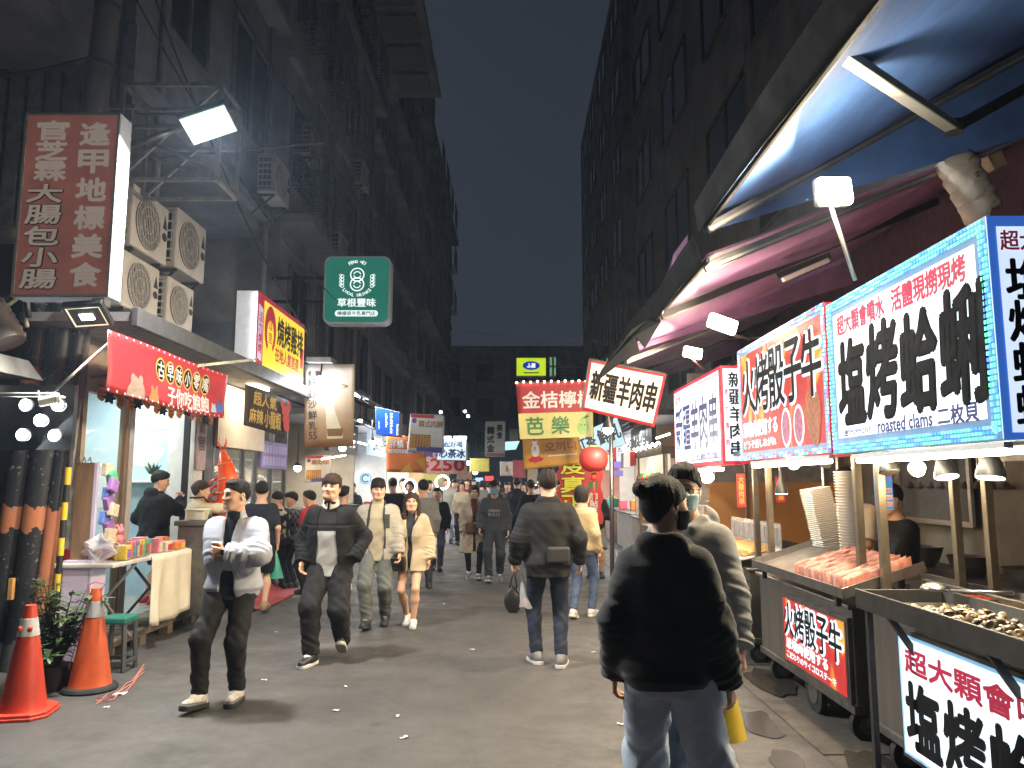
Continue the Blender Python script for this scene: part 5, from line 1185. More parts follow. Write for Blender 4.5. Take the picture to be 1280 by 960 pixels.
# mung bean milk banner
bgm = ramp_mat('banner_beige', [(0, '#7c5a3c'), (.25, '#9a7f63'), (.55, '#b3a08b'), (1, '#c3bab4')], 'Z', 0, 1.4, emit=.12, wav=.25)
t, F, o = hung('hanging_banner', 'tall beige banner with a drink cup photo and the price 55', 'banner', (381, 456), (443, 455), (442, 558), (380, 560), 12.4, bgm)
ink = mat('print_ink', (.05, .05, .055), .6, var=0); m = MB()
for k, ch in enumerate('綠豆沙鮮乳'): y = .83-k*.13; letter(m, F, ch, .08, y-.10, .26, y, .004, .004, curve=F.cv)
letter(m, F, '55', .09, .10, .26, .19, .004, .005, curve=F.cv); m.build('lettering', ink, o)
patch(F, [(.08+x, .86+y) for x, y in rrect(.24, .06, .028, 4)], .004, 'label_patch', ink, o)
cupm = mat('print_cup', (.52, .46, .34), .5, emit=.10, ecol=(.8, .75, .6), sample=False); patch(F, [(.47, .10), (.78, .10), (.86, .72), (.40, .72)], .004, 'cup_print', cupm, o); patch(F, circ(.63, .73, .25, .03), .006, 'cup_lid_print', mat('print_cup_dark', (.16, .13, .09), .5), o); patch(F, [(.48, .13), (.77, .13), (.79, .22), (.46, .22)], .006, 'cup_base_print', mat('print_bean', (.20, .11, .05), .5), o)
m = MB(); m.bb(PY(400, 452, 12.3)+Vector((-.2, -.1, -.02)), PY(400, 452, 12.3)+Vector((.2, .3, .06))); m.build('hanger_box', grey_p, t)
m = MB(); q = PY(400, 476, 12.25); m.ball(q, .075); tt = thing('spotlight', 'round white spotlight glowing in front of the beige drink banner', 'lamp', q); m.build('bulb', bulb_cool, tt, smooth=True); m = MB(); m.tube([q, q+Vector((0, .1, .3))], .015, 6); m.build('stem', black_m, tt); point(tt, q+Vector((0, -.12, -.05)), 18, COOL)
# meat pie poster, orange poster, 250 poster
wpap = mat('banner_white', (.60, .56, .52), .6, var=.08); orb = mat('print_orange', (.58, .16, .035), .6, var=.05); purp = mat('print_purple', (.07, .07, .30), .6, var=0); brn = mat('print_brown', (.34, .15, .06), .6, var=.35, scale=30); redp = mat('print_red', (.45, .02, .03), .6, var=0); gldp = mat('print_yellow', (.60, .36, .05), .6, var=0)
def pie_poster(label, TL, TR, BR, BL, Y):
    t, F, o = hung('hanging_poster', label, 'poster', TL, TR, BR, BL, Y, wpap, .01)
    strip(F, .02, .90, .7, .99, .004, 'red_print', redp, o); strip(F, .25, .02, .95, .15, .004, 'purple_print', purp, o)
    g = strip(F, .05, .10, .62, .46, .003, 'food_print', brn, o); m = MB()
    for k in range(7): x = .08+k*.08; m.quad(F.pt(x, .12, .006), F.pt(x+.018, .12, .006), F.pt(x+.03, .44, .006), F.pt(x+.012, .44, .006)); y = .14+k*.045; m.quad(F.pt(.06, y, .007), F.pt(.6, y, .007), F.pt(.6, y+.012, .007), F.pt(.06, y+.012, .007))
    m.build('grid_print', gldp, o); patch(F, circ(.13, .82, .07, .07), .005, 'badge_print', purp, o)
    m = MB(); letter(m, F, '韓式肉餅', .26, .66, .95, .84, .005, .006, curve=F.cv); m.build('lettering', brn, o); return t
pie_poster('white poster with Chinese writing and a grilled meat pie, higher of the two', (513, 517), (556, 519), (555, 567), (509, 564), 15.6)
pie_poster('lower white meat pie poster beside the black jacket man', (382, 570), (414, 569), (413, 602), (381, 603), 12.9)
t, F, o = hung('hanging_poster', 'orange poster with purple headline under the meat pie poster', 'poster', (483, 545), (532, 546), (533, 591), (483, 590), 15.9, orb)
m = MB(); letter(m, F, '胖橘', .08, .68, .44, .90, .007, .012, curve=F.cv); letter(m, F, '食', .50, .68, .66, .90, .007, .012, curve=F.cv); m.build('lettering_purple', purp, o); m = MB(); letter(m, F, '胖橘', .08, .68, .44, .90, .011, .004, curve=F.cv); letter(m, F, '食', .50, .68, .66, .90, .011, .004, curve=F.cv); m.build('lettering', wpap, o)
strip(F, .06, .53, .94, .63, .004, 'white_print', wpap, o); m = MB(); letter(m, F, '10元打卡優惠', .1, .54, .9, .62, .008, .002, curve=F.cv); m.build('lettering_dark', purp, o); patch(F, [(.35, .02), (.98, .02), (.98, .42), (.75, .36), (.5, .2)], .004, 'yellow_print', gldp, o)
t, F, o = hung('hanging_poster', 'pale pink poster with the big red price 250', 'poster', (527, 563), (584, 564), (584, 593), (527, 592), 17.5, mat('banner_pink', (.60, .38, .36), .6, var=.06))
m = MB(); letter(m, F, '$', .04, .22, .16, .52, .005, .008, curve=F.cv); letter(m, F, '250', .2, .14, .94, .66, .005, .02, curve=F.cv); m.build('lettering', redp, o); m = MB(); letter(m, F, '買1份', .06, .72, .6, .96, .005, .008, curve=F.cv); m.build('lettering_dark', purp, o)
def lit_box(name, label, TL, TR, BR, BL, Y, fmat, depth=.15, cat='sign', casem=None):
    a, b, c, d = PY(*BL, Y), PY(*BR, Y), PY(*TR, Y), PY(*TL, Y); t = thing(name, label, cat, (a+b)/2); m = MB(); dv = Vector((0, depth, 0)); e = Vector((0, .004, 0))
    m.add([a+e, b+e, c+e, d+e, a+dv, b+dv, c+dv, d+dv], [(0,1,2,3),(5,4,7,6),(0,4,5,1),(1,5,6,2),(2,6,7,3),(3,7,4,0)]); m.build('case', casem or steel_dull, t)
    F = Face(a, b-a, d-a, (b-a).length, (d-a).length); F.pt = lambda u, v, dd=0.: a.lerp(b, u).lerp(d.lerp(c, u), v)-Vector((0, dd, 0)); F.cv = lambda p, x, y: F.pt(x, y, (F.o-p).dot(Vector((0,1,0))))
    m = MB(); i_ = .02; m.quad(F.pt(i_, i_), F.pt(1-i_, i_), F.pt(1-i_, 1-i_), F.pt(i_, 1-i_)); o = m.build('face_panel', fmat, t); return t, F, o
blu_w = lum('bluewhite_lit', (.52, .70, .95), 1.0, var=.15); inkb = mat('ink_blue', (.02, .025, .07), .5, var=0)
t, F, o = lit_box('lightbox_sign', 'pale blue lit tea sign under two white lamps beside the 250 poster', (552, 548), (583, 548), (583, 576), (545, 575), 17.0, blu_w)
m = MB(); letter(m, F, '起好喝', .15, .6, .85, .88, .005, .006, curve=F.cv); letter(m, F, '心茶冰', .06, .12, .95, .52, .005, .014, curve=F.cv); m.build('lettering', inkb, o)
for px in (556, 575): p = PY(px, 547, 16.9); m = MB(); m.box(p, (.28, .12, .05)); m.build('sign_lamp', led_far, t)
# blue lit sign on the left
bl = lum('blue_lit', (.012, .10, .80), 1.0, var=.2); a = PX(459, 545, -2.75); Yb = 14.6
t, F, o = lit_box('lightbox_sign', 'deep blue lit box sign with white vertical marks and a grey side', (469, 508), (499, 515), (498, 545), (470, 543), Yb, bl, .5, casem=mat('case_grey', (.3, .3, .29), .5, var=.2))
for k, (x, y0, y1, w) in enumerate(((.42, .30, .86, .10), (.62, .08, .92, .13), (.90, .04, .50, .10), (.12, .2, .5, .06))):
    m = MB(); n_ = 7
    for j in range(n_): yy = y0+(y1-y0)*j/n_; m.quad(F.pt(x, yy, .004), F.pt(x+w*(.6+.4*((j*7+k) % 3)/2), yy, .004), F.pt(x+w*(.6+.4*((j*5+k) % 3)/2), yy+(y1-y0)/n_*.72, .004), F.pt(x+.01, yy+(y1-y0)/n_*.72, .004))
    m.build('white_mark', wl, o)
# dark board in the distance
dkb = mat('board_grey', (.085, .085, .08), .6, var=.2, emit=.12, ecol=(.5, .5, .45), sample=False); t, F, o = lit_box('signboard', 'faintly glowing grey signboard with dark characters hung over the far street', (606, 526), (632, 526), (631, 571), (606, 571), 28, dkb); m = MB(); letter(m, F, '韓', .12, .62, .46, .84, .006, .02, curve=F.cv); letter(m, F, '式', .12, .38, .46, .58, .006, .02, curve=F.cv); letter(m, F, '金', .12, .14, .46, .34, .006, .02, curve=F.cv); letter(m, F, vertical('美食'), .58, .5, .86, .9, .006, .015, curve=F.cv); m.build('lettering', blk_l, o); strip(F, .03, .02, .97, .10, .004, 'red_print', mat('dull_red', (.12, .03, .03), .6), o)  # the board has no lamp; a faint glow is put into its colour
tl = lum('teal_lit', (.45, .85, .80), 1.0); lit_box('lightbox_sign', 'small teal white lit sign beyond the grey signboard', (631, 552), (650, 551), (645, 562), (631, 563), 30, tl)
for k, (x0, y0, x1, y1, Y, c, lab) in enumerate(((587, 573, 612, 590, 27, (.34, .30, .05), 'dull yellow banner hung low over the far crowd'), (625, 577, 642, 595, 27, (.36, .33, .30), 'cream poster with a bottle hung over the far crowd'), (641, 575, 657, 598, 26, (.26, .05, .06), 'dark red banner beside the cream bottle poster'), (571, 590, 590, 600, 26, (.22, .14, .10), 'brown poster low over the far left stall'), (528, 589, 552, 602, 20, (.36, .33, .10), 'olive yellow poster below the price poster'), (659, 586, 672, 606, 26, (.26, .22, .16), 'small beige banner left of the fried food banner'), (637, 536, 648, 553, 31, (.10, .10, .10), 'small dark board right of the grey signboard'))):
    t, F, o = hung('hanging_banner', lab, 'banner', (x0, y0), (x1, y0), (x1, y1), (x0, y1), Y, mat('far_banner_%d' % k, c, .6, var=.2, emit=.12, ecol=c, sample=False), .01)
    if k == 1: patch(F, [(.4, .3), (.6, .3), (.6, .55), (.55, .7), (.45, .7), (.4, .55)], .01, 'bottle_print', brn, o)
# lemon drink banner
rd = mat('banner_crimson', (.34, .026, .036), .6, var=.10, scale=2); yl = mat('banner_butter', (.50, .46, .17), .6, var=.05); grp_ = mat('print_green', (.045, .17, .05), .6, var=0)
t, F, o = hung('hanging_banner', 'large banner, crimson above and butter yellow below, selling lemon and guava drinks', 'banner', (645, 479), (741, 477), (741, 546), (650, 549), 11.2, rd, .014)
strip(F, .0, .0, 1., .455, .004, 'yellow_half', yl, o, 16); m = MB(); letter(m, F, '金桔檸檬', .07, .54, 1.02, .84, .008, .009, curve=F.cv); m.build('lettering', white_l, o); m = MB(); letter(m, F, '芭', .10, .07, .33, .38, .010, .010, curve=F.cv); letter(m, F, '樂', .44, .07, .68, .38, .010, .010, curve=F.cv); m.build('lettering_green', grp_, o)
gv = mat('print_guava', (.26, .42, .12), .6, var=.1); patch(F, circ(.865, .18, .08, .135, 24), .009, 'guava_print', gv, o); patch(F, circ(.865, .27, .048, .09, 24), .010, 'guava_top_print', gv, o); patch(F, [(.86, .34), (.92, .40), (.95, .37), (.90, .33)], .011, 'leaf_print', grp_, o)
for e in (-.025, .025): patch(F, circ(.865+e, .22, .008, .012, 10), .0125, 'eye_print', blk_l, o)
m = MB()
for k in range(12): m.ball(F.pt(.01+.09*k, 1.01+.01*(k % 2), .01), .014, 6, 5)
m.build('fairy_light_string', bulb_far, t); m = MB(); m.tube([F.pt(-.02, 1.01, 0), F.pt(1.02, 1.01, 0)], .015, 6); m.build('top_bar', steel_dull, t)
# korean snack banner
t, F, o = hung('hanging_banner', 'mustard orange banner with Korean writing and a white chick under the lemon banner', 'banner', (653, 549), (724, 545), (729, 580), (655, 587), 11.8, mat('banner_mustard', (.50, .26, .035), .6, var=.1))
m = MB(); letter(m, F, '오끼니', .38, .52, .92, .84, .006, .010, curve=F.cv); m.build('lettering', mat('print_umber', (.28, .10, .03), .6, var=0), o); strip(F, .42, .36, .92, .40, .004, 'print_line', white_l, o)
patch(F, circ(.21, .60, .07, .22, 22), .005, 'chick_body_print', white_l, o); patch(F, circ(.21, .84, .045, .1, 16), .006, 'chick_head_print', white_l, o); patch(F, circ(.21, .95, .02, .05, 10), .007, 'comb_print', redp, o); patch(F, circ(.21, .30, .13, .10, 22, .15, 7), .007, 'food_print', redp, o); patch(F, [(.24, .84), (.28, .81), (.24, .79)], .008, 'beak_print', orb, o)
# tilted xinjiang banner
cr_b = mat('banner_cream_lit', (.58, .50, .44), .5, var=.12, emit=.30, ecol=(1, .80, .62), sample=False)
t, F, o = hung('hanging_banner', 'tilted cream banner with red border and black lamb skewer characters', 'banner', (737, 449), (833, 468), (818, 534), (727, 512), 8.2, redp, .008)
strip(F, .035, .06, .965, .94, .004, 'cream_print', cr_b, o, 14); m = MB(); letter(m, F, '新疆羊肉串', .07, .24, .93, .80, .009, .011, curve=F.cv); m.build('lettering', blk_l, o)
m = MB(); m.tube([F.pt(0, 1, 0), F.pt(1, 1, 0)], .012, 6); m.tube([F.pt(0, 0, 0), F.pt(0, 1, 0)], .01, 6); m.build('top_bar', steel_dull, t)
# red tea lightbox, bulb, lantern, wavy sign
ice = lum('ice_blue_lit', (.40, .66, .82), .85, var=.15)
t, F, o = lit_box('lightbox_sign', 'tilted ice blue lit sign for red tea and milk behind the hanging bulb', (711, 548), (772, 520), (783, 555), (722, 577), 12.6, ice); m = MB(); letter(m, F, '紅茶', .08, .3, .46, .8, .004, .012, curve=F.cv); letter(m, F, '鮮乳', .52, .28, .96, .82, .004, .012, curve=F.cv); m.build('lettering', inkb, o)
p = PY(760, 537, 9.6); t = thing('hanging_bulb', 'bright white bulb with a dark shade hanging before the ice blue sign', 'lamp', p); m = MB(); m.ball(p, (.065, .065, .06), 14, 10); m.build('bulb', mat('bulb_white', (1,1,1), .3, var=0, emit=18, ecol=(.95, .98, 1), sample=False), t, smooth=True); m = MB(); m.lathe(p+Vector((0,0,.035)), [(.075, -.02), (.055, .05), (.03, .10), (.02, .16)], 14); m.tube([p+Vector((0,0,.15)), p+Vector((0,0,.9))], .006, 5); m.build('shade', black_m, t, auto=40); point(t, p-Vector((0,0,.09)), 30, (1, .97, .9))
p = PY(742, 574, 10.2); lr = mat('lantern_red', (.48, .03, .02), .6, var=.12, emit=.10, ecol=(1, .06, .03), sample=False); t = thing('paper_lantern', 'round red paper lantern with a short tassel', 'lantern', p); m = MB(); 
m.lathe(p, [((.19*math.cos(a)**.7)*(1+.02*(j % 2)), .165*math.sin(a)) for j, a in enumerate([-1.35+2.7*k/24 for k in range(25)])], 28); m.build('paper_shell', lr, t, auto=60); m = MB(); m.lathe(p, [(.06, .155), (.06, .18)], 16); m.lathe(p, [(.06, -.18), (.06, -.155)], 16); m.build('rim', gldp, t); m = MB(); m.tube([p-Vector((0,0,.18)), p-Vector((0,0,.27))], [.03, .045], 12); m.tube([p-Vector((0,0,.27)), p-Vector((0,0,.55))], [.012, .016], 8); m.build('tassel', lr, t, smooth=True); m = MB(); m.tube([p+Vector((0,0,.18)), p+Vector((0,0,1.1))], .005, 5); m.build('cord', wire, t)
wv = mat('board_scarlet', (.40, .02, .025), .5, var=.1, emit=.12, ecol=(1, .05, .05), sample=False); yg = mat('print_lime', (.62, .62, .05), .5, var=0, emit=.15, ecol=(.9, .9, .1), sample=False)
Yw = 12.9; t = thing('cutout_sign', 'scarlet wavy edged sign with big lime yellow characters behind the lantern', 'sign', (PY(720, 640, Yw).x, Yw, 0)); a, b = PY(697, 655, Yw), PY(752, 577, Yw); F = Face(a, (1,0,0), (0,0,1), b.x-a.x, b.z-a.z)
poly = [(0.02+.05*math.sin(j*1.1), j/20) for j in range(20, -1, -1)]+[(1+.03*math.sin(j*.9), j/20) for j in range(21)]; m = MB(); m.prism([(x*F.w, y*F.h) for x, y in poly], a, (1,0,0), (0,0,1), (0,-1,0), .05); o = m.build('board', wv, t)
for dd, bo, mm in ((.003, .03, blk_l), (.016, .012, yg)):
    m = MB(); letter(m, F, '皮', .08, .80, .62, 1.0, dd, bo, mi=0); letter(m, F, '真', .08, .50, .62, .76, dd, bo); letter(m, F, '正', .08, .20, .62, .46, dd, bo); m.build('lettering', mm, o)
m = MB(); m.quad(F.p(.70, .55, .004), F.p(.9, .57, .004), F.p(.9, .70, .004), F.p(.70, .68, .004)); m.build('stamp_mark', grp_, o); m = MB(); letter(m, F, vertical('加點豆腐'), .72, .05, .9, .5, .004, .01); m.build('lettering_white', white_l, o)
m = MB(); m.beam((a.x+.1, Yw+.08, 0), (a.x+.1, Yw+.08, b.z), .04, .04); m.beam((b.x-.1, Yw+.08, 0), (b.x-.1, Yw+.08, b.z), .04, .04); m.build('post', black_m, t)
m = MB(); q = PZ(763, 752); m.tube([(q.x, 10.6, 0), (q.x+.02, 10.6, 2.9)], .03, 10); tag(m.build('tent_pole', steel, smooth=True), 'grey steel tent pole between the lantern and the bun haired woman', 'pole')
lime = lum('lime_lit', (.52, .72, .02), .95, var=.1)
t, F, o = lit_box('lightbox_sign', 'lime green lit box sign with a blue oval high over the far street', (645, 447), (683, 447), (683, 470), (645, 470), 23, lime, .3); patch(F, circ(.5, .56, .28, .24), .01, 'oval_print', mat('oval_blue', (.01, .03, .35), .5, emit=.5, ecol=(.01, .04, .6), sample=False), o); m = MB(); letter(m, F, 'ふ屋', .36, .44, .64, .68, .02, .01); m.build('lettering', wl, o); strip(F, .25, .14, .75, .2, .01, 'print_line', grp_, o)
lit_box('lightbox_sign', 'narrow lime and blue lit side sign beside the lime box sign', (687, 446), (695, 446), (695, 470), (687, 470), 23.2, lum('lime_blue_lit', (.16, .35, .20), .8), .3)
p = PY(664, 446, 23.2); m = MB(); m.beam((4.8, 23.2, p.z-.3), (.4, 23.2, p.z-.3), .05, .05); m.beam((1.25, 23.2, p.z), (1.25, 23.2, 0.), .06, .06); tag(m.build('sign_post', steel_dull), 'steel post and arm holding the lime green sign', 'post')
# ------------------------------------------------------------------ awnings over the right hand stalls
def tarp(name, col, tr=.35):
    m = mat(name, col, .6, var=.3, scale=2.2, bump=.7, bscale=6, stretch=(1, .45, 1))
    return m
t_blue = tarp('tarp_blue', (.07, .16, .42)); t_mag = tarp('tarp_magenta', (.27, .13, .27)); t_mag2 = tarp('tarp_plum', (.20, .10, .18)); t_dark = mat('tarp_outside', (.008, .0085, .01), .9, var=.2, scale=3, spec=.1)
alu = mat('aluminium', (.50, .50, .49), .35, .9, var=.15); alu_d = mat('aluminium_grey', (.20, .20, .21), .45, .7, var=.2)
def awning(label, x0, z0, y0, y1, slope, x1, mt, rafters, fascia=.20, wav=.045, gable=True):
    t = thing('awning', label, 'awning', (x0, (y0+y1)/2, z0)); m = MB(); zb = lambda x: z0+slope*(x-x0)
    sag = lambda a, b: -.07*math.sin(a*3.14)*(1-abs(math.sin(b*3.14*len(rafters)))*.3)+wav*math.sin(b*17+a*5)*math.sin(a*3.14)
    m.grid(lambda a, b: (x0+(x1-x0)*a, y0+(y1-y0)*b, zb(x0+(x1-x0)*a)+.05+sag(a, b)), 26, 34); m.build('tarp_sheet', mt, t, smooth=True, thick=.006)
    m = MB(); m.beam((x0, y0, z0), (x0, y1, z0), .03, .035); m.build('front_bar', black_m, t, bevel=.006)
    if gable: m = MB(); m.add([(x0, y1+.04, z0-.02), (x1, y1+.04, z0+(x1-x0)*.30), (x1, y1+.06, zb(x1)+.05), (x0, y1+.06, z0+.05)], [(0,1,2,3)]); m.build('gable_sheet', mt, t, thick=.006)
    m = MB(); m.grid(lambda a, b: (x0-.036-.02*math.sin(a*9+b)-.05*b, y0+(y1-y0)*a, z0-.03+fascia*b), 24, 4); m.build('valance', t_dark, t, smooth=True, thick=.004)
    for y, dk in rafters:
        m = MB(); m.beam((x0, y, z0-.03), (x1, y, zb(x1)-.03), .05, .07); r = m.build('rafter', black_m if dk else alu_d, t, bevel=.006)
        if not dk: m = MB(); m.beam((x0, y-.045, z0-.05), (x1, y-.045, zb(x1)-.05), .012, .02); m.build('edge_trim', alu, r)
    return t
aw1 = awning('nearest blue tarp awning high over the clam stall', 1.40, 3.45, -1.2, 5.4, .56, 4.3, t_blue, [(5.32, False), (1.2, False)])
aw2 = awning('magenta tarp awning with a black rafter behind the blue one', 1.44, 3.24, 5.5, 9.4, .42, 4.3, t_mag, [(7.3, True), (5.6, False)], .22)
aw3 = awning('plum tarp awning farthest of the three, above the lamb skewer stall', 1.46, 3.18, 9.5, 14.2, .38, 4.4, t_mag2, [(9.7, False), (12., True)], .2)
m = MB(); e1 = PY(1050, 66, 3.35); e2 = PY(1192, 160, 4.2); e3 = PY(1300, 100, 4.6)
m.beam(e1, e2, .07, .05); m.build('folding_arm', alu, aw1, bevel=.008); m = MB(); m.beam(e1+Vector((0,.06,.05)), e2+Vector((0,.06,.05)), .06, .06); m.beam(e2, e3, .06, .06); m.build('arm_backing', black_m, aw1, bevel=.006)
for q, r_ in ((e2, .05), (e1, .035)): m = MB(); m.lathe(q-Vector((0,0,.03)), [(r_, 0), (r_, .07)], 14); m.build('arm_joint', black_m, aw1)
# torn flaps hanging from the front bars
def flap(label, pts, Y0, Y1, mt):
    """a piece of tarp hanging at the street edge: pixel outline at distances Y0 (street end) to Y1"""
    t = thing('tarp_flap', label, 'flap', PY(*pts[0], Y0)); m = MB(); q = [PY(x, y, Y0+(Y1-Y0)*k/(len(pts)-1)) for k, (x, y) in enumerate(pts)]; m.add(q, [tuple(range(len(q)))]); m.build('cloth', mt, t, thick=.008)
flap('dark torn tarp flap hanging at the magenta awning corner', [(860, 293), (842, 318), (832, 345), (828, 392), (836, 366), (846, 342), (852, 330), (860, 332)], 7.2, 7.0, t_mag2)
flap('dark tarp flap hanging before the tilted cream banner', [(824, 388), (812, 398), (790, 412), (752, 462), (744, 478), (778, 452), (800, 440), (794, 420), (806, 436), (826, 402)], 7.6, 7.5, t_dark)
# slim lamp housing on the black rafter, switched off
t = thing('tube_housing', 'white unlit tube lamp under the black rafter', 'lamp', PY(1005, 337, 7.0)); a, b = PY(978, 350, 6.9), PY(1036, 325, 6.9); m = MB(); m.beam(a, b, .05, .045); m.build('diffuser', white_p, t, bevel=.01); m = MB(); m.beam(a+Vector((-.05,.02,.04)), b+Vector((.02,.02,.05)), .05, .05); m.build('backing', black_m, t)
m = MB(); pts = [PY(1193+ (38*k/24), 200+70*(k/24)+3*math.sin(k), 5.5) for k in range(25)]; m.tube(pts, [.13+.012*(k % 2) for k in range(25)], 14); tag(m.build('flexible_duct', mat('duct_pale', (.34, .32, .28), .6, var=.2), auto=60), 'pale ribbed duct rising behind the clam sign', 'duct')
m = MB(); m.beam(PY(1198, 118, 5.7), PY(1246, 212, 5.7), .12, .12); tag(m.build('tan_beam', mat('beam_tan', (.30, .24, .17), .6, var=.2), bevel=.008), 'tan square beam slanting beside the pale duct under the blue awning', 'beam')

m = MB(); m.grid(lambda a, b: (4.25+.05*math.sin(a*40), 4.5+10*a, 2.95+1.75*b), 40, 4); tag(m.build('tarp_curtain', mat('curtain_plum', (.075, .045, .065), .8, var=.2, spec=.2), smooth=True, thick=.008), 'dark plum tarp curtain hung on the wall behind the overhead signs', 'curtain')
# ------------------------------------------------------------------ lamps on the stalls
def flood(label, px, py, Y, w, h, power, rot, arm_px):
    c = PY(px, py, Y); t = thing('work_lamp', label, 'lamp', c); M3 = Matrix.Rotation(rot, 3, 'Y') @ Matrix.Rotation(-.15, 3, 'X')
    m = MB(); m.box(c+Vector((0, .05, .01)), (w*1.04, .06, h*1.04), M3); m.build('housing', grey_p, t, bevel=.02)
    m = MB(); m.box(c, (w, .06, h), M3); m.build('lit_glass', mat('lamp_glass_lit', (1, .9, .7), .3, var=0, emit=20, ecol=(1, .82, .50), sample=False), t, bevel=.022, seg=3)
    a = PY(*arm_px, Y+.25); m = MB(); m.tube([c+Vector((0, .06, -h*.4)), a], .014, 8); m.build('arm', alu, t, smooth=True)
    area(t, c+Vector((-.04, -.07, -.02)), c+Vector((-2.4, .9, -1.35)), w, h, power*1.5, (1, .80, .52)); point(t, c+Vector((.05, -.45, -.12)), power*.22, (1, .84, .6), .1); return t
flood('big glaring work lamp on a thin pole above the clam sign', 1043, 239, 4.35, .20, .17, 120, .0, (1069, 350))
flood('glaring work lamp above the red dice beef sign', 903, 405, 7.0, .27, .14, 90, .35, (936, 424))
flood('small curved work lamp above the lamb skewer sign', 866, 441, 9.0, .22, .13, 70, .2, (880, 462))

# ------------------------------------------------------------------ overhead lit signs, one per stall
def chase(F, parent, cols, bw, d=.006, step=.028, seed=0):
    """border of small LED chips, in colours that run along the edge"""
    m = MB()
    def chip(cx, cz, w, h, k): m.box(F.o+F.u*cx+F.v*cz+F.n*d, (.006, w, h), None, k)
    b2 = bw+.012; a_, b_ = b2/F.w, b2/F.h
    for q in ((0,0,1,b_),(0,1-b_,1,1),(0,b_,a_,1-b_),(1-a_,b_,1,1-b_)): m.quad(F.p(q[0],q[1],d-.0025), F.p(q[2],q[1],d-.0025), F.p(q[2],q[3],d-.0025), F.p(q[0],q[3],d-.0025), len(cols))
    rows = max(2, int(bw/.022))
    for r_ in range(rows):
        o = .012+r_*.022
        n_ = int((F.w-.02)/step)
        for k in range(n_):
            for z in (o, F.h-o): chip(.01+(k+.5)*step, z, step*.62, .012, (k//3+r_+(z > F.h/2)*2) % len(cols))
        n_ = int((F.h-.06)/step)
        for k in range(n_):
            for x in (o, F.w-o): chip(x, .03+(k+.5)*step, .012, step*.62, (k//2+r_+(x > F.w/2)) % len(cols))
    m.build('led_border', list(cols)+[mat('led_strip', (.10, .18, .32), .4, emit=.25, ecol=(.2, .5, .9), sample=False)], parent)
def chip_m(n_, c, s=1.6): return mat('chip_'+n_, c, .4, var=0, emit=s, ecol=c, sample=False)
cb, cg, cr_, cw_, cc = chip_m('blue', (.05, .25, .95)), chip_m('green', (.10, .85, .40)), chip_m('red', (.95, .08, .12)), chip_m('white', (.85, .95, 1)), chip_m('cyan', (.15, .75, .90))
def overhead(label, X, y0, y1, z0, z1, depth, casem):
    t = thing('lightbox_sign', label, 'sign', (X, (y0+y1)/2, z0)); m = MB(); m.bb((X+.003, y0+.003, z0), (X+depth, y1, z1)); m.build('case', casem, t, bevel=.008)
    return t, Face((X, y1, z0), (0,-1,0), (0,0,1), y1-y0, z1-z0), Face((X, y0, z0), (1,0,0), (0,0,1), depth, z1-z0)
def sheet(F, mt, parent, a=0., b=0., c=1., d=1., dd=.002, name='face_panel'): m = MB(); m.quad(F.p(a,b,dd), F.p(c,b,dd), F.p(c,d,dd), F.p(a,d,dd)); return m.build(name, mt, parent)
def tube_lamp(label, X, y0, y1, z, power, col=(1, .95, .86)):
    t = thing('led_tube', label, 'lamp', (X, (y0+y1)/2, z)); m = MB(); m.tube([(X, y0, z), (X, y1, z)], .016, 8); m.build('tube', mat('tube_lit', (1,1,1), .3, var=0, emit=48, ecol=(1, .86, .60)), t, smooth=True)
    m = MB(); m.bb((X-.02, y0-.03, z+.014), (X+.02, y1+.03, z+.04)); m.build('fitting', white_p, t); return t
X0 = 2.10
wlit = lum('white_lit_cool', (.84, .93, 1.0), 1.8, True, var=.25, scale=1.3); wprt = lum('white_print_lit', (.86, .94, 1.0), 1.05); wlit_end = lum('white_lit_end', (.62, .74, .92), 1.0)
ink_g = mat('ink_grey', (.013, .014, .016), .8, var=.1, spec=.1); ink_r = mat('ink_crimson', (.42, .012, .05), .5, emit=.14, ecol=(.8, .05, .14), sample=False); ink_b = mat('ink_navy', (.03, .035, .15), .5, emit=.06, ecol=(.1, .1, .5), sample=False)
# clam sign
y0, y1 = PX(1243, 400, X0).y, PX(1034, 400, X0).y; z1 = PX(1240, 260, X0).z-.02; z0 = PX(1040, 568, X0).z
t, F, E = overhead('huge white lit sign for salt grilled clams with a sparkling blue green border', X0, y0, y1, z0, z1, .60, mat('case_pale_blue', (.30, .42, .55), .4, var=.1))
fp = sheet(F, wlit, t); chase(F, t, [cb, cc, cg, cc], .085, seed=1)
sw = mat('sign_swirl', (.35, .38, .42), .5, emit=.35, ecol=(.6, .65, .7), sample=False)
m = MB()
for k, ch in enumerate('塩烤蛤蜊'): letter(m, F, ch, .085+k*.225, .19, .285+k*.225, .70+.03*(k % 2), .006, .036, italic=.05)
m.build('lettering', ink_g, fp); m = MB(); letter(m, F, '超大顆會噴水', .09, .755, .45, .885, .005, .008); m.build('lettering_red', ink_r, fp); m = MB(); letter(m, F, '活體現撈現烤', .50, .755, .90, .885, .005, .008); m.build('lettering_red', ink_r, fp)
m = MB(); letter(m, F, '二枚貝', .72, .095, .91, .185, .005, .006); m.build('lettering_navy', ink_b, fp); m = MB(); letter(m, F, 'roasted clams', .36, .10, .69, .175, .005, .005); m.build('lettering_navy', ink_b, fp); m = MB(); letter(m, F, '☎0929992359', .10, .105, .31, .15, .005, .002); m.build('lettering_navy', ink_b, fp)
m = MB(); rr = random.Random(4)
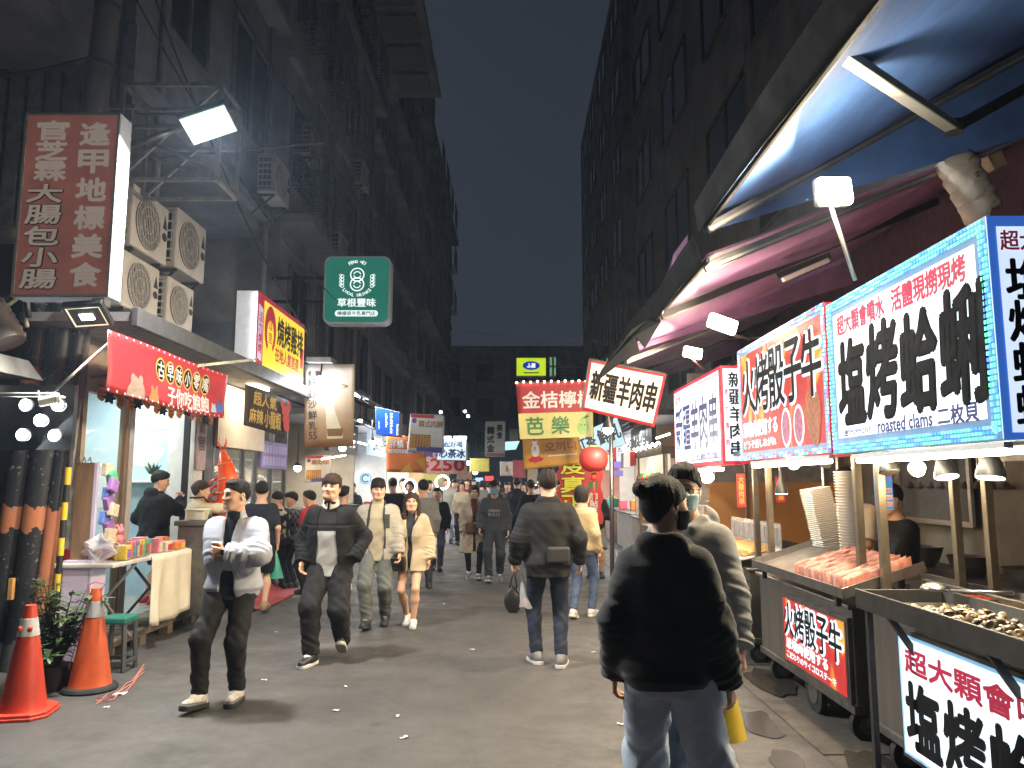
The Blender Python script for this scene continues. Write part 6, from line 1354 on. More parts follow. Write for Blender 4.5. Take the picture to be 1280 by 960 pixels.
for k in range(26):     # fine water swirls printed round the characters
    x, z, a0, r_ = rr.uniform(.06, .92), rr.uniform(.2, .85), rr.uniform(0, 6), rr.uniform(.02, .07)
    for j in range(8): p_, q_ = a0+j*.22, a0+(j+1)*.22; P_ = lambda r2, tt: F.o+F.u*(x*F.w+r2*math.cos(tt))+F.v*(z*F.h+r2*.7*math.sin(tt))+F.n*.004; m.quad(P_(r_-.0012, p_), P_(r_+.0012, p_), P_(r_+.0012, q_), P_(r_-.0012, q_))
m.build('swirl_print', sw, fp)
be = mat('border_blue', (.03, .12, .45), .5, emit=.5, ecol=(.05, .2, .8), sample=False); ep = sheet(E, be, t, name='end_border'); e2_ = sheet(E, wlit_end, t, .06, .03, .94, .95, .006, 'end_panel')
m = MB()
for k, ch in enumerate('塩烤蛤蜊'): letter(m, E, ch, .10, .62-k*.19, .42, .80-k*.19, .010, .010)
m.build('lettering', ink_g, e2_); m = MB(); letter(m, E, '超大顆', .08, .84, .50, .93, .010, .004); m.build('lettering_red', ink_r, e2_)
tube_lamp('long glaring LED tube under the clam sign', X0+.03, y0+.05, y1-.28, z0-.05, 22)
# dice beef sign
y0, y1 = PX(1030, 380, X0).y, PX(922, 440, X0).y; z1 = PX(1028, 378, X0).z; z0 = PX(1043, 560, X0).z-.03
fire = bpy.data.materials.new('fire_print'); fire.use_nodes = True; n_, l_ = fire.node_tree.nodes, fire.node_tree.links; b_ = n_['Principled BSDF']; co = n_.new('ShaderNodeTexCoord'); mp = n_.new('ShaderNodeMapping'); mp.inputs['Scale'].default_value = (1, 1.6, .7); nz = n_.new('ShaderNodeTexNoise'); nz.inputs['Scale'].default_value = 2.3; nz.inputs['Detail'].default_value = 7; nz.inputs['Distortion'].default_value = 1.5
l_.new(co.outputs['Object'], mp.inputs[0]); l_.new(mp.outputs[0], nz.inputs[0]); crr = n_.new('ShaderNodeValToRGB'); e_ = crr.color_ramp.elements
for p_, c_ in ((.57, (.60, .05, .015)), (.64, (.95, .38, .03)), (.72, (1, .75, .2))): e_.new(p_).color = (*c_, 1)
e_[0].color = (.50, .015, .02, 1); e_[0].position = .50; e_[-1].color = (1, .95, .6, 1); e_[-1].position = .85
l_.new(nz.outputs[0], crr.inputs[0]); b_.inputs['Base Color'].default_value = (.14, .015, .012, 1); l_.new(crr.outputs[0], b_.inputs['Emission Color']); b_.inputs['Emission Strength'].default_value = .62; fire.cycles.emission_sampling = 'NONE'
redf = mat('case_red', (.35, .012, .03), .4, var=.1, emit=.30, ecol=(.8, .02, .08), sample=False)
t, F, E = overhead('red flame printed lit sign for dice beef with an LED border', X0, y0, y1, z0, z1, .42, redf); fp = sheet(F, fire, t); chase(F, t, [cb, cw_, cg, cr_], .06, seed=2)
for dd, bo, mm, nm in ((.004, .046, wprt, 'lettering_outline'), (.013, .012, ink_g, 'lettering')):
    m = MB()
    for k, ch in enumerate('火烤骰子牛'): letter(m, F, ch, .07+k*.18, .40, .245+k*.18, .86, dd, bo)
    m.build(nm, mm, fp)
m = MB(); letter(m, F, '原塊肉使用する', .06, .20, .50, .33, .006, .008); letter(m, F, 'どうぞ召しあがれ', .06, .10, .48, .17, .006, .003); m.build('lettering_white', wprt, fp)
m = MB(); m2 = MB()
for cx in (.60, .73): m.add([F.p(cx+.052*math.cos(a), .22+.15*math.sin(a), .006) for a in [6.283*j/22 for j in range(22)]], [tuple(range(22))]); m2.add([F.p(cx+.042*math.cos(a), .22+.125*math.sin(a), .009) for a in [6.283*j/22 for j in range(22)]], [tuple(range(22))])
m.build('oval_patch', wprt, fp); m2.build('meat_print', mat('print_meat', (.30, .08, .14), .5, var=.5, scale=30, emit=.2, ecol=(.5, .2, .3), sample=False), fp)
m = MB(); m.add([F.p(.87+.065*math.cos(a)*(1+.1*math.sin(3*a)), .26+.20*math.sin(a)*(1+.1*math.sin(4*a)), .006) for a in [6.283*j/26 for j in range(26)]], [tuple(range(26))]); m.build('skewer_print', mat('print_roast', (.25, .08, .03), .5, var=.6, scale=35, emit=.2, ecol=(.5, .2, .1), sample=False), fp)
m = MB(); letter(m, E, vertical('骰子牛'), .04, .1, .16, .9, .006, .006); m.build('lettering', wlit_end, t)
tube_lamp('LED tube under the red dice beef sign', X0+.03, y0+.1, y1-.25, z0-.05, 18)
# lamb skewer sign
y0, y1 = PX(900, 460, X0).y, PX(842, 490, X0).y; z1 = PX(900, 457, X0).z; z0 = PX(904, 580, X0).z
t, F, E = overhead('white lit sign for lamb skewers with a red frame and a framed end panel', X0, y0, y1, z0, z1, .26, redf); red_s = mat('border_red_lit', (.42, .012, .03), .5, emit=.45, ecol=(.8, .03, .08), sample=False)
sheet(F, red_s, t, name='border_panel'); fp = sheet(F, wlit, t, .025, .04, .975, .96, .006); m = MB()
for q in (.065, .92): m.quad(F.p(.03, q, .009), F.p(.97, q, .009), F.p(.97, q+.012, .009), F.p(.03, q+.012, .009))
m.build('border_line', red_s, fp)
m = MB(); letter(m, F, '新疆羊肉串', .06, .20, .94, .76, .010, .016); letter(m, F, '大雞肉塊', .5, .07, .92, .14, .010, .004); m.build('lettering', ink_b, fp); m = MB(); letter(m, F, '道地', .06, .80, .2, .90, .010, .005); m.build('lettering_red', ink_r, fp)
ep = sheet(E, red_s, t, name='end_border'); e2_ = sheet(E, wlit_end, t, .09, .03, .91, .97, .006, 'end_panel'); m = MB()
for k, ch in enumerate('新疆羊肉串'): letter(m, E, ch, .30, .78-k*.175, .86, .93-k*.175, .010, .006)
m.build('lettering', ink_g, e2_); m = MB()
for k, ch in enumerate('烤大塊肉'): letter(m, E, ch, .13, .70-k*.17, .26, .76-k*.17, .010, .002)
m.build('lettering_red', ink_r, e2_)
tube_lamp('LED tube under the lamb skewer sign', X0+.03, y0+.15, y1-.2, z0-.05, 16)

# ------------------------------------------------------------------ the carts
def caster(t, x, y, r=.10):
    m = MB(); m.tube([(x, y-.025, r), (x, y+.025, r)], r, 22); w = m.build('wheel', rubber, t, auto=40); m = MB(); m.tube([(x-.0, y-.029, r), (x, y+.029, r)], r*.55, 16); m.build('rim', steel_dull, w, auto=40)
    m = MB(); m.beam((x, y-.045, r), (x+.02, y-.045, r*2.3), .03, .012, (0,1,0)); m.beam((x, y+.045, r), (x+.02, y+.045, r*2.3), .03, .012, (0,1,0)); m.bb((x-.05, y-.06, r*2.3), (x+.06, y+.06, r*2.3+.02)); m.build('fork', steel, w)
def cart(label, X, y0, y1, zt, depth, zsign, big=False):
    t = thing('food_cart', label, 'food cart', (X, (y0+y1)/2, 0)); m = MB(); m.bb((X, y0, .24), (X+depth, y1, zt-.03)); m.build('body', steel, t, bevel=.008)
    m = MB(); m.bb((X-.03, y0-.02, zt-.03), (X+depth+.03, y1+.02, zt)); m.build('counter_top', steel, t, bevel=.006)
    m = MB(); m.bb((X-.015, y0-.005, .20), (X+depth+.005, y1+.005, .25)); m.build('base_rail', steel_dull, t, bevel=.005)
    for y in (y0+.15, y1-.15):
        for x in (X+.12, X+depth-.12): caster(t, x, y)
    for y in (y0+.04, y1-.04):
        for x in (X+.10, X+depth-.06): m = MB(); m.bb((x-.024, y-.024, zt), (x+.024, y+.024, zsign)); m.build('post', mat('post_brass', (.27, .23, .17), .38, .9, var=.2), t, bevel=.004)
    for x in (X+.10, X+depth-.06): m = MB(); m.bb((x-.02, y0+.064, zsign-.12), (x+.02, y1-.064, zsign-.08)); m.build('top_rail', steel_dull, t)
    if big:
        for y in (y0+.75,): m = MB(); m.tube([(X+.02, y, .15), (X+.06, y, .15)], .15, 26); w = m.build('wheel', rubber, t, auto=40); m = MB(); m.tube([(X+.015, y, .15), (X+.065, y, .15)], .085, 20); m.build('rim', steel_dull, w, auto=40)
    return t
def front_panel(t, X, ya, yb, za, zb, bm, fm_):
    F = Face((X-.004, yb, za), (0,-1,0), (0,0,1), yb-ya, zb-za); m = MB(); m.bb((X-.03, ya-.02, za-.02), (X-.001, yb+.02, zb+.02)); fr = m.build('light_panel', steel_dull, t); F.o = F.o+F.n*.03; sheet(F, bm, fr, 0, 0, 1, 1, 0, 'panel_border'); p = sheet(F, fm_, fr, .015, .025, .985, .975, .003, 'panel_face'); return F, p
c1 = cart('lamb skewer cart with a blue sky printed lit front', 2.12, 7.04, 9.5, .86, .80, 2.0)
sky_p = ramp_mat('panel_sky', [(0, '#2f6a24'), (.22, '#5f9a3a'), (.30, '#b9d6ee'), (.6, '#4f95e6'), (1, '#1b45b8')], 'Z', .27, .73, emit=.9, wav=.25)
F, p = front_panel(c1, 2.12, 7.10, 9.3, .27, .73, red_s, sky_p)
for dd, bo, mm, nm in ((.005, .030, wprt, 'lettering_outline'), (.013, .006, ink_b, 'lettering')):
    m = MB(); letter(m, F, '新疆羊肉串', .20, .22, .97, .80, dd, bo); m.build(nm, mm, p)
c2 = cart('dice beef cart with a red flame printed lit front', 2.12, 4.95, 6.75, .86, .78, 2.0, True)
F, p = front_panel(c2, 2.12, 4.72+.25, 6.10, .28, .76, steel_dull, fire)
for dd, bo, mm, nm in ((.005, .034, wprt, 'lettering_outline'), (.013, .008, ink_g, 'lettering')):
    m = MB()
    for k, ch in enumerate('火烤骰子牛'): letter(m, F, ch, .05+k*.185, .42, .22+k*.185, .92, dd, bo)
    m.build(nm, mm, p)
m = MB(); letter(m, F, '原塊肉使用する', .06, .22, .74, .38, .006, .006); letter(m, F, 'こだわりのサイコロステーキ', .06, .08, .85, .18, .006, .002); m.build('lettering_white', wprt, p)
c3 = cart('clam cart with a white lit front and a long dark steel tray', 2.12, 2.75, 4.72, .92, .80, 1.86, True)
F, p = front_panel(c3, 2.12, 2.8, 4.30, .20, .82, mat('border_sky', (.2, .45, .7), .5, emit=.6, ecol=(.3, .6, .9), sample=False), lum('panel_white', (.80, .93, 1), 1.1, var=.15))
m = MB()
for k, ch in enumerate('塩烤蛤蜊'): letter(m, F, ch, .04+k*.24, .10, .25+k*.24, .62, .006, .022)
m.build('lettering', ink_g, p); m = MB(); letter(m, F, '超大顆會噴水', .05, .70, .95, .90, .006, .008); m.build('lettering_red', ink_r, p)
def tray(label, P0, w, L, h, mt, rot, name='steel_tray', lip=.02):
    """open tray: P0 the corner, w along x, L along y"""
    t = thing(name, label, 'tray', P0); m = MB(); x, y, z = P0
    m.bb((x, y, z), (x+w, y+L, z+.008)); m.build('tray_floor', mt, t); m = MB(); m.bb((x, y, z+.008), (x+.012, y+L, z+h)); m.bb((x+w-.012, y, z+.008), (x+w, y+L, z+h)); m.bb((x+.012, y, z+.008), (x+w-.012, y+.012, z+h)); m.bb((x+.012, y+L-.012, z+.008), (x+w-.012, y+L, z+h)); m.build('tray_rim', mt, t, bevel=.003); return t
# the clam tray, in front of the counter on brackets
ct = tray('long dark steel tray heaped with clams at the clam cart front', (1.86, 2.2, .975), .46, 2.05, .075, steel_dull, 0); m = MB()
for y in (2.6, 3.3, 4.15): m = MB(); m.beam((1.95, y, .96), (2.11, y, .72), .03, .03); m.build('bracket', dark_steel, ct)
m = MB(); m.beam((1.90, 4.22, .0), (1.90, 4.22, .97), .03, .03); m.build('leg', dark_steel, ct); m = MB(); m.bb((1.845, 2.2, .955), (1.859, 4.25, 1.055)); m.build('front_lip', dark_steel, ct, bevel=.003)
clam_m = [mat('clam_tan', (.19, .12, .055), .28, var=.7, scale=30, bump=.2, bscale=90), mat('clam_grey', (.10, .08, .06), .3, var=.7, scale=30), mat('clam_cream', (.34, .25, .14), .3, var=.6, scale=30)]
def clam_mesh(k):
    m = MB()
    def sh(sg): m.grid(lambda a, b: ((lambda r_, th: (r_*.026*math.cos(th)*1.15, r_*.020*math.sin(th)-.004*(1-r_), sg*(.013*math.sqrt(max(0, 1-r_*r_))+.0008*math.sin(r_*26))+(.004*k*math.sin(th) if sg > 0 else 0)))(a, b*6.2832)), 7, 16, 0, flip=sg < 0)
    sh(1); sh(-1); o = m.build('clam', clam_m[k], smooth=True); return o
protos = [clam_mesh(k) for k in range(3)]; used = [False]*3; rr = random.Random(8)
def put_clam(x, y, z, where, grp):
    k = rr.randrange(3); rot = (rr.uniform(-.7, .7), rr.uniform(-.6, .6), rr.uniform(0, 6.28)); s_ = rr.uniform(.7, 1.05)
    if not used[k]: o = protos[k]; used[k] = True
    else: o = protos[k].copy(); C.objects.link(o)
    o.location = (x, y, z); o.rotation_euler = rot; o.scale = (s_,)*3; tag(o, where, 'clam', grp)
for layer, (n_, z, w_) in enumerate(((124, .998, .18), (82, 1.014, .15), (46, 1.03, .11))):
    for k in range(n_):
        y = rr.uniform(2.40, 3.98-.14*layer); x = 2.06+rr.uniform(-w_, w_); put_clam(x, y, z+rr.uniform(0, .006), 'brown and cream clam in the heap on the long steel tray', 'clams heaped on the long tray')
for k in range(10): put_clam(1.98+rr.uniform(-.06, .06), 3.95+rr.uniform(-.07, .07), .995, 'small clam in the little group at the far end of the long tray', 'clams at the far tray end')
gr = tray('brown grill plate behind the clam tray', (2.38, 2.5, .925), .42, 1.9, .05, mat('grill_brown', (.20, .12, .06), .5, .3, var=.4, scale=10), 0, 'grill_tray')
for k in range(26): put_clam(2.55+rr.uniform(-.08, .10), 2.95+rr.uniform(-.25, .22), .955+.016*(k % 3), 'clam on the brown grill plate behind the tray', 'clams on the grill plate')
def ladle(label, p, ang, r_=.075):
    t = thing('skimmer_ladle', label, 'ladle', p); m = MB(); m.grid(lambda a, b: (p[0]+r_*a*math.cos(b*6.283), p[1]+r_*a*math.sin(b*6.283), p[2]+.045*math.sqrt(max(0, 1-a*a*.98))), 8, 24); m.build('bowl', steel, t, smooth=True, thick=.003)
    m = MB()
    for ring, n_ in ((.35, 6), (.62, 11), (.85, 15)):
        for j in range(n_): a = 6.283*j/n_+ring; m.ball((p[0]+r_*ring*math.cos(a), p[1]+r_*ring*math.sin(a), p[2]+.045*math.sqrt(1-ring*ring*.98)+.001), (.0045, .0045, .002), 6, 4)
    m.build('hole_pattern', black_m, t); m = MB(); m.tube([(p[0]+r_*math.cos(ang), p[1]+r_*math.sin(ang), p[2]+.01), (p[0]+.36*math.cos(ang), p[1]+.36*math.sin(ang), p[2]+.03)], .009, 8); m.build('handle', steel, t, smooth=True)
ladle('round steel skimmer ladle upturned at the far end of the clam tray', (2.2, 4.10, 1.06), -.9); ladle('round steel skimmer ladle lying on the heap of clams', (2.16, 2.98, 1.06), .4, .085)
m = MB(); m.bb((2.34, 2.5, 1.06), (2.36, 4.5, 1.075)); m.beam((2.35, 2.55, .92), (2.35, 2.55, 1.06), .02, .02); m.beam((2.35, 4.45, .92), (2.35, 4.45, 1.06), .02, .02); tag(m.build('steel_rail', steel, bevel=.003), 'thin steel rail along the back of the clam tray', 'rail')
# things on and behind the clam cart
def bowl(label, p, r_, h, mt, name='metal_bowl'): m = MB(); m.lathe(p, [(r_*.55, 0), (r_*.8, h*.4), (r_, h), (r_*.97, h), (r_*.75, h*.45), (r_*.5, .006)], 22); return tag(m.build(name, mt, auto=50), label, 'bowl')
bowl('wide steel bowl at the back of the clam cart', (2.74, 4.22, .925), .14, .09, steel); bowl('white bowl behind the bottle on the clam cart', (2.72, 3.75, .925), .08, .06, white_p)
t = thing('seasoning_bottle', 'white plastic bottle with a conical neck near the gloved hand', 'bottle', (2.62, 3.72, .97)); m = MB(); m.lathe((2.60, 3.86, .925), [(.06, 0), (.062, .2), (.055, .24), (.02, .33), (.018, .36)], 18); m.build('bottle_body', mat('bottle_white', (.6, .6, .58), .35), t, auto=50); m = MB(); m.lathe((2.60, 3.86, 1.286), [(.02, 0), (.02, .03)], 14); m.build('cap', white_p, t)
for k in range(9):
    m = MB(); m.lathe((2.42, 2.98, .98+.012*k), [(.075, 0), (.09, .009), (.088, .011)], 20); tag(m.build('paper_plate', mat('plate_kraft', (.55, .46, .34), .7), auto=50), 'round pale plate in the stack by the gloved hand', 'plate', 'stack of round plates')
rd_m = mat('chili_red', (.45, .05, .03), .45, var=.5, scale=40)
t = tray('tray of red seasoned food behind the clam cart post', (2.42, 4.40, .925), .42, .30, .04, dark_steel, 0, 'food_tray'); m = MB(); m.grid(lambda a, b: (2.44+.38*a, 4.42+.26*b, .945+.03*math.sin(a*3.14)*math.sin(b*3.14)+.008*math.sin(a*40)*math.sin(b*37)), 22, 18); m.build('chili_filling', rd_m, t, smooth=True)
# back wall furniture
t = thing('board_panel', 'dark grey board with a pale frame on the wall behind the clam cart', 'board', (4.3, 7.6, 1.0)); a, b = PX(1128, 600, 4.30), PX(1212, 600, 4.30); m = MB(); m.bb((4.29, b.y, 1.25), (4.32, a.y, 2.3)); m.build('panel', mat('board_slate', (.05, .054, .052), .5, var=.15), t); m = MB()
m.bb((4.27, b.y-.05, 1.2), (4.30, a.y+.05, 1.249)); m.bb((4.27, b.y-.05, 1.25), (4.30, b.y-.001, 2.3)); m.bb((4.27, a.y+.001, 1.25), (4.30, a.y+.05, 2.3)); m.build('frame', alu, t)
m = MB(); m.bb((4.36, 1.6, 0), (4.46, 13.5, 3.4)); tag(m.build('back_wall', mat('wall_khaki', (.13, .12, .09), .7, var=.25, scale=2)), 'khaki back wall behind the food carts', 'wall')
m = MB(); m.bb((2.62, 10.3, .55), (4.35, 10.36, 1.62)); tag(m.build('orange_partition', mat('ply_orange', (.48, .22, .06), .6, var=.15, scale=2), bevel=.004), 'orange plywood partition behind the lamb skewer cart', 'partition')
m = MB(); m.bb((2.4, 10.42, 1.62), (4.35, 10.48, 3.1)); tag(m.build('grey_screen', mat('screen_grey', (.20, .21, .20), .6, var=.3)), 'grey sheet screen above the orange partition', 'screen')
t = thing('side_counter', 'steel side counter behind the carts', 'counter', (3.7, 6.2, 0)); m = MB(); m.bb((3.5, 4.6, .80), (4.1, 8.4, .86)); m.build('worktop', steel_dull, t, bevel=.006)
for y in (4.7, 8.3):
    for x in (3.55, 4.05): m = MB(); m.bb((x-.02, y-.02, 0), (x+.02, y+.02, .80)); m.build('leg', steel_dull, t)
for k in range(4): m = MB(); m.bb((4.27, 5.15+.09*k, 1.62), (4.35, 5.22+.09*k, 2.02)); tag(m.build('blue_folder', mat('folder_blue', (.06, .08, .30), .5, var=.2)), 'blue folder in the row hung on the back wall', 'folder', 'blue folders on the wall')
m = MB(); m.bb((4.2, 4.4, 1.58), (4.35, 6.3, 1.60)); tag(m.build('wall_shelf', steel_dull), 'thin shelf below the blue folders', 'shelf')
m = MB(); m.tube([(4.25, 5.6-1.2*t, 1.5-.55*math.sin(t*3.1)+.1*math.sin(t*12)) for t in [k/20 for k in range(21)]], .018, 6); m.tube([(4.24, 5.5, 1.0), (4.24, 5.5, 1.5)], .018, 6); tag(m.build('red_hose', mat('hose_red', (.45, .03, .03), .5), smooth=True), 'red hose looping on the back wall below the shelf', 'hose')
# things hung and stored along the back wall
for k in range(15):
    x, y = 4.18, 4.75+.24*k+random.uniform(-.03, .03); h = random.uniform(.16, .28); c = ('cream', 'red', 'yellow', 'orange', 'green', 'cream', 'blue')[k % 7]; t = thing('sauce_jar', 'sauce jar or bottle in the row on the high wall shelf', 'jar', (x, y, 2.06), 'jars on the wall shelf'); m = MB(); m.lathe((x, y, 2.065), [(.045, 0), (.05, .02), (.05, h*.7), (.025, h*.85), (.022, h)], 12); m.build('jar_body', toy_m[c], t, auto=50); m = MB(); m.lathe((x, y, 2.066+h), [(.026, 0), (.026, .03)], 10); m.build('lid', redp if k % 2 else white_p, t)
m = MB(); m.bb((4.06, 4.6, 2.035), (4.34, 8.4, 2.06)); tag(m.build('high_shelf', steel_dull), 'long steel shelf carrying the sauce jars', 'shelf')
for k in range(9):
    y = 6.75+.2*k; m = MB(); m.tube([(4.3, y, 1.95), (4.3, y, 1.62)], .008, 6); m.lathe((4.29, y, 1.56), [(.05, 0), (.06, .02), (.02, .07)], 12); tag(m.build('hanging_ladle', steel), 'steel ladle hanging in the row under the high shelf', 'ladle', 'hanging ladles')
for k in range(5): bowl('metal basin stacked on the steel side counter', (3.75, 5.0+.72*k, .862), .17, .12+.02*k, steel_dull)['group'] = 'basins on the side counter'
t = thing('gas_cylinder', 'grey gas cylinder standing behind the clam cart', 'gas cylinder', (3.3, 4.5, 0)); m = MB(); m.lathe((3.3, 4.5, 0), [(.15, 0), (.16, .05), (.16, .85), (.10, 1.0), (.04, 1.03)], 18); m.build('cylinder_body', mat('gas_grey', (.22, .22, .21), .5, var=.3), t, auto=50); m = MB(); m.lathe((3.3, 4.5, 1.032), [(.02, 0), (.02, .06), (.06, .07), (.06, .10)], 12); m.build('valve', steel_dull, t)
t = thing('range_hood', 'dull steel range hood over the side counter', 'hood', (3.9, 5.2, 2.5)); m = MB(); m.add([(3.4, 4.2, 2.3), (4.3, 4.2, 2.3), (4.3, 6.2, 2.3), (3.4, 6.2, 2.3), (3.75, 4.7, 2.75), (4.3, 4.7, 2.75), (4.3, 5.7, 2.75), (3.75, 5.7, 2.75)], [(0,3,2,1),(4,5,6,7),(0,1,5,4),(1,2,6,5),(2,3,7,6),(3,0,4,7)]); m.build('shell', steel_dull, t, bevel=.01)
# price boards and red strips
t = thing('price_board', 'blue price board with red and white print on the clam cart post', 'sign', PY(1107, 590, 4.95)); a, b, c = PY(1096, 637, 4.95), PY(1118, 637, 4.95), PY(1096, 572, 4.95); F = Face(a, (1,0,0), (0,0,1), b.x-a.x, c.z-a.z); m = MB(); m.bb((a.x, 4.955, a.z), (b.x, 4.97, c.z)); o = m.build('board', mat('board_azure', (.05, .18, .55), .5, emit=.15, ecol=(.1, .3, .9), sample=False), t); m = MB()
for k in range(3): m.quad(F.p(.08, .06+k*.13, .001), F.p(.92, .06+k*.13, .001), F.p(.92, .15+k*.13, .001), F.p(.08, .15+k*.13, .001))
m.build('white_strip', white_l, o); m = MB(); letter(m, F, '二枚貝', .1, .62, .9, .85, .002, .003); letter(m, F, '2入100元', .12, .07, .88, .14, .003, .001); letter(m, F, '5入200元', .12, .20, .88, .27, .003, .001); letter(m, F, '8入300元', .12, .33, .88, .40, .003, .001); m.build('lettering', ink_r, o)
for k, (px, py0, py1, Y, lab) in enumerate(((927, 592, 634, 7.0, 'red paper strip with gold writing on the near post of the lamb skewer cart'), (976, 596, 628, 6.9, 'second red paper strip hung beside the hanging lamp of the dice beef cart'))):
    a, b, c = PY(px-5, py1, Y), PY(px+6, py1, Y), PY(px-5, py0, Y); t = thing('paper_strip', lab, 'notice', a); F = Face(a, (1,0,0), (0,0,1), b.x-a.x, c.z-a.z); m = MB(); m.bb((a.x, Y+.001, a.z), (b.x, Y+.006, c.z)); o = m.build('strip', redp, t); m = MB(); letter(m, F, vertical('大雞肉串'), .2, .08, .8, .92, .001, .003); m.build('lettering', gldp, o)
# clamp lamps under the signs
def clamp_lamp(label, px, py, Y, on, aim=(0, -.3, -1), r_=.06, bright=False):
    p = PY(px, py, Y); t = thing('clamp_lamp', label, 'lamp', p); ax = -Vector(aim).normalized(); m = MB(); m.lathe(p, [(r_, 0), (r_*.95, .03), (r_*.6, .09), (r_*.35, .12), (r_*.3, .16)], 18, ax); m.build('lamp_shade', black_m, t, auto=40)
    m = MB(); m.lathe(p-ax*.004, [(r_*.9, 0), (r_*.9, .006)], 16, ax); m.build('bulb', mat('clamp_bright', (1,1,1), .3, var=0, emit=24, ecol=(1, .86, .58), sample=False) if bright else mat('clamp_glow', (1,1,1), .3, var=0, emit=5, ecol=(1, .92, .76), sample=False) if on else steel_dull, t)
    m = MB(); m.tube([p+ax*.14, p+ax*.14+Vector((0, .03, .12))], .01, 6); m.build('bracket', dark_steel, t)
    if bright:
        m = MB(); m.ball(p-ax*.02, r_*.8, 12, 8); m.build('glare_bulb', mat('clamp_bright', 0), t, smooth=True); point(t, p-ax*.1, 12, WARM, .05)
    elif on: L = bpy.data.lights.new('lamp_light', 'SPOT'); L.energy = 13; L.color = (1, .90, .70); L.spot_size = R(95); L.spot_blend = .6; L.shadow_soft_size = .05; o = bpy.data.objects.new('lamp_light', L); C.objects.link(o); o.parent = t; o.location = p-ax*.02-ORG[t.name]; o.rotation_euler = Vector(aim).to_track_quat('-Z', 'Y').to_euler()
clamp_lamp('glaring bare lamp under the middle of the clam sign', 1146, 585, 4.4, True, (-.3, -.8, -.5), .05, True)
clamp_lamp('round clamp lamp with a wire guard under the clam sign', 1184, 596, 4.0, True); clamp_lamp('black box clamp lamp at the near end of the clam sign', 1238, 597, 3.6, True, (-.15, -.1, -1), .065)
clamp_lamp('dark switched off clamp lamp at the far end of the clam sign', 1112, 590, 4.5, False)
clamp_lamp('glaring bare lamp under the red dice beef sign', 992, 578, 6.2, True, (-.3, -.8, -.5), .06, True); clamp_lamp('small lamp hanging on a thin arm over the dice beef tray', 977, 617, 6.5, True, (0, 0, -1), .055)
clamp_lamp('dark clamp lamp over the skewer tray end', 952, 575, 6.9, False, (.6, -.3, -.6)); clamp_lamp('pair lamp, nearer, under the dice beef sign', 1030, 578, 5.6, False, (-.5, -.4, -.6)); clamp_lamp('pair lamp, farther, under the dice beef sign', 1014, 576, 5.9, False, (-.5, -.4, -.6))
clamp_lamp('glaring bare lamp under the lamb skewer sign', 884, 596, 8.4, True, (-.3, -.8, -.4), .08, True)
# dice beef tray with meat
t = thing('meat_tray', 'tilted steel tray with a row of pink meat slabs on the dice beef cart', 'tray', (2.1, 5.6, .92)); A = (1.98, 4.75, .96); 
tp = lambda a, b, h=0.: Vector((1.98+.50*a, 4.72+1.75*b, .93+.16*a+h))
m = MB(); m.add([tp(0,0), tp(1,0), tp(1,1), tp(0,1), tp(0,0,.012), tp(1,0,.012), tp(1,1,.012), tp(0,1,.012)], [(0,3,2,1),(4,5,6,7),(0,1,5,4),(1,2,6,5),(2,3,7,6),(3,0,4,7)]); m.build('tray_floor', steel, t, bevel=.003); m = MB(); m.beam(tp(0,0,.03), tp(0,1,.03), .012, .06); m.beam(tp(0,1,.03), tp(1,1,.03), .012, .06); m.beam(tp(0,0,.03), tp(1,0,.03), .012, .06); m.build('tray_rim', steel, t); m = MB()
for y in (4.9, 6.3):
    for x, z in ((2.02, .945), (2.42, 1.07)): m = MB(); m.beam((x, y, .86), (x, y, z), .03, .03); m.build('support_leg', dark_steel, t)
meat = [mat('meat_pink', (.40, .15, .12), .4, var=.35, scale=25, bump=.15), mat('meat_pale', (.45, .24, .19), .4, var=.35, scale=25, bump=.15)]
for k in range(15):
    b0 = .02+k*.034; m = MB(); ph = rr.uniform(0, 6); lean = rr.uniform(.10, .2)
    m.grid(lambda a, b: tp(.08+.80*a, b0+.008*math.sin(a*6+ph)+lean*.10*b+(.004*math.sin(a*22+ph)), .016+.085*b+.004*math.sin(a*15+b*5+ph)), 16, 5); o = m.build('meat_slab', meat[k % 2], smooth=True, thick=.012); tag(o, 'pink marbled meat slab standing in the row on the tilted tray', 'meat', 'meat slabs in a row')
# foam bowls and boxes in tall stacks
foam = mat('foam_white', (.50, .49, .46), .55, var=.05)
def stack(base, lean, n_, step, mk, label, cat, grp, first=[None]):
    o0 = None
    for k in range(n_):
        p = Vector(base)+Vector(lean)*k*step+Vector((0, 0, step*k))
        if o0 is None: o = o0 = mk()
        else: o = o0.copy(); C.objects.link(o)
        o.location = p; o.rotation_euler = (lean[1]*-.9, lean[0]*.9, random.uniform(-.05, .05)); tag(o, label, cat, grp)
def mk_bowl(): m = MB(); m.lathe((0,0,0), [(.055, 0), (.085, .055), (.094, .057), (.094, .062), (.082, .06), (.052, .006)], 22); return m.build('foam_bowl', foam, auto=50)
def mk_box(): m = MB(); m.add([(-.07,-.10,0),(.07,-.10,0),(.07,.10,0),(-.07,.10,0),(-.09,-.12,.03),(.09,-.12,.03),(.09,.12,.03),(-.09,.12,.03)], [(0,3,2,1),(0,1,5,4),(1,2,6,5),(2,3,7,6),(3,0,4,7),(4,5,6,7)]); return m.build('foam_box', foam, bevel=.004)
stack((2.62, 6.02, 1.06), (-.04, 0, 0), 27, .0225, mk_bowl, 'white foam bowl in the tall ribbed stack on the dice beef cart', 'bowl', 'stack of foam bowls'); stack((2.58, 6.33, 1.0), (-.20, 0, 0), 34, .0165, mk_box, 'white foam box in the leaning stack behind the foam bowls', 'box', 'leaning stack of foam boxes')
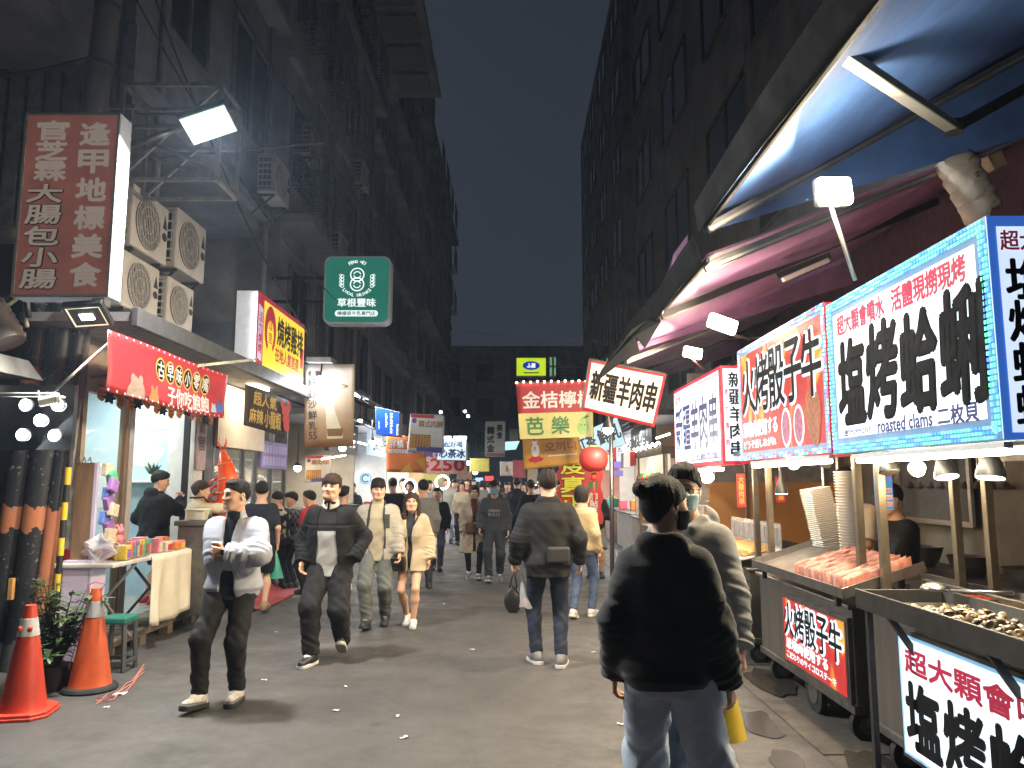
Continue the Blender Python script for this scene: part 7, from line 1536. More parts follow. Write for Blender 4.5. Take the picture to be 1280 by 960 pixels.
m = MB(); m.bb((2.45, 5.6, .862), (2.8, 6.5, 1.0)); tag(m.build('steel_box', steel_dull, bevel=.005), 'steel box under the foam bowl stacks', 'box'); m = MB(); m.bb((2.5, 5.9, 1.001), (2.74, 6.15, 1.058)); tag(m.build('steel_block', steel_dull), 'low steel block lifting the stack of foam bowls', 'block')
t = thing('griddle', 'black griddle with a raised steel edge on the dice beef cart', 'griddle', (2.65, 5.3, .86)); m = MB(); m.bb((2.5, 4.98, .862), (2.88, 5.55, .94)); m.build('hot_plate', dark_steel, t, bevel=.006); m = MB(); m.bb((2.49, 4.97, .941), (2.505, 5.56, .985)); m.bb((2.875, 4.97, .941), (2.89, 5.56, .985)); m.bb((2.506, 5.55, .941), (2.874, 5.56, .985)); m.build('edge_rim', steel, t)
# skewers on the lamb cart
t = thing('skewer_tray', 'white tilted tray of skewers with an upright clear board on the lamb cart', 'tray', (2.2, 8.2, .9)); sp_ = lambda a, b, h=0.: Vector((1.99+.48*a, 7.12+1.7*b, .90+.09*a+h)); m = MB(); m.add([sp_(0,0), sp_(1,0), sp_(1,1), sp_(0,1), sp_(0,0,.02), sp_(1,0,.02), sp_(1,1,.02), sp_(0,1,.02)], [(0,3,2,1),(4,5,6,7),(0,1,5,4),(1,2,6,5),(2,3,7,6),(3,0,4,7)]); m.build('tray_floor', mat('tray_white', (.6, .58, .55), .4), t, bevel=.004); m = MB(); m.bb((2.47, 7.2, 1.0), (2.48, 8.8, 1.24)); m.build('clear_board', mat('acrylic', (.7, .7, .68), .2, var=.1, alpha=.35), t); m = MB()
m.bb((2.4692, 7.25, 1.04), (2.4696, 8.76, 1.2))
for k in range(9): m.bb((2.465, 7.3+.17*k, 1.05), (2.469, 7.38+.17*k, 1.19))
m.build('label_print', grey_p, t); m = MB(); m.beam(sp_(0,0,.0)-Vector((.004,0,0)), sp_(0,1,.0)-Vector((.004,0,0)), .008, .05); m.build('red_edge', redp, t)
def mk_skewer(k):
    m = MB(); m.tube([(-.20, 0, .015), (.18, 0, .015)], .003, 5, 0)
    for j in range(5): m.box((-.10+.055*j, 0, .016), (.048, .026+.004*(j % 2), .022), Matrix.Rotation(.3*j, 3, 'X'), 1)
    return m.build('skewer', [mat('bamboo', (.5, .36, .18), .6), (mat('sk_meat', (.50, .17, .08), .45, var=.4, scale=40), mat('sk_chicken', (.58, .36, .14), .45, var=.4, scale=40), mat('sk_red', (.5, .07, .04), .45, var=.4, scale=40))[k]])
pr = [mk_skewer(k) for k in range(3)]; us = [0, 0, 0]
for k in range(44):
    b = .03+.94*k/44; kk = 1 if k < 22 else (0 if k < 34 else 2); o = pr[kk] if not us[kk] else pr[kk].copy()
    if us[kk]: C.objects.link(o)
    us[kk] = 1; o.location = sp_(.5, b, .03+.012*(k % 2)); o.rotation_euler = (0, -.19, rr.uniform(-.08, .08)); tag(o, ('meat skewer in the middle of the white tray', 'yellow chicken skewer at the near end of the white tray', 'red skewer at the far end of the white tray')[kk], 'skewer', ('meat skewers', 'chicken skewers', 'red skewers')[kk])
t = thing('charcoal_grill', 'long steel grill with skewers behind the lamb skewer tray', 'grill', (2.75, 8.2, .86)); m = MB(); m.bb((2.55, 7.2, .862), (2.9, 9.2, 1.0)); m.build('fire_box', steel_dull, t, bevel=.006); m = MB()
for k in range(30): m.bb((2.56, 7.25+.065*k, 1.003), (2.89, 7.262+.065*k, 1.012))
m.build('grate', dark_steel, t)
o = None
# ------------------------------------------------------------------ shops farther down the street
def far_shop(label, X, sgn, y0, y1, wallc, signc, lampm, power, H=2.9, dep=1.8, seed=0, goods=6, marks=True):
    rr = random.Random(seed); t = thing('market_shop', label, 'shop', (X, (y0+y1)/2, 0)); back = X-sgn*dep
    wm = mat('shop_wall_%d' % seed, wallc, .7, var=.2, scale=2); lo, hi = sorted((back, back-sgn*.1)); m = MB(); m.bb((lo, y0, 0), (hi, y1, H)); m.build('back_wall', wm, t); lo, hi = sorted((back, X)); m = MB(); m.bb((lo, y1-.08, 0), (hi, y1, H)); m.build('side_wall', wm, t); m = MB(); m.bb((lo, y0, H), (hi, y1, H+.1)); m.build('ceiling', grey_p, t)
    a, b = sorted((X+sgn*.0, X+sgn*.08)); zs = rr.uniform(2.15, 2.35); m = MB(); m.bb((a, y0+.1, zs), (b, y1-.1, zs+.62)); sg = m.build('sign_board', signc, t); 
    F = Face((b+.003, y0+.1, zs), (0,1,0), (0,0,1), y1-y0-.2, .62) if sgn > 0 else Face((a-.003, y1-.1, zs), (0,-1,0), (0,0,1), y1-y0-.2, .62)
    if marks:
        m = MB(); nn = rr.randint(4, 6)
        for k in range(nn):
            x = .12+.78*k/nn
            for q in range(4): xx, yy = x+rr.uniform(0, .06), rr.uniform(.2, .7); w_, h_ = (rr.uniform(.05, .10), .05) if q % 2 else (.016, rr.uniform(.12, .25)); m.quad(F.p(xx, yy), F.p(xx+w_, yy), F.p(xx+w_, yy+h_), F.p(xx, yy+h_))
        m.build('sign_mark', wl if rr.random() < .6 else ink_g, sg)
    m = MB(); xa, xb = sorted((X-sgn*.5, X+sgn*.10)); m.bb((xa, y0+.15, 0), (xb, y1-.2, .86)); cn = m.build('counter', mat('shop_counter_%d' % seed, [c*.6+.1 for c in wallc], .5, var=.2), t, bevel=.01)
    m = MB(); xa, xb = sorted((X-sgn*.56, X+sgn*.16)); m.bb((xa, y0+.1, .861), (xb, y1-.15, .90)); m.build('counter_top', steel_dull, cn)
    m = MB(); xl = X-sgn*.3; m.tube([(xl, y0+.3, H-.35), (xl, y1-.3, H-.35)], .02, 6); m.build('tube_lamp', lampm, t); area(t, (xl, (y0+y1)/2, H-.38), (xl+sgn*1.0, (y0+y1)/2, 0), .08, y1-y0-.6, power*2.4, (1, .93, .82) if rr.random() < .6 else (.92, .97, 1))
    for k in range(3):
        z = 1.2+.42*k; m = MB(); lo, hi = sorted((back, back+sgn*.28)); m.bb((lo, y0+.1, z), (hi, y1-.2, z+.025)); m.build('shelf_board', white_p, t)
    m = MB(); xo = X+sgn*rr.uniform(.5, .8); zo = H+.15; m.grid(lambda u, v: (X-sgn*.1+(xo-X+sgn*.1)*u, y0+(y1-y0)*v, zo-(.35*u)+.02*math.sin(v*13)), 6, 10); m.build('awning_sheet', mat('far_awning_%d' % (seed % 4), ((.05, .05, .055), (.04, .06, .12), (.14, .04, .04), (.12, .11, .10))[seed % 4], .6, var=.2), t, smooth=True, thick=.01)
    for k in range(goods):
        c = str(rng.choice(list(cols))); x = X-sgn*rr.uniform(.0, .4); y = y0+.35+(y1-y0-.8)*k/max(goods-1, 1); h = rr.uniform(.12, .3); m = MB(); m.bb((x-.1, y-.13, .905), (x+.1, y+.13, .905+h)); tag(m.build('goods_box', toy_m[c], bevel=.012), 'small coloured goods box on the counter of a farther shop', 'box', 'goods boxes on farther counters')
    return t
blk_s, gr_s = mat('signb_dark', (.04, .04, .045), .5), mat('signb_grey', (.2, .2, .2), .5)
L = [('cluttered shop with a dark board behind the two patterned shirt shoppers', -3.5, 1, 14.3, 17.2, (.30, .26, .20), blk_s, led_far, 40), ('small shop with a pale interior below the deep blue sign', -3.3, 1, 17.4, 20.4, (.42, .44, .46), lum('far_s1', (.6, .75, .8), .8), led_w, 50), ('bright drinks shop with a white lit board behind the fleece jacket man', -3.2, 1, 20.6, 24, (.5, .5, .46), lum('far_s2', (.85, .85, .8), 1.), led_w, 70),
     ('warm lit shop with a yellow board deeper on the left', -3.2, 1, 24.3, 28.4, (.55, .38, .18), lum('far_s3', (.8, .55, .1), .8), led_far, 80), ('farther left shop with a red lit board', -3.3, 1, 28.8, 34, (.55, .40, .26), lum('far_s4', (.75, .08, .06), .8), led_far, 90), ('last warm shop at the left street end', -3.4, 1, 34.5, 42, (.55, .45, .3), lum('far_s5', (.8, .7, .5), .9), led_far, 110)]
Rr = [('shop with a dark canopy behind the steel tent pole', 2.75, -1, 14.6, 17.4, (.36, .24, .15), blk_s, led_far, 40), ('shop with a white lit board right of the lantern', 2.9, -1, 17.6, 21, (.42, .40, .38), lum('far_s6', (.75, .75, .85), .8), led_w, 50), ('red lit shop behind the scarlet wavy sign', 2.9, -1, 21.3, 25.4, (.4, .2, .16), lum('far_s7', (.7, .06, .08), .8), led_far, 60), ('white lit shop beyond the masked hoodie man', 3.0, -1, 25.8, 31, (.5, .48, .44), lum('far_s8', (.85, .85, .9), 1.), led_w, 80), ('last bright shop at the right street end', 3.2, -1, 31.5, 41, (.55, .42, .26), lum('far_s9', (.7, .6, .3), .8), led_far, 110)]
for k, a in enumerate(L+Rr): far_shop(*a, seed=k+60, goods=7)
# stall with a string of lights and cooked food cases, behind the lamb stall
t = thing('snack_stall', 'wooden snack stall with fairy lights and a lit display of green and red food', 'stall', (2.5, 12.6, 0)); m = MB(); m.bb((2.25, 11.4, .1), (3.1, 13.8, .9)); m.build('counter', wood, t, bevel=.01); m = MB(); m.bb((2.2, 11.35, 2.05), (3.1, 13.85, 2.15)); m.build('roof', mat('roof_wood', (.12, .08, .05), .6), t); m = MB(); m.bb((2.26, 11.42, 1.5), (2.34, 13.7, 2.04)); m.build('sign_board', lum('snack_lit', (.75, .68, .5), .8, var=.3), t)
m = MB()
for k in range(26): m.ball((2.18, 11.4+.095*k, 2.19+.02*math.sin(k*1.3)), .018, 6, 5)
m.build('fairy_light_string', bulb_far, t)
for k in range(9): m = MB(); m.lathe((2.24, 11.6+.24*k, 1.62+.02*(k % 2)), [(.02, 0), (.075, .03), (.085, .07), (.05, .13)], 10); tag(m.build('food_ball', toy_m['green' if k % 2 else 'red'], smooth=True), 'round %s food ball on the lit snack stall board' % ('green' if k % 2 else 'red'), 'food', '%s food balls' % ('green' if k % 2 else 'red'))
for y in (11.45, 13.75): m = MB(); m.bb((2.24, y-.03, .9), (2.30, y+.03, 2.05)); m.build('post', wood, t)
area(t, (2.5, 12.6, 1.98), (2.2, 12.6, 0), .3, 2., 24, WARM)
t, F, o = lit_box('lightbox_sign', 'small white and red vertical lit sign over the snack stall corner', (779, 566), (796, 562), (796, 583), (779, 585), 13.8, lum('ws1', (.7, .68, .66), .8), .3); strip(F, .5, .05, .95, .95, .004, 'red_print', redp, o)
for lab, a in (('small violet lit sign beside the tent pole, upper', (767, 577, 781, 585, 15, (.35, .25, .75))), ('narrow white lit sign beside the tent pole', (757, 568, 766, 588, 13.2, (.8, .75, .6))), ('small violet lit sign beside the tent pole, lower', (765, 588, 779, 595, 15.4, (.3, .22, .6))), ('small red lit sign low over the far crowd', (606, 595, 617, 601, 34, (.95, .05, .05))), ('small blue lit sign low over the far crowd', (594, 597, 604, 602, 34, (.3, .5, .9)))):
    x0, y0_, x1, y1_, Y, c = a; lit_box('lightbox_sign', lab, (x0, y0_), (x1, y0_), (x1, y1_), (x0, y1_), Y, lum('l_%d_%d' % (x0, y0_), c, 1.1), .2)
# round logo light, ring lamps, hanging lamps on the left
p = PY(457, 598, 18.5); t = thing('round_sign', 'round ice white lit sign with a blue curl beside the fleece jacket man', 'sign', p); m = MB(); m.lathe(p, [(.155, 0), (.16, .01), (.16, .05)], 28, (0,1,0)); m.build('disc', lum('disc_lit', (.55, .8, 1), 1.0), t); m = MB(); F = Face(p+Vector((-.16, -.006, -.16)), (1,0,0), (0,0,1), .32, .32); arcp(m, F, .5, .5, .085, .6, 5.6, .014); arcp(m, F, .5, .5, .13, 0, 6.28, .006); m.build('curl_mark', ink_b, t)
for lab, px, py, Y, r_ in (('white ring lamp glowing behind the long haired woman', 553, 603, 20, .17), ('white ring lamp behind the grey shirt man', 512, 608, 17, .14)):
    p = PY(px, py, Y); t = thing('ring_lamp', lab, 'lamp', p); m = MB(); m.tube([p+Vector((r_*math.cos(a), 0, r_*math.sin(a))) for a in [6.2832*j/24 for j in range(25)]], .022, 8); m.build('ring', led_far, t, smooth=True); m = MB(); m.tube([p-Vector((0,0,r_)), (p.x, p.y, 0)], .015, 6); m.build('stand', black_m, t)
for k, (px, py, Y, r_, c, lab) in enumerate(((372, 585, 12.6, .06, bulb_far, 'round warm lamp over the patterned shirt shoppers'), (450, 526, 15.5, .05, bulb_far, 'small warm lamp under the dark awning beside the beige banner'), (465, 553, 15.8, .06, bulb_cool, 'small white spot lamp under the deep blue sign'), (428, 560, 13, .06, bulb_cool, 'white lamp at the foot of the beige banner'), (441, 552, 15, .04, bulb_far, 'tiny warm lamp beside the beige banner'), (551, 515, 26, .05, bulb_cool, 'small white street lamp above the meat pie poster'), (581, 514, 30, .06, bulb_cool, 'small white lamp in the dark middle distance, higher of the pair'), (585, 520, 30, .06, bulb_cool, 'small white lamp in the dark middle distance, lower of the pair'), (585, 578, 26, .09, bulb_far, 'warm lantern glowing behind the tea sign'), (594, 590, 30, .1, bulb_far, 'warm lamp glowing over the far crowd'), (672, 600, 30, .1, bulb_cool, 'white lamp over the far crowd by the scarlet sign'), (668, 604, 36, .12, bulb_far, 'warm lamp over the far crowd by the scarlet sign'))):
    p = PY(px, py, Y); t = thing('hanging_lamp', lab, 'lamp', p, None); m = MB(); m.ball(p, r_, 10, 8); m.build('bulb', c, t, smooth=True); m = MB(); m.lathe(p+Vector((0,0,r_*.5)), [(r_*1.1, 0), (r_*.7, r_*.8), (.012, r_*1.2), (.01, r_*1.2+.5)], 10); m.build('shade', black_m, t, auto=40)
a, b = PY(443, 493, 13.4), PY(462, 501, 15.5); t = thing('led_tube', 'slanting white LED tube under the dark awning beside the beige banner', 'lamp', (a+b)/2); m = MB(); m.tube([a, b], .022, 8); m.build('tube', led_w, t); m = MB(); m.beam(a+Vector((0,0,.04)), b+Vector((0,0,.04)), .05, .03); m.build('fitting', white_p, t); area(t, (a+b)/2-Vector((0,0,.03)), (a+b)/2+Vector((.5,0,-3)), .1, 1.5, 30, COOL)
a, b = PY(402, 574, 12.8), PY(432, 569, 12.7); t = thing('led_tube', 'short thin white tube below the beige banner', 'lamp', a); m = MB(); m.tube([a, b], .012, 6); m.build('tube', led_far, t)
m = MB(); m.grid(lambda u, v: (-4.1+1.35*u, 13.2+5.5*v, 3.75-.55*u-.1*math.sin(v*3)+.03*math.sin(v*21)), 8, 16); t = thing('awning', 'dark sagging awning between the beige banner and the meat pie poster', 'awning', (-3.4, 16, 3.4)); m.build('tarp_sheet', mat('far_awning_0', 0), t, smooth=True, thick=.01); m = MB(); m.beam((-2.75, 13.2, 3.2), (-2.75, 18.7, 3.15), .05, .05); m.build('front_bar', steel_dull, t)
t = thing('purple_poster', 'purple poster with white print on the glass beside the crayfish shop', 'poster', (-4.05, 13, 1.9)); m = MB(); m.bb((-4.11, 12.55, 1.85), (-4.07, 14.0, 2.3)); o = m.build('sheet', mat('poster_violet', (.20, .14, .40), .5, var=.1), t); F = Face((-4.068, 12.55, 1.85), (0,1,0), (0,0,1), 1.45, .45); m = MB()
for k in range(8):
    for q in range(2): m.quad(F.p(.06+k*.115, .12+.45*q), F.p(.145+k*.115, .12+.45*q), F.p(.145+k*.115, .45+.42*q), F.p(.06+k*.115, .45+.42*q))
m.build('printed_block', mat('poster_lav', (.42, .36, .58), .6), o)
# crayfish balloon
om = mat('balloon_orange', (.78, .085, .012), .25, var=.12, scale=12, coat=.3); p = PY(282, 610, 9.4); t = thing('crayfish_balloon', 'big orange red crayfish balloon held up by the vendor', 'balloon', p)
sp2 = [PY(x, y, 9.4) for x, y in ((278, 563), (281, 578), (285, 596), (284, 614), (280, 630), (273, 646), (272, 658))]; m = MB(); m.tube(sp2, [.03, .085, .12, .125, .10, .075, .05], 14); m.build('body', om, t, smooth=True); m = MB()
for k in range(1, 6): q = sp2[k]; m.lathe(q-Vector((0,0,.01)), [([.09, .09, .125, .13, .105, .08][k], 0), ([.09, .09, .125, .13, .105, .08][k]+.006, .01), ([.09, .09, .125, .13, .105, .08][k], .02)], 14, (sp2[k]-sp2[k-1]))
m.build('seam', mat('balloon_seam', (.60, .18, .08), .4), t)
for k in range(6): m = MB(); q = sp2[2].lerp(sp2[5], k/5); m.tube([q-Vector((.09,0,0)), q-Vector((.19,0.02,.05)), q-Vector((.24,.02,.15))], [.018, .014, .006], 7); m.build('leg', om, t, smooth=True)
m = MB(); q = sp2[0]
for s_ in (-1, 1): m.tube([q+Vector((s_*.02,0,.02)), q+Vector((s_*.05,-.02,.10)), q+Vector((s_*.03,-.02,.16))], [.016, .012, .005], 6)
m.build('antenna', om, t, smooth=True)
m = MB(); q = sp2[-1]
for s_ in (-1, 0, 1): m.ball(q+Vector((s_*.06, 0, -.04)), (.05, .02, .07), 8, 6)
m.build('tail_fan', om, t, smooth=True)
# white counter box of the vendor
t = thing('food_tub', 'cream food tub on a stack of trays in front of the vendor', 'tub', PY(238, 640, 8.95)); q = PY(247, 650, 8.8); m = MB(); m.add([q+Vector(v) for v in ((-.085,-.07,0),(.085,-.07,0),(.085,.07,0),(-.085,.07,0),(-.105,-.09,.12),(.105,-.09,.12),(.105,.09,.12),(-.105,.09,.12))], [(0,3,2,1),(0,1,5,4),(1,2,6,5),(2,3,7,6),(3,0,4,7),(4,5,6,7)]); m.build('tub', mat('tub_cream', (.6, .56, .46), .4), t, bevel=.008); m = MB(); m.bb(q+Vector((-.115,-.10,.105)), q+Vector((.115,.10,.125))); m.build('rim', mat('tub_cream', 0), t, bevel=.008)
t = thing('vendor_cart', 'small steel vendor counter between the toy table and the crayfish shop', 'cart', (q.x, q.y, .17)); m = MB(); m.bb((q.x-.16, q.y-.14, .18), (q.x+.16, q.y+.16, q.z-.06)); m.build('body', steel_dull, t, bevel=.01); m = MB(); m.bb((q.x-.2, q.y-.16, q.z-.058), (q.x+.18, q.y+.18, q.z-.002)); m.build('tray_top', mat('tray_dark', (.09, .08, .07), .5), t, bevel=.01)
# ------------------------------------------------------------------ the people
BLK = (.012, .010, .009); BRN = (.040, .022, .014); DBR = (.022, .014, .011)
K = lambda n_, c, **k: cloth('cloth_'+n_, c, **k)
black_c, black2, navy_c, char_c = K('black', (.011, .012, .014)), K('soft_black', (.018, .018, .020)), K('navy', (.016, .019, .032)), K('charcoal', (.035, .037, .042))
white_c, lilac_c, cream_c, fleece_c, beige_c, tan_c, grey_c, lgrey_c, greyp_c, jean_c, djean_c, red_c = K('white', (.58, .57, .55)), K('white_jacket', (.34, .36, .42), bump=.15), K('cream', (.50, .42, .30)), K('fleece', (.38, .35, .29), bump=.8, bscale=120), K('beige', (.42, .36, .25)), K('tan', (.40, .30, .17)), K('grey', (.17, .17, .175)), K('light_grey', (.36, .36, .36)), K('grey_green', (.115, .125, .115)), K('jeans', (.46, .53, .64), var=.3, scale=4), K('dark_jeans', (.022, .028, .05), var=.25), K('red', (.42, .03, .04))
fur_c = K('black_fur', (.018, .020, .024), bump=.45, bscale=210, sheen=.3)
dkg_c = K('dark_green_grey', (.05, .055, .05)); brown_c = K('brown', (.10, .06, .04))
def shoes(a, b, c=None, d=None, **k): return dict(mats=[x for x in (a, b, c, d) if x], **k)
s_white = mat('shoe_white', (.60, .59, .57), .5, var=.1); s_soleW = mat('shoe_sole_white', (.62, .60, .57), .6, var=.15); s_cream = mat('shoe_cream', (.52, .49, .45), .6, var=.3, scale=30); s_black = mat('shoe_black', (.014, .014, .015), .5, var=.2); s_soleB = mat('shoe_sole_black', (.02, .02, .02), .7); s_grey = mat('shoe_grey', (.14, .14, .145), .6, var=.25, scale=25); s_red = mat('shoe_red', (.28, .02, .03), .6)
def at(px, fy, hy, z=0.):
    p = PZ(px, fy, z); H = (PY(px, hy, p.y).z-z)/1.008; return p, H
def stand(px, fy, hy, label, face, sp, vox=.009, z=0., group=None, fixH=None, Y=None):
    p, H = at(px, fy, hy, z)
    if Y: p = PY(px, fy, Y); p.z = z; H = (PY(px, hy, Y).z-z)/1.008
    sp['H'] = fixH or min(max(H, 1.45), 1.92); b, s = person(label, (p.x, p.y, z), face, sp, group, vox); return b, s
def walk(st=.22, ph=1, w=.085, lift=.03):
    f, r_ = (w*1.0, st, .01, 6, 10), (-w, -st*.85, lift+.02, 4, -26)
    if ph > 0: return ((-r_[0]*-1, r_[1], r_[2], r_[3], r_[4]), f)      # right foot leads
    return ((-w, st, .01, 6, 10), (w, -st*.85, lift+.02, 4, -26))
def still(w=.10, d=.02): return ((-w, d, 0, 10, 0), (w, -d, 0, 10, 0))
jk = lambda mt, **k: dict(dict(name='jacket', ease=.032, hem=-.13, sl=(.072, .070, .055), fold=.004, mats=[mt], cuff=1), **k)
# 1 white jacket, cup
b1, s1 = stand(284, 880, 598, 'young man in an open white jacket and black trousers holding a paper cup', 176, dict(bulk=1.05, shoulder=1.08, head=(-34, 2, 0), gaze=1, lean=1, feet=((-.05, -.05, .0, 6, 0), (.15, .16, .012, 10, 8)), hips=(-.01, 0),
    hands=dict(L=(-.035, .235, 1.17), R=(-.15, .13, 1.09)), elbow=dict(L=(-1, .15, -.6), R=(1, .1, -.6)), hand=dict(L=dict(dir=(1, .15, .12), palm=(.1, -1, .1), curl=(38, 42, 30)), R=dict(dir=(-1, .1, 0), palm=(0, -1, 0), curl=(20, 20, 10))),
    hair=dict(style='crop', col=BLK, vol=.008, mess=.0025),
    tops=[dict(name='shirt', ease=.016, box=(.19, .13), hem=-.12, end=0, mats=[navy_c], collar=(.015, .066), fold=.003),
          dict(name='jacket', ease=.045, hem=-.10, sl=(.080, .086, .064), fold=.007, ff=.8, ring=.009, mats=[lilac_c], open=(.075, .04, .22, .05), collar=(.03, .07), gather=.028, cuff=1, box=(.21, .135))],
    bottom=dict(mats=[black2], r=(.100, .079, .060), fold=.006), shoes=shoes(s_cream, s_soleB, s_white, s_grey, sole=.036, chunk=1.12)), .007)
P_, d_, pn_, th_ = s1.palm[0]
c = at_world(b1, P_+pn_*.012); t = thing('paper_cup', 'red and white paper cup in the hand of the white jacket man', 'cup', c); m = MB(); m.lathe(c-Vector((0,0,.05)), [(.028, 0), (.037, .095), (.037, .10)], 20); m.build('cup', mat('cup_red', (.42, .09, .09), .5, var=.1), t, auto=50); m = MB(); m.lathe(c+Vector((0,0,.05)), [(.037, 0), (.0395, .002), (.0395, .008), (.034, .010)], 20); m.build('rim', white_p, t, auto=50)
w = s1.wr[0]; m = MB(); u = unit(s1.wr[0]-s1.el[0]); tt = [tuple(w-u*.012), tuple(w+u*.012)]; m.tube(tt, .036, 16); o = m.build('watch_strap', black_m, b1, auto=40); o.location = (0, 0, 0); m = MB(); q = w+V3(0, .034, .006); m.box(q, (.036, .012, .036)); m.build('watch_face', mat('watch_glass', (.01, .01, .012), .1), o)
m = MB(); e_ = s1.hc+s1.HM @ V3(-.086, .0, -.012); m.ball(e_, (.008, .01, .014), 8, 6); m.build('earbud', white_p, b1, smooth=True)
# 2 black jacket and polo
def polo(s, c): z = (c-s.pv) @ s.U/s.k; return np.where(z > .285, 0, 1)
b2, s2 = stand(410, 826, 591, 'young man in an open black jacket over a black and white rugby shirt', 178, dict(bulk=.98, shoulder=1.05, head=(4, 9, -3), feet=((-.09, -.16, .06, 8, 28), (.115, .17, .0, 14, 0)), hips=(.01, -.02), drop=.02, twist=-4,
    hands=dict(L=(-.24, .05, .93), R=(.26, .06, .90)), elbow=dict(L=(-.7, -1, 0), R=(.7, -1, 0)), pocket=dict(L=1), hair=dict(style='bangs', col=BRN, n='brown', vol=.014, mess=.003),
    tops=[dict(name='rugby_shirt', ease=.020, box=(.195, .138), hem=-.135, end=0, mats=[black2, K('polo_grey', (.44, .44, .43))], mf=polo, collar=(.008, .07)), jk(black_c, open=(.105, .095, .25, .075), hem=-.17, ease=.036, box=(.215, .158), sl=(.074, .076, .06), collar=(.02, .075))],
    bottom=dict(mats=[black2], r=(.112, .098, .076), fold=.006), shoes=shoes(s_black, s_soleW, s_white, sole=.028)), .007)
# white collar of the rugby shirt
def add_collar(s, b, mt, spread=.075):
    m = MB(); nb, U, F_, R_ = s.nb, s.U, s.F2, s.R2
    for g in (-1, 1):
        pts = lambda u, v: tuple(nb+R_*(g*(.012+.058*math.sin(u*2.6)+.03*v*u*(1.2-u)))+F_*(.078-.115*u+.018*v)+U*(.035-.035*math.cos(u*1.2)*.6-.062*v*(1-.5*u)+.02*u))
        m.grid(pts, 10, 4, flip=g > 0)
    return m.build('shirt_collar', mt, b, smooth=True, thick=.006)
add_collar(s2, b2, white_c)
# 3 fleece man and 4 girl, hand in hand
def fleece(s, c):
    q = c-s.pv; x = q @ s.R2/s.k; z = q @ s.U/s.k; y = q @ s.F2
    o = np.where((z > .24) & (z < .40) & (x < -.085) & (x > -.158) & (y > .02), 2, 0)
    op = np.interp(z, [-.13, .22, .5], [.095, .095, .075]); return np.where((np.abs(np.abs(x)-op) < .020) & (y > .0) & (z > .0), 1, o)
b3, s3 = stand(470, 784, 598, 'man in a cream fleece jacket with dark trim and grey trousers, holding a hand', 180, dict(shoulder=1.06, head=(16, 0, 0), gaze=.5, feet=walk(.15, 1), hands=dict(L=(-.27, .10, .86), R=(.27, .06, .86)), hand=dict(L=dict(curl=(35, 45, 30)), R=dict(curl=(30, 35, 25))), hair=dict(style='bangs', col=BLK, vol=.012, mess=.002),
    tops=[dict(name='shirt', ease=.022, box=(.195, .138), hem=-.15, end=0, mats=[beige_c], collar=(.028, .07), fold=.005), jk(fleece_c, name='fleece_jacket', mats=[fleece_c, char_c, dkg_c], mf=fleece, open=(.095, .095, .22, .075), ease=.048, hem=-.13, sl=(.084, .084, .068), collar=(.04, .08), box=(.22, .158))],
    bottom=dict(mats=[greyp_c], r=(.110, .085, .068), fold=.007), shoes=shoes(s_black, s_soleB, s_grey)), .0078)
b4, s4 = stand(513, 782, 615, 'long haired young woman in a short cream coat, black shorts and white shoes', 176, dict(fem=True, bare=True, head=(10, 4, 0), gaze=.6, feet=((-.06, .12, .0, 8, 0), (.07, -.10, .03, 6, -18)), hands=dict(R=(.19, .12, .80), L=(-.24, .02, .86)), hair=dict(style='long', col=BRN, n='brown'),
    tops=[dict(name='shirt', ease=.008, hem=-.1, end=0, mats=[char_c], collar=(.01, .06)), dict(name='short_coat', ease=.045, hem=-.20, flare=.06, sl=(.078, .092, .086), fold=.006, mats=[K('coat_cream', (.42, .34, .23), bump=.15)], open=(.028, .03, .2, .06), collar=(.04, .085), box=(.19, .13), cape=1)],
    bottom=dict(name='shorts', mats=[black_c], r=(.098, .088, .05), end=.35, fold=.002), shoes=shoes(s_white, s_soleW, s_white, sole=.034)), .0078)
def strap_bag(s, b, name, label, cat, side, z, size, mt, strap=True, front=.1):
    """a bag with its strap over the opposite shoulder"""
    q = s.pv+s.R2*side*s.k+s.U*z*s.k+s.F2*front; c = at_world(b, q); t = thing(name, label, cat, c); fz = b.rotation_euler.z; M3 = Matrix.Rotation(fz, 3, 'Z'); m = MB(); m.box(c, size, M3); m.build('bag', mt, t, bevel=min(size)*.3, seg=3)
    m = MB(); m.box(c+M3 @ Vector((0, size[1]*.52, size[2]*.15)), (size[0]*.92, .012, size[2]*.6), M3); m.build('flap', mt, t, bevel=.008)
    if strap:
        a = s.pv+s.R2*(side*s.k)+s.U*(z*s.k+size[2]*.4); sh = s.nb-s.R2*(.10*np.sign(side))*s.k+s.U*-.035*s.k; pts = []
        for k in range(13):
            f = k/12; p = a+(sh-a)*f; 
            for _ in range(30):
                if s.sp['tops'][-1]['fn'](p[None]+s.F2[None]*0)[0] < .006: p = p+s.F2*.008
            pts.append(at_world(b, p))
        m = MB(); m.tube(pts, .009, 6); m.build('strap', mt, t, smooth=True)
    return t
leath = mat('leather_black', (.014, .013, .013), .4, var=.2); leath_b = mat('leather_brown', (.09, .028, .022), .42, var=.2)
strap_bag(s4, b4, 'shoulder_bag', 'black crossbody bag of the woman in the short cream coat', 'bag', .16, -.10, (.22, .08, .16), leath, front=.17)
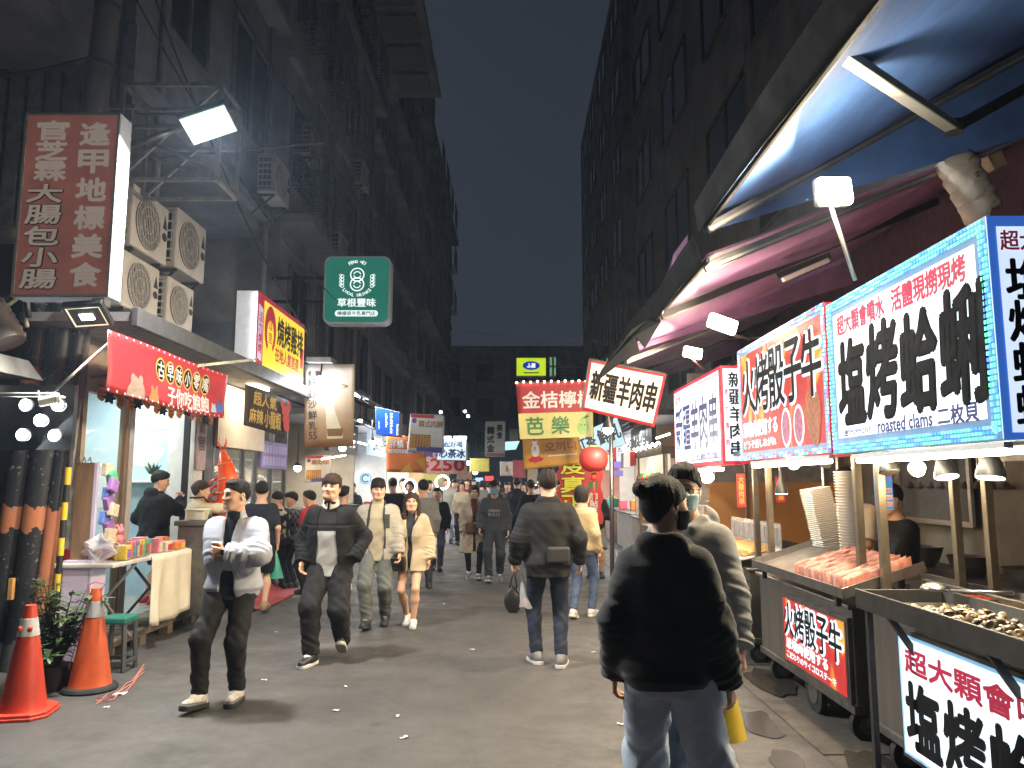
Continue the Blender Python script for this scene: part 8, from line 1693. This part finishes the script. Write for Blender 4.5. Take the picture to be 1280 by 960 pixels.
# 5, 6 behind them
stand(528, 735, 599, 'man in a grey sweatshirt and black cap turned away behind the long haired woman', 20, dict(feet=still(), hair=dict(style='crop', col=BLK), cap=black_c, tops=[dict(name='sweatshirt', ease=.028, hem=-.14, mats=[K('mid_grey', (.20, .20, .19))], fold=.005, collar=(.02, .07))], bottom=dict(mats=[char_c]), shoes=shoes(s_black, s_soleB)), .012)
b6, s6 = stand(546, 713, 609, 'person in a black jacket and grey top walking behind the cream coat woman', 178, dict(feet=walk(.16, -1), hair=dict(style='short', col=BLK, mess=.004), tops=[dict(name='shirt', ease=.012, hem=-.1, end=0, mats=[lgrey_c], collar=(.01, .06)), jk(black_c, open=(.06, .05, .2, .05), hem=-.1)], bottom=dict(mats=[K('purple_grey', (.06, .06, .08))]), shoes=shoes(s_black, s_soleB)), .012)
# 7, 8 couple with masks
b7, s7 = stand(592, 724, 606, 'woman in a long beige coat and white mask with a brown bag', 186, dict(fem=True, bare=False, head=(-8, -4, 0), feet=walk(.13, -1), hands=dict(L=(-.10, .22, 1.05)), elbow=dict(L=(-1, -.4, -.3)), hair=dict(style='bob', col=BLK), mask=mat('mask_cream', (.50, .36, .24), .7),
    tops=[dict(name='shirt', ease=.014, hem=-.1, end=0, mats=[K('maroon', (.12, .03, .03))], collar=(.03, .066)), dict(name='long_coat', ease=.04, hem=-.42, flare=.07, sl=(.075, .075, .062), mats=[K('coat_beige', (.36, .31, .25), bump=.2)], open=(.02, .03, .2, .06), collar=(.03, .08), fold=.006)], bottom=dict(name='leggings', mats=[black_c], r=(.08, .06, .045)), shoes=shoes(s_grey, s_soleW, s_white)), .010)
strap_bag(s7, b7, 'shoulder_bag', 'brown leather shoulder bag carried by the long beige coat woman', 'bag', .03, .04, (.25, .08, .18), leath_b, front=.19)
b8, s8 = stand(618, 727, 600, 'man in a dark printed hoodie, cap, glasses and blue face mask', 178, dict(bulk=1.05, shoulder=1.05, head=(-6, 0, 4), feet=walk(.16, 1), hands=dict(R=(.25, .12, .90)), hair=dict(style='short', col=BLK), cap=black_c, mask=mat('mask_blue', (.16, .40, .66), .7), glasses=1,
    tops=[dict(name='hoodie', ease=.034, hem=-.14, sl=(.07, .072, .058), mats=[K('hoodie_slate', (.045, .052, .062))], hood=1., fold=.006, cuff=1, gather=.012, text=[('URBAN', .19, .30, mat('print_pale', (.35, .36, .36), .7)), ('BULLS', .19, .235, MATS['print_pale'] if 'print_pale' in MATS else None)])], bottom=dict(mats=[K('slate_trousers', (.04, .046, .055))], r=(.105, .08, .065), fold=.006), shoes=shoes(s_grey, s_soleW, s_white)), .010)
# 9 man from behind with bags, and 10 the tan jacket woman
b9, s9 = stand(686, 832, 586, 'man from behind in a black hooded jacket and dark jeans carrying two bags', 4, dict(bulk=1.08, shoulder=1.08, head=(4, 0, 0), feet=((-.10, .08, .0, 14, 0), (.10, -.07, .0, 16, 0)), hands=dict(L=(-.30, .10, .89), R=(.30, .06, .89)), hand=dict(L=dict(curl=(60, 70, 45))), noface=1, hair=dict(style='short', col=DBR, n='dark', mess=.004, vol=.016),
    tops=[jk(black2, ease=.04, hem=-.15, sl=(.078, .076, .056), hood=.82, fold=.005, collar=(.05, .085), box=(.2, .14))], bottom=dict(mats=[djean_c], r=(.098, .072, .056), fold=.005), shoes=shoes(s_grey, s_soleW, s_white, sole=.034)), .007)
hp = at_world(b9, s9.palm[0][0]); t = thing('handbag', 'small black drop shaped bag in the hand of the man seen from behind', 'bag', hp-Vector((.03, .02, .30))); m = MB(); c = hp-Vector((.03, 0, .27)); m.grid(lambda a, b: tuple(c+Vector((math.cos(b*6.283)*.085*math.sin(max(.02, a)*2.75)**.8, math.sin(b*6.283)*.035*math.sin(max(.02, a)*2.75)**.8, .12-.24*a))), 10, 20, flip=True); m.build('bag', leath, t, smooth=True); m = MB(); m.tube([c+Vector((-.03,0,.10)), c+Vector((-.01,0,.2)), hp+Vector((0,0,-.01)), c+Vector((.02,0,.2)), c+Vector((.035,0,.10))], .007, 6); m.build('handle', leath, t, smooth=True)
t = thing('plastic_bag', 'clear plastic bag with an orange snack inside, held with the black bag', 'bag', hp-Vector((-.03, 0, .2))); m = MB(); c = hp+Vector((.055, -.01, -.04)); m.grid(lambda a, b: tuple(c+Vector(((.012+.055*a)*math.cos(b*6.283)*(1+.2*math.sin(b*25))+.045*a, (.01+.03*a)*math.sin(b*6.283)*(1+.2*math.sin(b*19)), -.30*a+.01*math.sin(b*22)))), 12, 30, flip=True); m.build('bag', MATS['clear_plastic'], t, smooth=True); m = MB(); m.ball(c+Vector((.045, 0, -.25)), (.04, .022, .045), 10, 8); m.build('snack_filling', mat('snack_orange', (.55, .22, .07), .6), t, smooth=True)
wb = strap_bag(s9, b9, 'waist_bag', 'dark grey waist bag worn at the back of the black hooded jacket', 'bag', .07, .055, (.20, .07, .14), mat('nylon_dark', (.03, .03, .032), .5, var=.2), False, -.20)
b10, s10 = stand(728, 772, 606, 'woman in a tan jacket and blue jeans walking beside the man with two bags', -28, dict(fem=True, head=(-32, 0, 0), feet=((-.06, -.16, .02, 6, -14), (.07, .16, .0, 6, 0)), noface=0, hair=dict(style='bob', col=DBR, n='dark'), tops=[jk(tan_c, ease=.035, hem=-.06, gather=.02, sl=(.072, .074, .06), collar=(.03, .075))], bottom=dict(mats=[K('mid_jeans', (.07, .10, .17), var=.3)], r=(.09, .066, .055), fold=.004), shoes=shoes(s_cream, s_soleW, s_white)), .0085)
# 11 person by the lantern
stand(745, 722, 603, 'person in black with black mask and grey shorts standing by the lantern', 172, dict(bare=True, feet=still(), head=(0, -6, 0), hands=dict(L=(-.12, .26, 1.12), R=(.14, .24, 1.1)), elbow=dict(L=(-.6, -.3, -1), R=(.6, -.3, -1)), hair=dict(style='short', col=BLK), mask=black_c, tops=[dict(name='t_shirt', ease=.03, hem=-.12, mats=[black_c], fold=.004)], bottom=dict(name='shorts', mats=[K('denim_grey', (.16, .19, .23))], r=(.11, .1, .08), end=.92), shoes=shoes(s_black, s_soleB)), .012)
# 12 the woman in black fleece, 13 the masked man behind her
p = PY(826, 700, 3.25)
b12, s12 = person('woman with a hair bun in a black fleece hoodie and wide light jeans', (p.x+.02, 3.25, 0), -24, dict(H=1.64, fem=True, bulk=1., shoulder=1., lean=0, head=(-46, -2, 0), feet=((-.17, .10, 0, 10, 0), (.19, -.10, 0, 18, 0)), hands=dict(L=(-.245, .03, .86), R=(.24, .06, .86)), hand=dict(L=dict(curl=(30, 35, 25))), hair=dict(style='bun', col=BLK, bun=(0, -.125, .075), mess=.0025), mask=K('mask_black', (.015, .015, .016)),
    tops=[dict(name='fleece_hoodie', ease=.034, hem=-.085, sl=(.066, .076, .060), fold=.006, ff=.7, ring=.008, mats=[fur_c], hood=.86, gather=.025, cuff=1, box=(.185, .14))], bottom=dict(mats=[jean_c], r=(.106, .093, .092), fold=.009, hem=.04, rise=.12, ease=.012), shoes=shoes(s_white, s_soleW)), None, .0072)
p = PY(846, 700, 3.95)
b13, s13 = person('man in glasses, pale blue mask and light grey hoodie behind the bun haired woman', (p.x+.065, 3.95, 0), 140, dict(H=1.71, head=(24, -2, -4), feet=((-.11, .05, 0, 8, 0), (.11, -.05, 0, 8, 0)), hair=dict(style='crop', col=BLK, vol=.012, mess=.003), mask=mat('mask_aqua', (.36, .56, .58), .7), glasses=1, hands=dict(L=(-.30, .10, .86), R=(.29, .1, .9)), hand=dict(L=dict(curl=(60, 60, 40))),
    tops=[dict(name='hoodie', ease=.036, hem=-.12, sl=(.074, .076, .06), mats=[K('hoodie_pale', (.25, .245, .24))], hood=1., fold=.006, gather=.012, cuff=1, text=[('URBAN', .22, .28, mat('print_taupe', (.16, .13, .10), .7))])], bottom=dict(mats=[K('ripped_jeans', (.13, .18, .26), var=.35)], r=(.112, .095, .085), fold=.008), shoes=shoes(s_white, s_soleW)), None, .0075)
hp = at_world(b13, s13.palm[0][0]); yb_ = mat('bag_yellow', (.70, .48, .02), .45, var=.1); t = thing('plastic_bag', 'bright yellow shopping bag hanging behind the light jeans', 'bag', hp-Vector((0, 0, .4))); c = PY(899, 846, 3.78); m = MB(); m.grid(lambda a, b: tuple(c+Vector(((.03+.09*a**.6)*math.cos(b*6.283)*(1+.1*math.sin(b*19)), (.02+.05*a)*math.sin(b*6.283), -.28*a))), 10, 24, flip=True); m.build('bag', yb_, t, smooth=True); m = MB(); m.tube([c, hp.lerp(c, .5)+Vector((.02, 0, .02)), hp], .008, 6); m.build('handle', yb_, t, smooth=True)
# 14 long haired person at the frame edge
def jersey(s, c):
    r_ = np.linalg.norm(c-s.wr[1], axis=1); q = np.linalg.norm(c-s.sh[1], axis=1); return np.where((np.abs(q-.20) < .018), 1, np.where(np.abs(q-.165) < .016, 2, np.where(np.abs(r_-.05) < .014, 1, np.where(np.abs(r_-.085) < .014, 2, 0))))
person('long haired person in a black jersey with red and white sleeve stripes', (-2.84, 4.02, 0), -62, dict(H=1.63, fem=True, bulk=1.05, head=(-10, 0, 0), feet=still(), hair=dict(style='long', col=BRN, n='brown'), tops=[jk(black_c, name='jersey', mats=[black_c, white_c, red_c], mf=jersey, ease=.045, hem=-.14)], bottom=dict(mats=[black2]), shoes=shoes(s_black, s_soleB)), None, .009)
# 15 customer, 16 vendor at the toy stall
stand(187, 752, 588, 'man in a black hoodie and shorts at the toy table, drinking', -32, dict(bare=True, bulk=1.1, shoulder=1.05, head=(-30, -12, 0), feet=still(.12), hands=dict(R=(.02, .34, 1.36), L=(-.24, .14, .98)), elbow=dict(R=(.8, .1, -1)), hand=dict(R=dict(dir=(-.3, .2, .9), curl=(50, 55, 40))), hair=dict(style='crop', col=BLK), tops=[dict(name='hoodie', ease=.042, hem=-.17, sl=(.08, .08, .062), mats=[black_c], hood=1.0, fold=.006, box=(.215, .15))], bottom=dict(name='shorts', mats=[black_c], r=(.115, .1, .08), end=.9), shoes=shoes(s_red, s_soleW, s_white)), .009, .172, Y=9.35)
b16, s16 = stand(236, 752, 600, 'vendor woman in a beige blouse and dark apron reaching out to the crayfish balloon', -52, dict(fem=True, lean=6, head=(-12, 0, 0), feet=still(), hands=dict(R=(.02, .60, 1.34), L=(-.16, .34, 1.02)), elbow=dict(R=(.6, 0, -1), L=(-.7, -.2, -1)), hand=dict(R=dict(curl=(25, 30, 20))), hair=dict(style='bun', col=BRN, n='brown', bun=(0, -.10, .03)), tops=[dict(name='blouse', ease=.03, hem=-.1, sl=(.068, .07, .056), end=.72 if False else 1., mats=[K('blouse_beige', (.50, .43, .31))], fold=.005, collar=(.02, .07))], bottom=dict(mats=[black_c]), shoes=shoes(s_black, s_soleB)), .009, .172, Y=9.15)
m = MB(); sA = s16; pts = []
m.grid(lambda u, v: tuple(sA.pv+sA.R2*((u-.5)*.30)+sA.U*(-.42+.72*v)+sA.F2*(.165-.9*(u-.5)**2*.35+.012*math.sin(u*9))), 10, 10); m.build('apron', K('apron_dark', (.04, .035, .035)), b16, smooth=True, thick=.006)
m = MB()
for g in (-1, 1): m.tube([tuple(sA.pv+sA.R2*g*.10+sA.U*.29+sA.F2*.17), tuple(sA.pv+sA.R2*g*.10+sA.U*.40+sA.F2*.145), tuple(sA.pv+sA.R2*g*.09+sA.U*.50+sA.F2*.03), tuple(sA.pv+sA.R2*g*.08+sA.U*.48-sA.F2*.08)], .012, 6)
m.build('apron_strap', MATS['cloth_apron_dark'], b16, smooth=True); m = MB(); q = sA.hc+sA.HM @ V3(-.085, -.05, .0); m.ball(q, (.012, .02, .05), 8, 6); m.build('hair_bow', white_p, b16, smooth=True)
# 17 - 21 the people along the left shop fronts
b17, s17 = stand(322, 748, 601, 'person in a dark navy top and shorts from behind on the red mat', 16, dict(bare=True, feet=((-.09, .1, 0, 6, 0), (.09, -.06, 0, 15, 0)), noface=1, hair=dict(style='crop', col=BLK), tops=[dict(name='t_shirt', ease=.032, hem=-.15, end=.9, mats=[navy_c], fold=.004)], bottom=dict(name='shorts', mats=[black_c], r=(.11, .1, .08), end=.95), shoes=dict(mats=[mat('sandal_tan', (.30, .19, .12), .6), mat('sandal_sole', (.05, .03, .03), .7)], sole=.02)), .011, .03, Y=9.95)
hp = at_world(b17, s17.palm[1][0]); gbag = mat('bag_green', (.03, .30, .20), .4, var=.15); t = thing('plastic_bag', 'green plastic bag hanging from the hand of the navy top person', 'bag', hp-Vector((0,0,.3))); m = MB(); c = hp-Vector((0,0,.03)); m.grid(lambda a, b: tuple(c+Vector(((.02+.09*a)*math.cos(b*6.283)*(1+.14*math.sin(b*25)), (.015+.06*a)*math.sin(b*6.283), -.34*a))), 10, 26, flip=True); m.build('bag', gbag, t, smooth=True)
pat = mat('shirt_camo_print', (.02, .02, .02), .8); n_, l_ = pat.node_tree.nodes, pat.node_tree.links; vz = n_.new('ShaderNodeTexVoronoi'); vz.inputs['Scale'].default_value = 15; co = n_.new('ShaderNodeTexCoord'); l_.new(co.outputs['Object'], vz.inputs[0]); sxx = n_.new('ShaderNodeSeparateColor'); l_.new(vz.outputs['Color'], sxx.inputs[0]); cr2 = n_.new('ShaderNodeValToRGB'); cr2.color_ramp.interpolation = 'CONSTANT'; e_ = cr2.color_ramp.elements; e_[0].color = (.014, .014, .016, 1); e_[1].position = .72; e_[1].color = (.42, .38, .24, 1); e_.new(.88).color = (.5, .49, .45, 1); l_.new(sxx.outputs[0], cr2.inputs[0]); l_.new(cr2.outputs[0], n_['Principled BSDF'].inputs['Base Color'])
stand(347, 738, 614, 'bent headed shopper in a black shirt with pale leaf print', 62, dict(lean=4, head=(-20, -22, 0), feet=still(), hair=dict(style='short', col=BLK), hands=dict(L=(-.1, .3, 1.05), R=(.1, .3, 1.05)), tops=[dict(name='printed_shirt', ease=.034, hem=-.13, mats=[pat], sl=(.072, .072, .058))], bottom=dict(mats=[char_c]), shoes=shoes(s_black, s_soleB)), .011)
plaid = mat('shirt_plaid', (.03, .03, .04), .8); n_, l_ = plaid.node_tree.nodes, plaid.node_tree.links; wv1 = n_.new('ShaderNodeTexChecker'); wv1.inputs['Scale'].default_value = 16; wv1.inputs[1].default_value = (.012, .012, .018, 1); wv1.inputs[2].default_value = (.11, .11, .13, 1); co = n_.new('ShaderNodeTexCoord'); l_.new(co.outputs['Object'], wv1.inputs[0]); l_.new(wv1.outputs[0], n_['Principled BSDF'].inputs['Base Color'])
stand(364, 735, 615, 'shopper in a dark plaid jacket with a pale hood beside the leaf print shirt', 88, dict(head=(30, -10, 0), feet=still(), hair=dict(style='short', col=BLK), hands=dict(L=(-.1, .3, 1.05)), tops=[dict(name='shirt', ease=.01, hem=.3, end=0, mats=[lgrey_c], hood=.9, collar=(.03, .07)), jk(plaid, ease=.034)], bottom=dict(mats=[navy_c]), shoes=shoes(s_black, s_soleB)), .011)
b20, s20 = stand(386, 742, 613, 'person in a red jacket standing behind the rugby shirt man', 70, dict(head=(0, -8, 0), feet=still(), hair=dict(style='short', col=BLK), tops=[jk(red_c, ease=.045, hood=.9)], bottom=dict(mats=[black_c]), shoes=shoes(s_black, s_soleB)), .012)
b21, s21 = stand(428, 738, 607, 'person in navy carrying a dark backpack to the right of the rugby shirt man', 40, dict(head=(-50, 0, 0), feet=still(), hair=dict(style='short', col=BLK), tops=[jk(navy_c, ease=.036)], bottom=dict(mats=[navy_c]), shoes=shoes(s_white, s_soleW)), .011)
q = at_world(b21, s21.pv+s21.U*.24-s21.F2*.24); t = thing('backpack', 'dark backpack with tan seams on the navy dressed person', 'backpack', q-Vector((0,0,.2))); M3 = Matrix.Rotation(b21.rotation_euler.z, 3, 'Z'); m = MB(); m.box(q, (.30, .16, .42), M3); m.build('bag', mat('nylon_black', (.015, .015, .018), .5), t, bevel=.06, seg=4); m = MB(); m.box(q+M3 @ Vector((0, -.085, -.06)), (.22, .05, .2), M3); m.build('front_pocket', MATS['nylon_black'], t, bevel=.02, seg=3)
# farther crowd: each one a person, seen small
crowd = [(437, 715, 600, 200, 'shopkeeper in dark clothes standing inside the shop by the round sign', 'short', char_c, black_c, 17.5),
 (489, 716, 606, 10, 'person with bushy black hair behind the fleece jacket man', 'short', black_c, black_c, 15.), (511, 708, 608, 175, 'person with a dark top half hidden by the grey sweatshirt man', 'bob', char_c, black_c, 16.5),
 (559, 688, 608, 170, 'pale shirted person far behind the black jacket walker', 'short', lgrey_c, jean_c, 21), (568, 684, 604, 185, 'person in black far off beside the red cloth', 'short', black_c, black_c, 22), (577, 690, 607, 182, 'person in a light coat far off behind the beige coat woman', 'bob', cream_c, black_c, 20.5), (583, 682, 606, 175, 'small far figure in dark red near the price poster', 'short', K('dull_red', (.14, .03, .03)), black_c, 24),
 (602, 680, 606, 5, 'small far figure in grey between the masked couple', 'bob', grey_c, black_c, 25), (635, 690, 605, 178, 'far person in brown right of the masked hoodie man', 'short', brown_c, black_c, 21), (646, 702, 600, -10, 'person in dark blue from behind, right of the masked hoodie man', 'short', navy_c, black_c, 17), (664, 708, 603, 8, 'person in a black coat from behind, left of the two bag man', 'short', black_c, black_c, 15.5), (655, 690, 606, 176, 'far person in tan between two dark coats', 'bob', beige_c, jean_c, 21), (677, 684, 605, 182, 'far person in white left of the two bag man', 'short', white_c, black_c, 23),
 (704, 716, 601, 150, 'person behind the two bag man in front of the scarlet sign', 'short', black_c, black_c, 14.2), (716, 690, 605, 190, 'far person in grey by the scarlet sign', 'bob', grey_c, black_c, 20), (622, 676, 606, 178, 'tiny far figure in black under the red lit sign', 'short', black_c, black_c, 28), (610, 676, 606, 4, 'tiny far figure in cream under the red lit sign', 'bob', cream_c, black_c, 28), (592, 676, 607, 176, 'tiny far figure in navy under the warm lamp', 'short', navy_c, black_c, 29), (575, 678, 607, 5, 'tiny far figure in charcoal beside the warm lamp', 'short', char_c, black_c, 28), (690, 676, 606, 185, 'tiny far figure in beige near the right end of the street', 'bob', beige_c, black_c, 28),
 (502, 700, 606, 190, 'shopper in a cream top left of the grey sweatshirt man', 'bob', cream_c, black_c, 19), (536, 694, 607, 178, 'shopper in a grey top between the two ring lamps', 'short', grey_c, black_c, 20)]
crowd_red = None
for k, (px, fy, hy, fc, lab, st, top, bot, Y) in enumerate(crowd):
    stand(px, fy, hy, lab, fc+random.uniform(-12, 12), dict(fem=st == 'bob', feet=walk(.14, 1 if k % 2 else -1) if k % 3 else still(), head=(random.uniform(-20, 20), random.uniform(-10, 3), 0), hair=dict(style=st, col=BLK if k % 2 else DBR, n='black' if k % 2 else 'dark'), tops=[jk(top, ease=.034, hood=.9 if k % 3 == 0 else None)], bottom=dict(mats=[bot]), shoes=shoes(s_black, s_soleB)), .019, 0., Y=Y, fixH=1.62+.012*((k*7) % 11))
# stall keepers on the right
def tattoo(s, c): a, b = s.el[1], s.wr[1]; r_ = np.linalg.norm(c-(a*.5+b*.5), axis=1); return np.where((r_ < .13) & (np.sin(c[:, 0]*140)+np.sin(c[:, 2]*120+c[:, 1]*90) > .5), 1, 0)
b41, s41 = stand(1075, 800, 578, 'stall keeper in a white T-shirt with a tattooed forearm behind the foam bowls', 118, dict(bare=True, bulk=1.1, skin='tan', head=(20, -16, 0), feet=still(), hands=dict(R=(.22, .24, .92), L=(-.14, .32, 1.0)), hair=dict(style='crop', col=BLK), tops=[dict(name='t_shirt', ease=.026, hem=-.14, end=.85, sl=(.066, .07, .06), mats=[K('tee_white', (.52, .49, .43))], fold=.005, collar=(.012, .066))], bottom=dict(mats=[black_c]), shoes=shoes(s_black, s_soleB)), .009, Y=6.5, fixH=1.74)
m = MB(); tm = mat('tattoo_ink', (.10, .075, .07), .6)
for k in range(5):
    f = .2+.14*k; q = s41.el[1]+(s41.wr[1]-s41.el[1])*f; u = unit(s41.wr[1]-s41.el[1]); m.tube([tuple(q-u*.012), tuple(q+u*.010)], .0385-.009*f, 14)
m.build('tattoo_band', tm, b41, smooth=True)
stand(1132, 800, 592, 'stall keeper in a black apron half hidden behind the clam cart posts', 95, dict(head=(0, -20, 0), feet=still(), hands=dict(R=(.2, .34, 1.0), L=(-.14, .34, 1.0)), hair=dict(style='short', col=BLK), tops=[dict(name='apron_top', ease=.03, hem=-.3, flare=.04, mats=[black_c], sl=(.07, .07, .056))], bottom=dict(mats=[black_c]), shoes=shoes(s_black, s_soleB)), .010, Y=6.3, fixH=1.60)
glv = K('glove_white', (.50, .47, .42), bump=.9, bscale=150)
b43, s43 = person('stall keeper at the frame edge reaching a white knitted glove over the clam cart', (3.02, 3.36, 0), 92, dict(H=1.70, head=(0, -18, 0), feet=still(), hands=dict(R=(.20, .3, 1.05), L=(-.06, .56, 1.27)), elbow=dict(L=(-.6, 0, -1)), hand=dict(L=dict(dir=(0, .8, -.7), palm=(0, -.6, -.8), curl=(35, 45, 30))), hair=dict(style='short', col=BLK), tops=[dict(name='shirt', ease=.03, hem=-.14, mats=[char_c], sl=(.07, .07, .05))], bottom=dict(mats=[black_c]), shoes=shoes(s_black, s_soleB)), None, .009)
i0 = 0; w0 = s43.wr[i0]; old = s43.hand_sdf
v, q = surfnet(lambda P: np.minimum(old(P, i0)-.004, rc(P, w0+(s43.el[i0]-w0)*.18, w0, .036, .034)), w0-.22, w0+.22, .0048); mesh_np('glove', [(v, q, 0)], [glv], b43)
# tongs in the glove
c = at_world(b43, s43.palm[0][0]); t = thing('tongs', 'steel tongs held in the white knitted glove', 'tongs', c); m = MB()
for s_ in (-1, 1): m.tube([c+Vector((.02, s_*.004, .03)), c+Vector((-.03, s_*.022, -.06)), c+Vector((-.06, s_*.012, -.15))], .006, 6); m.ball(c+Vector((-.065, s_*.012, -.165)), (.012, .006, .022), 8, 6)
m.build('tong_arm_frame', steel, t, smooth=True)
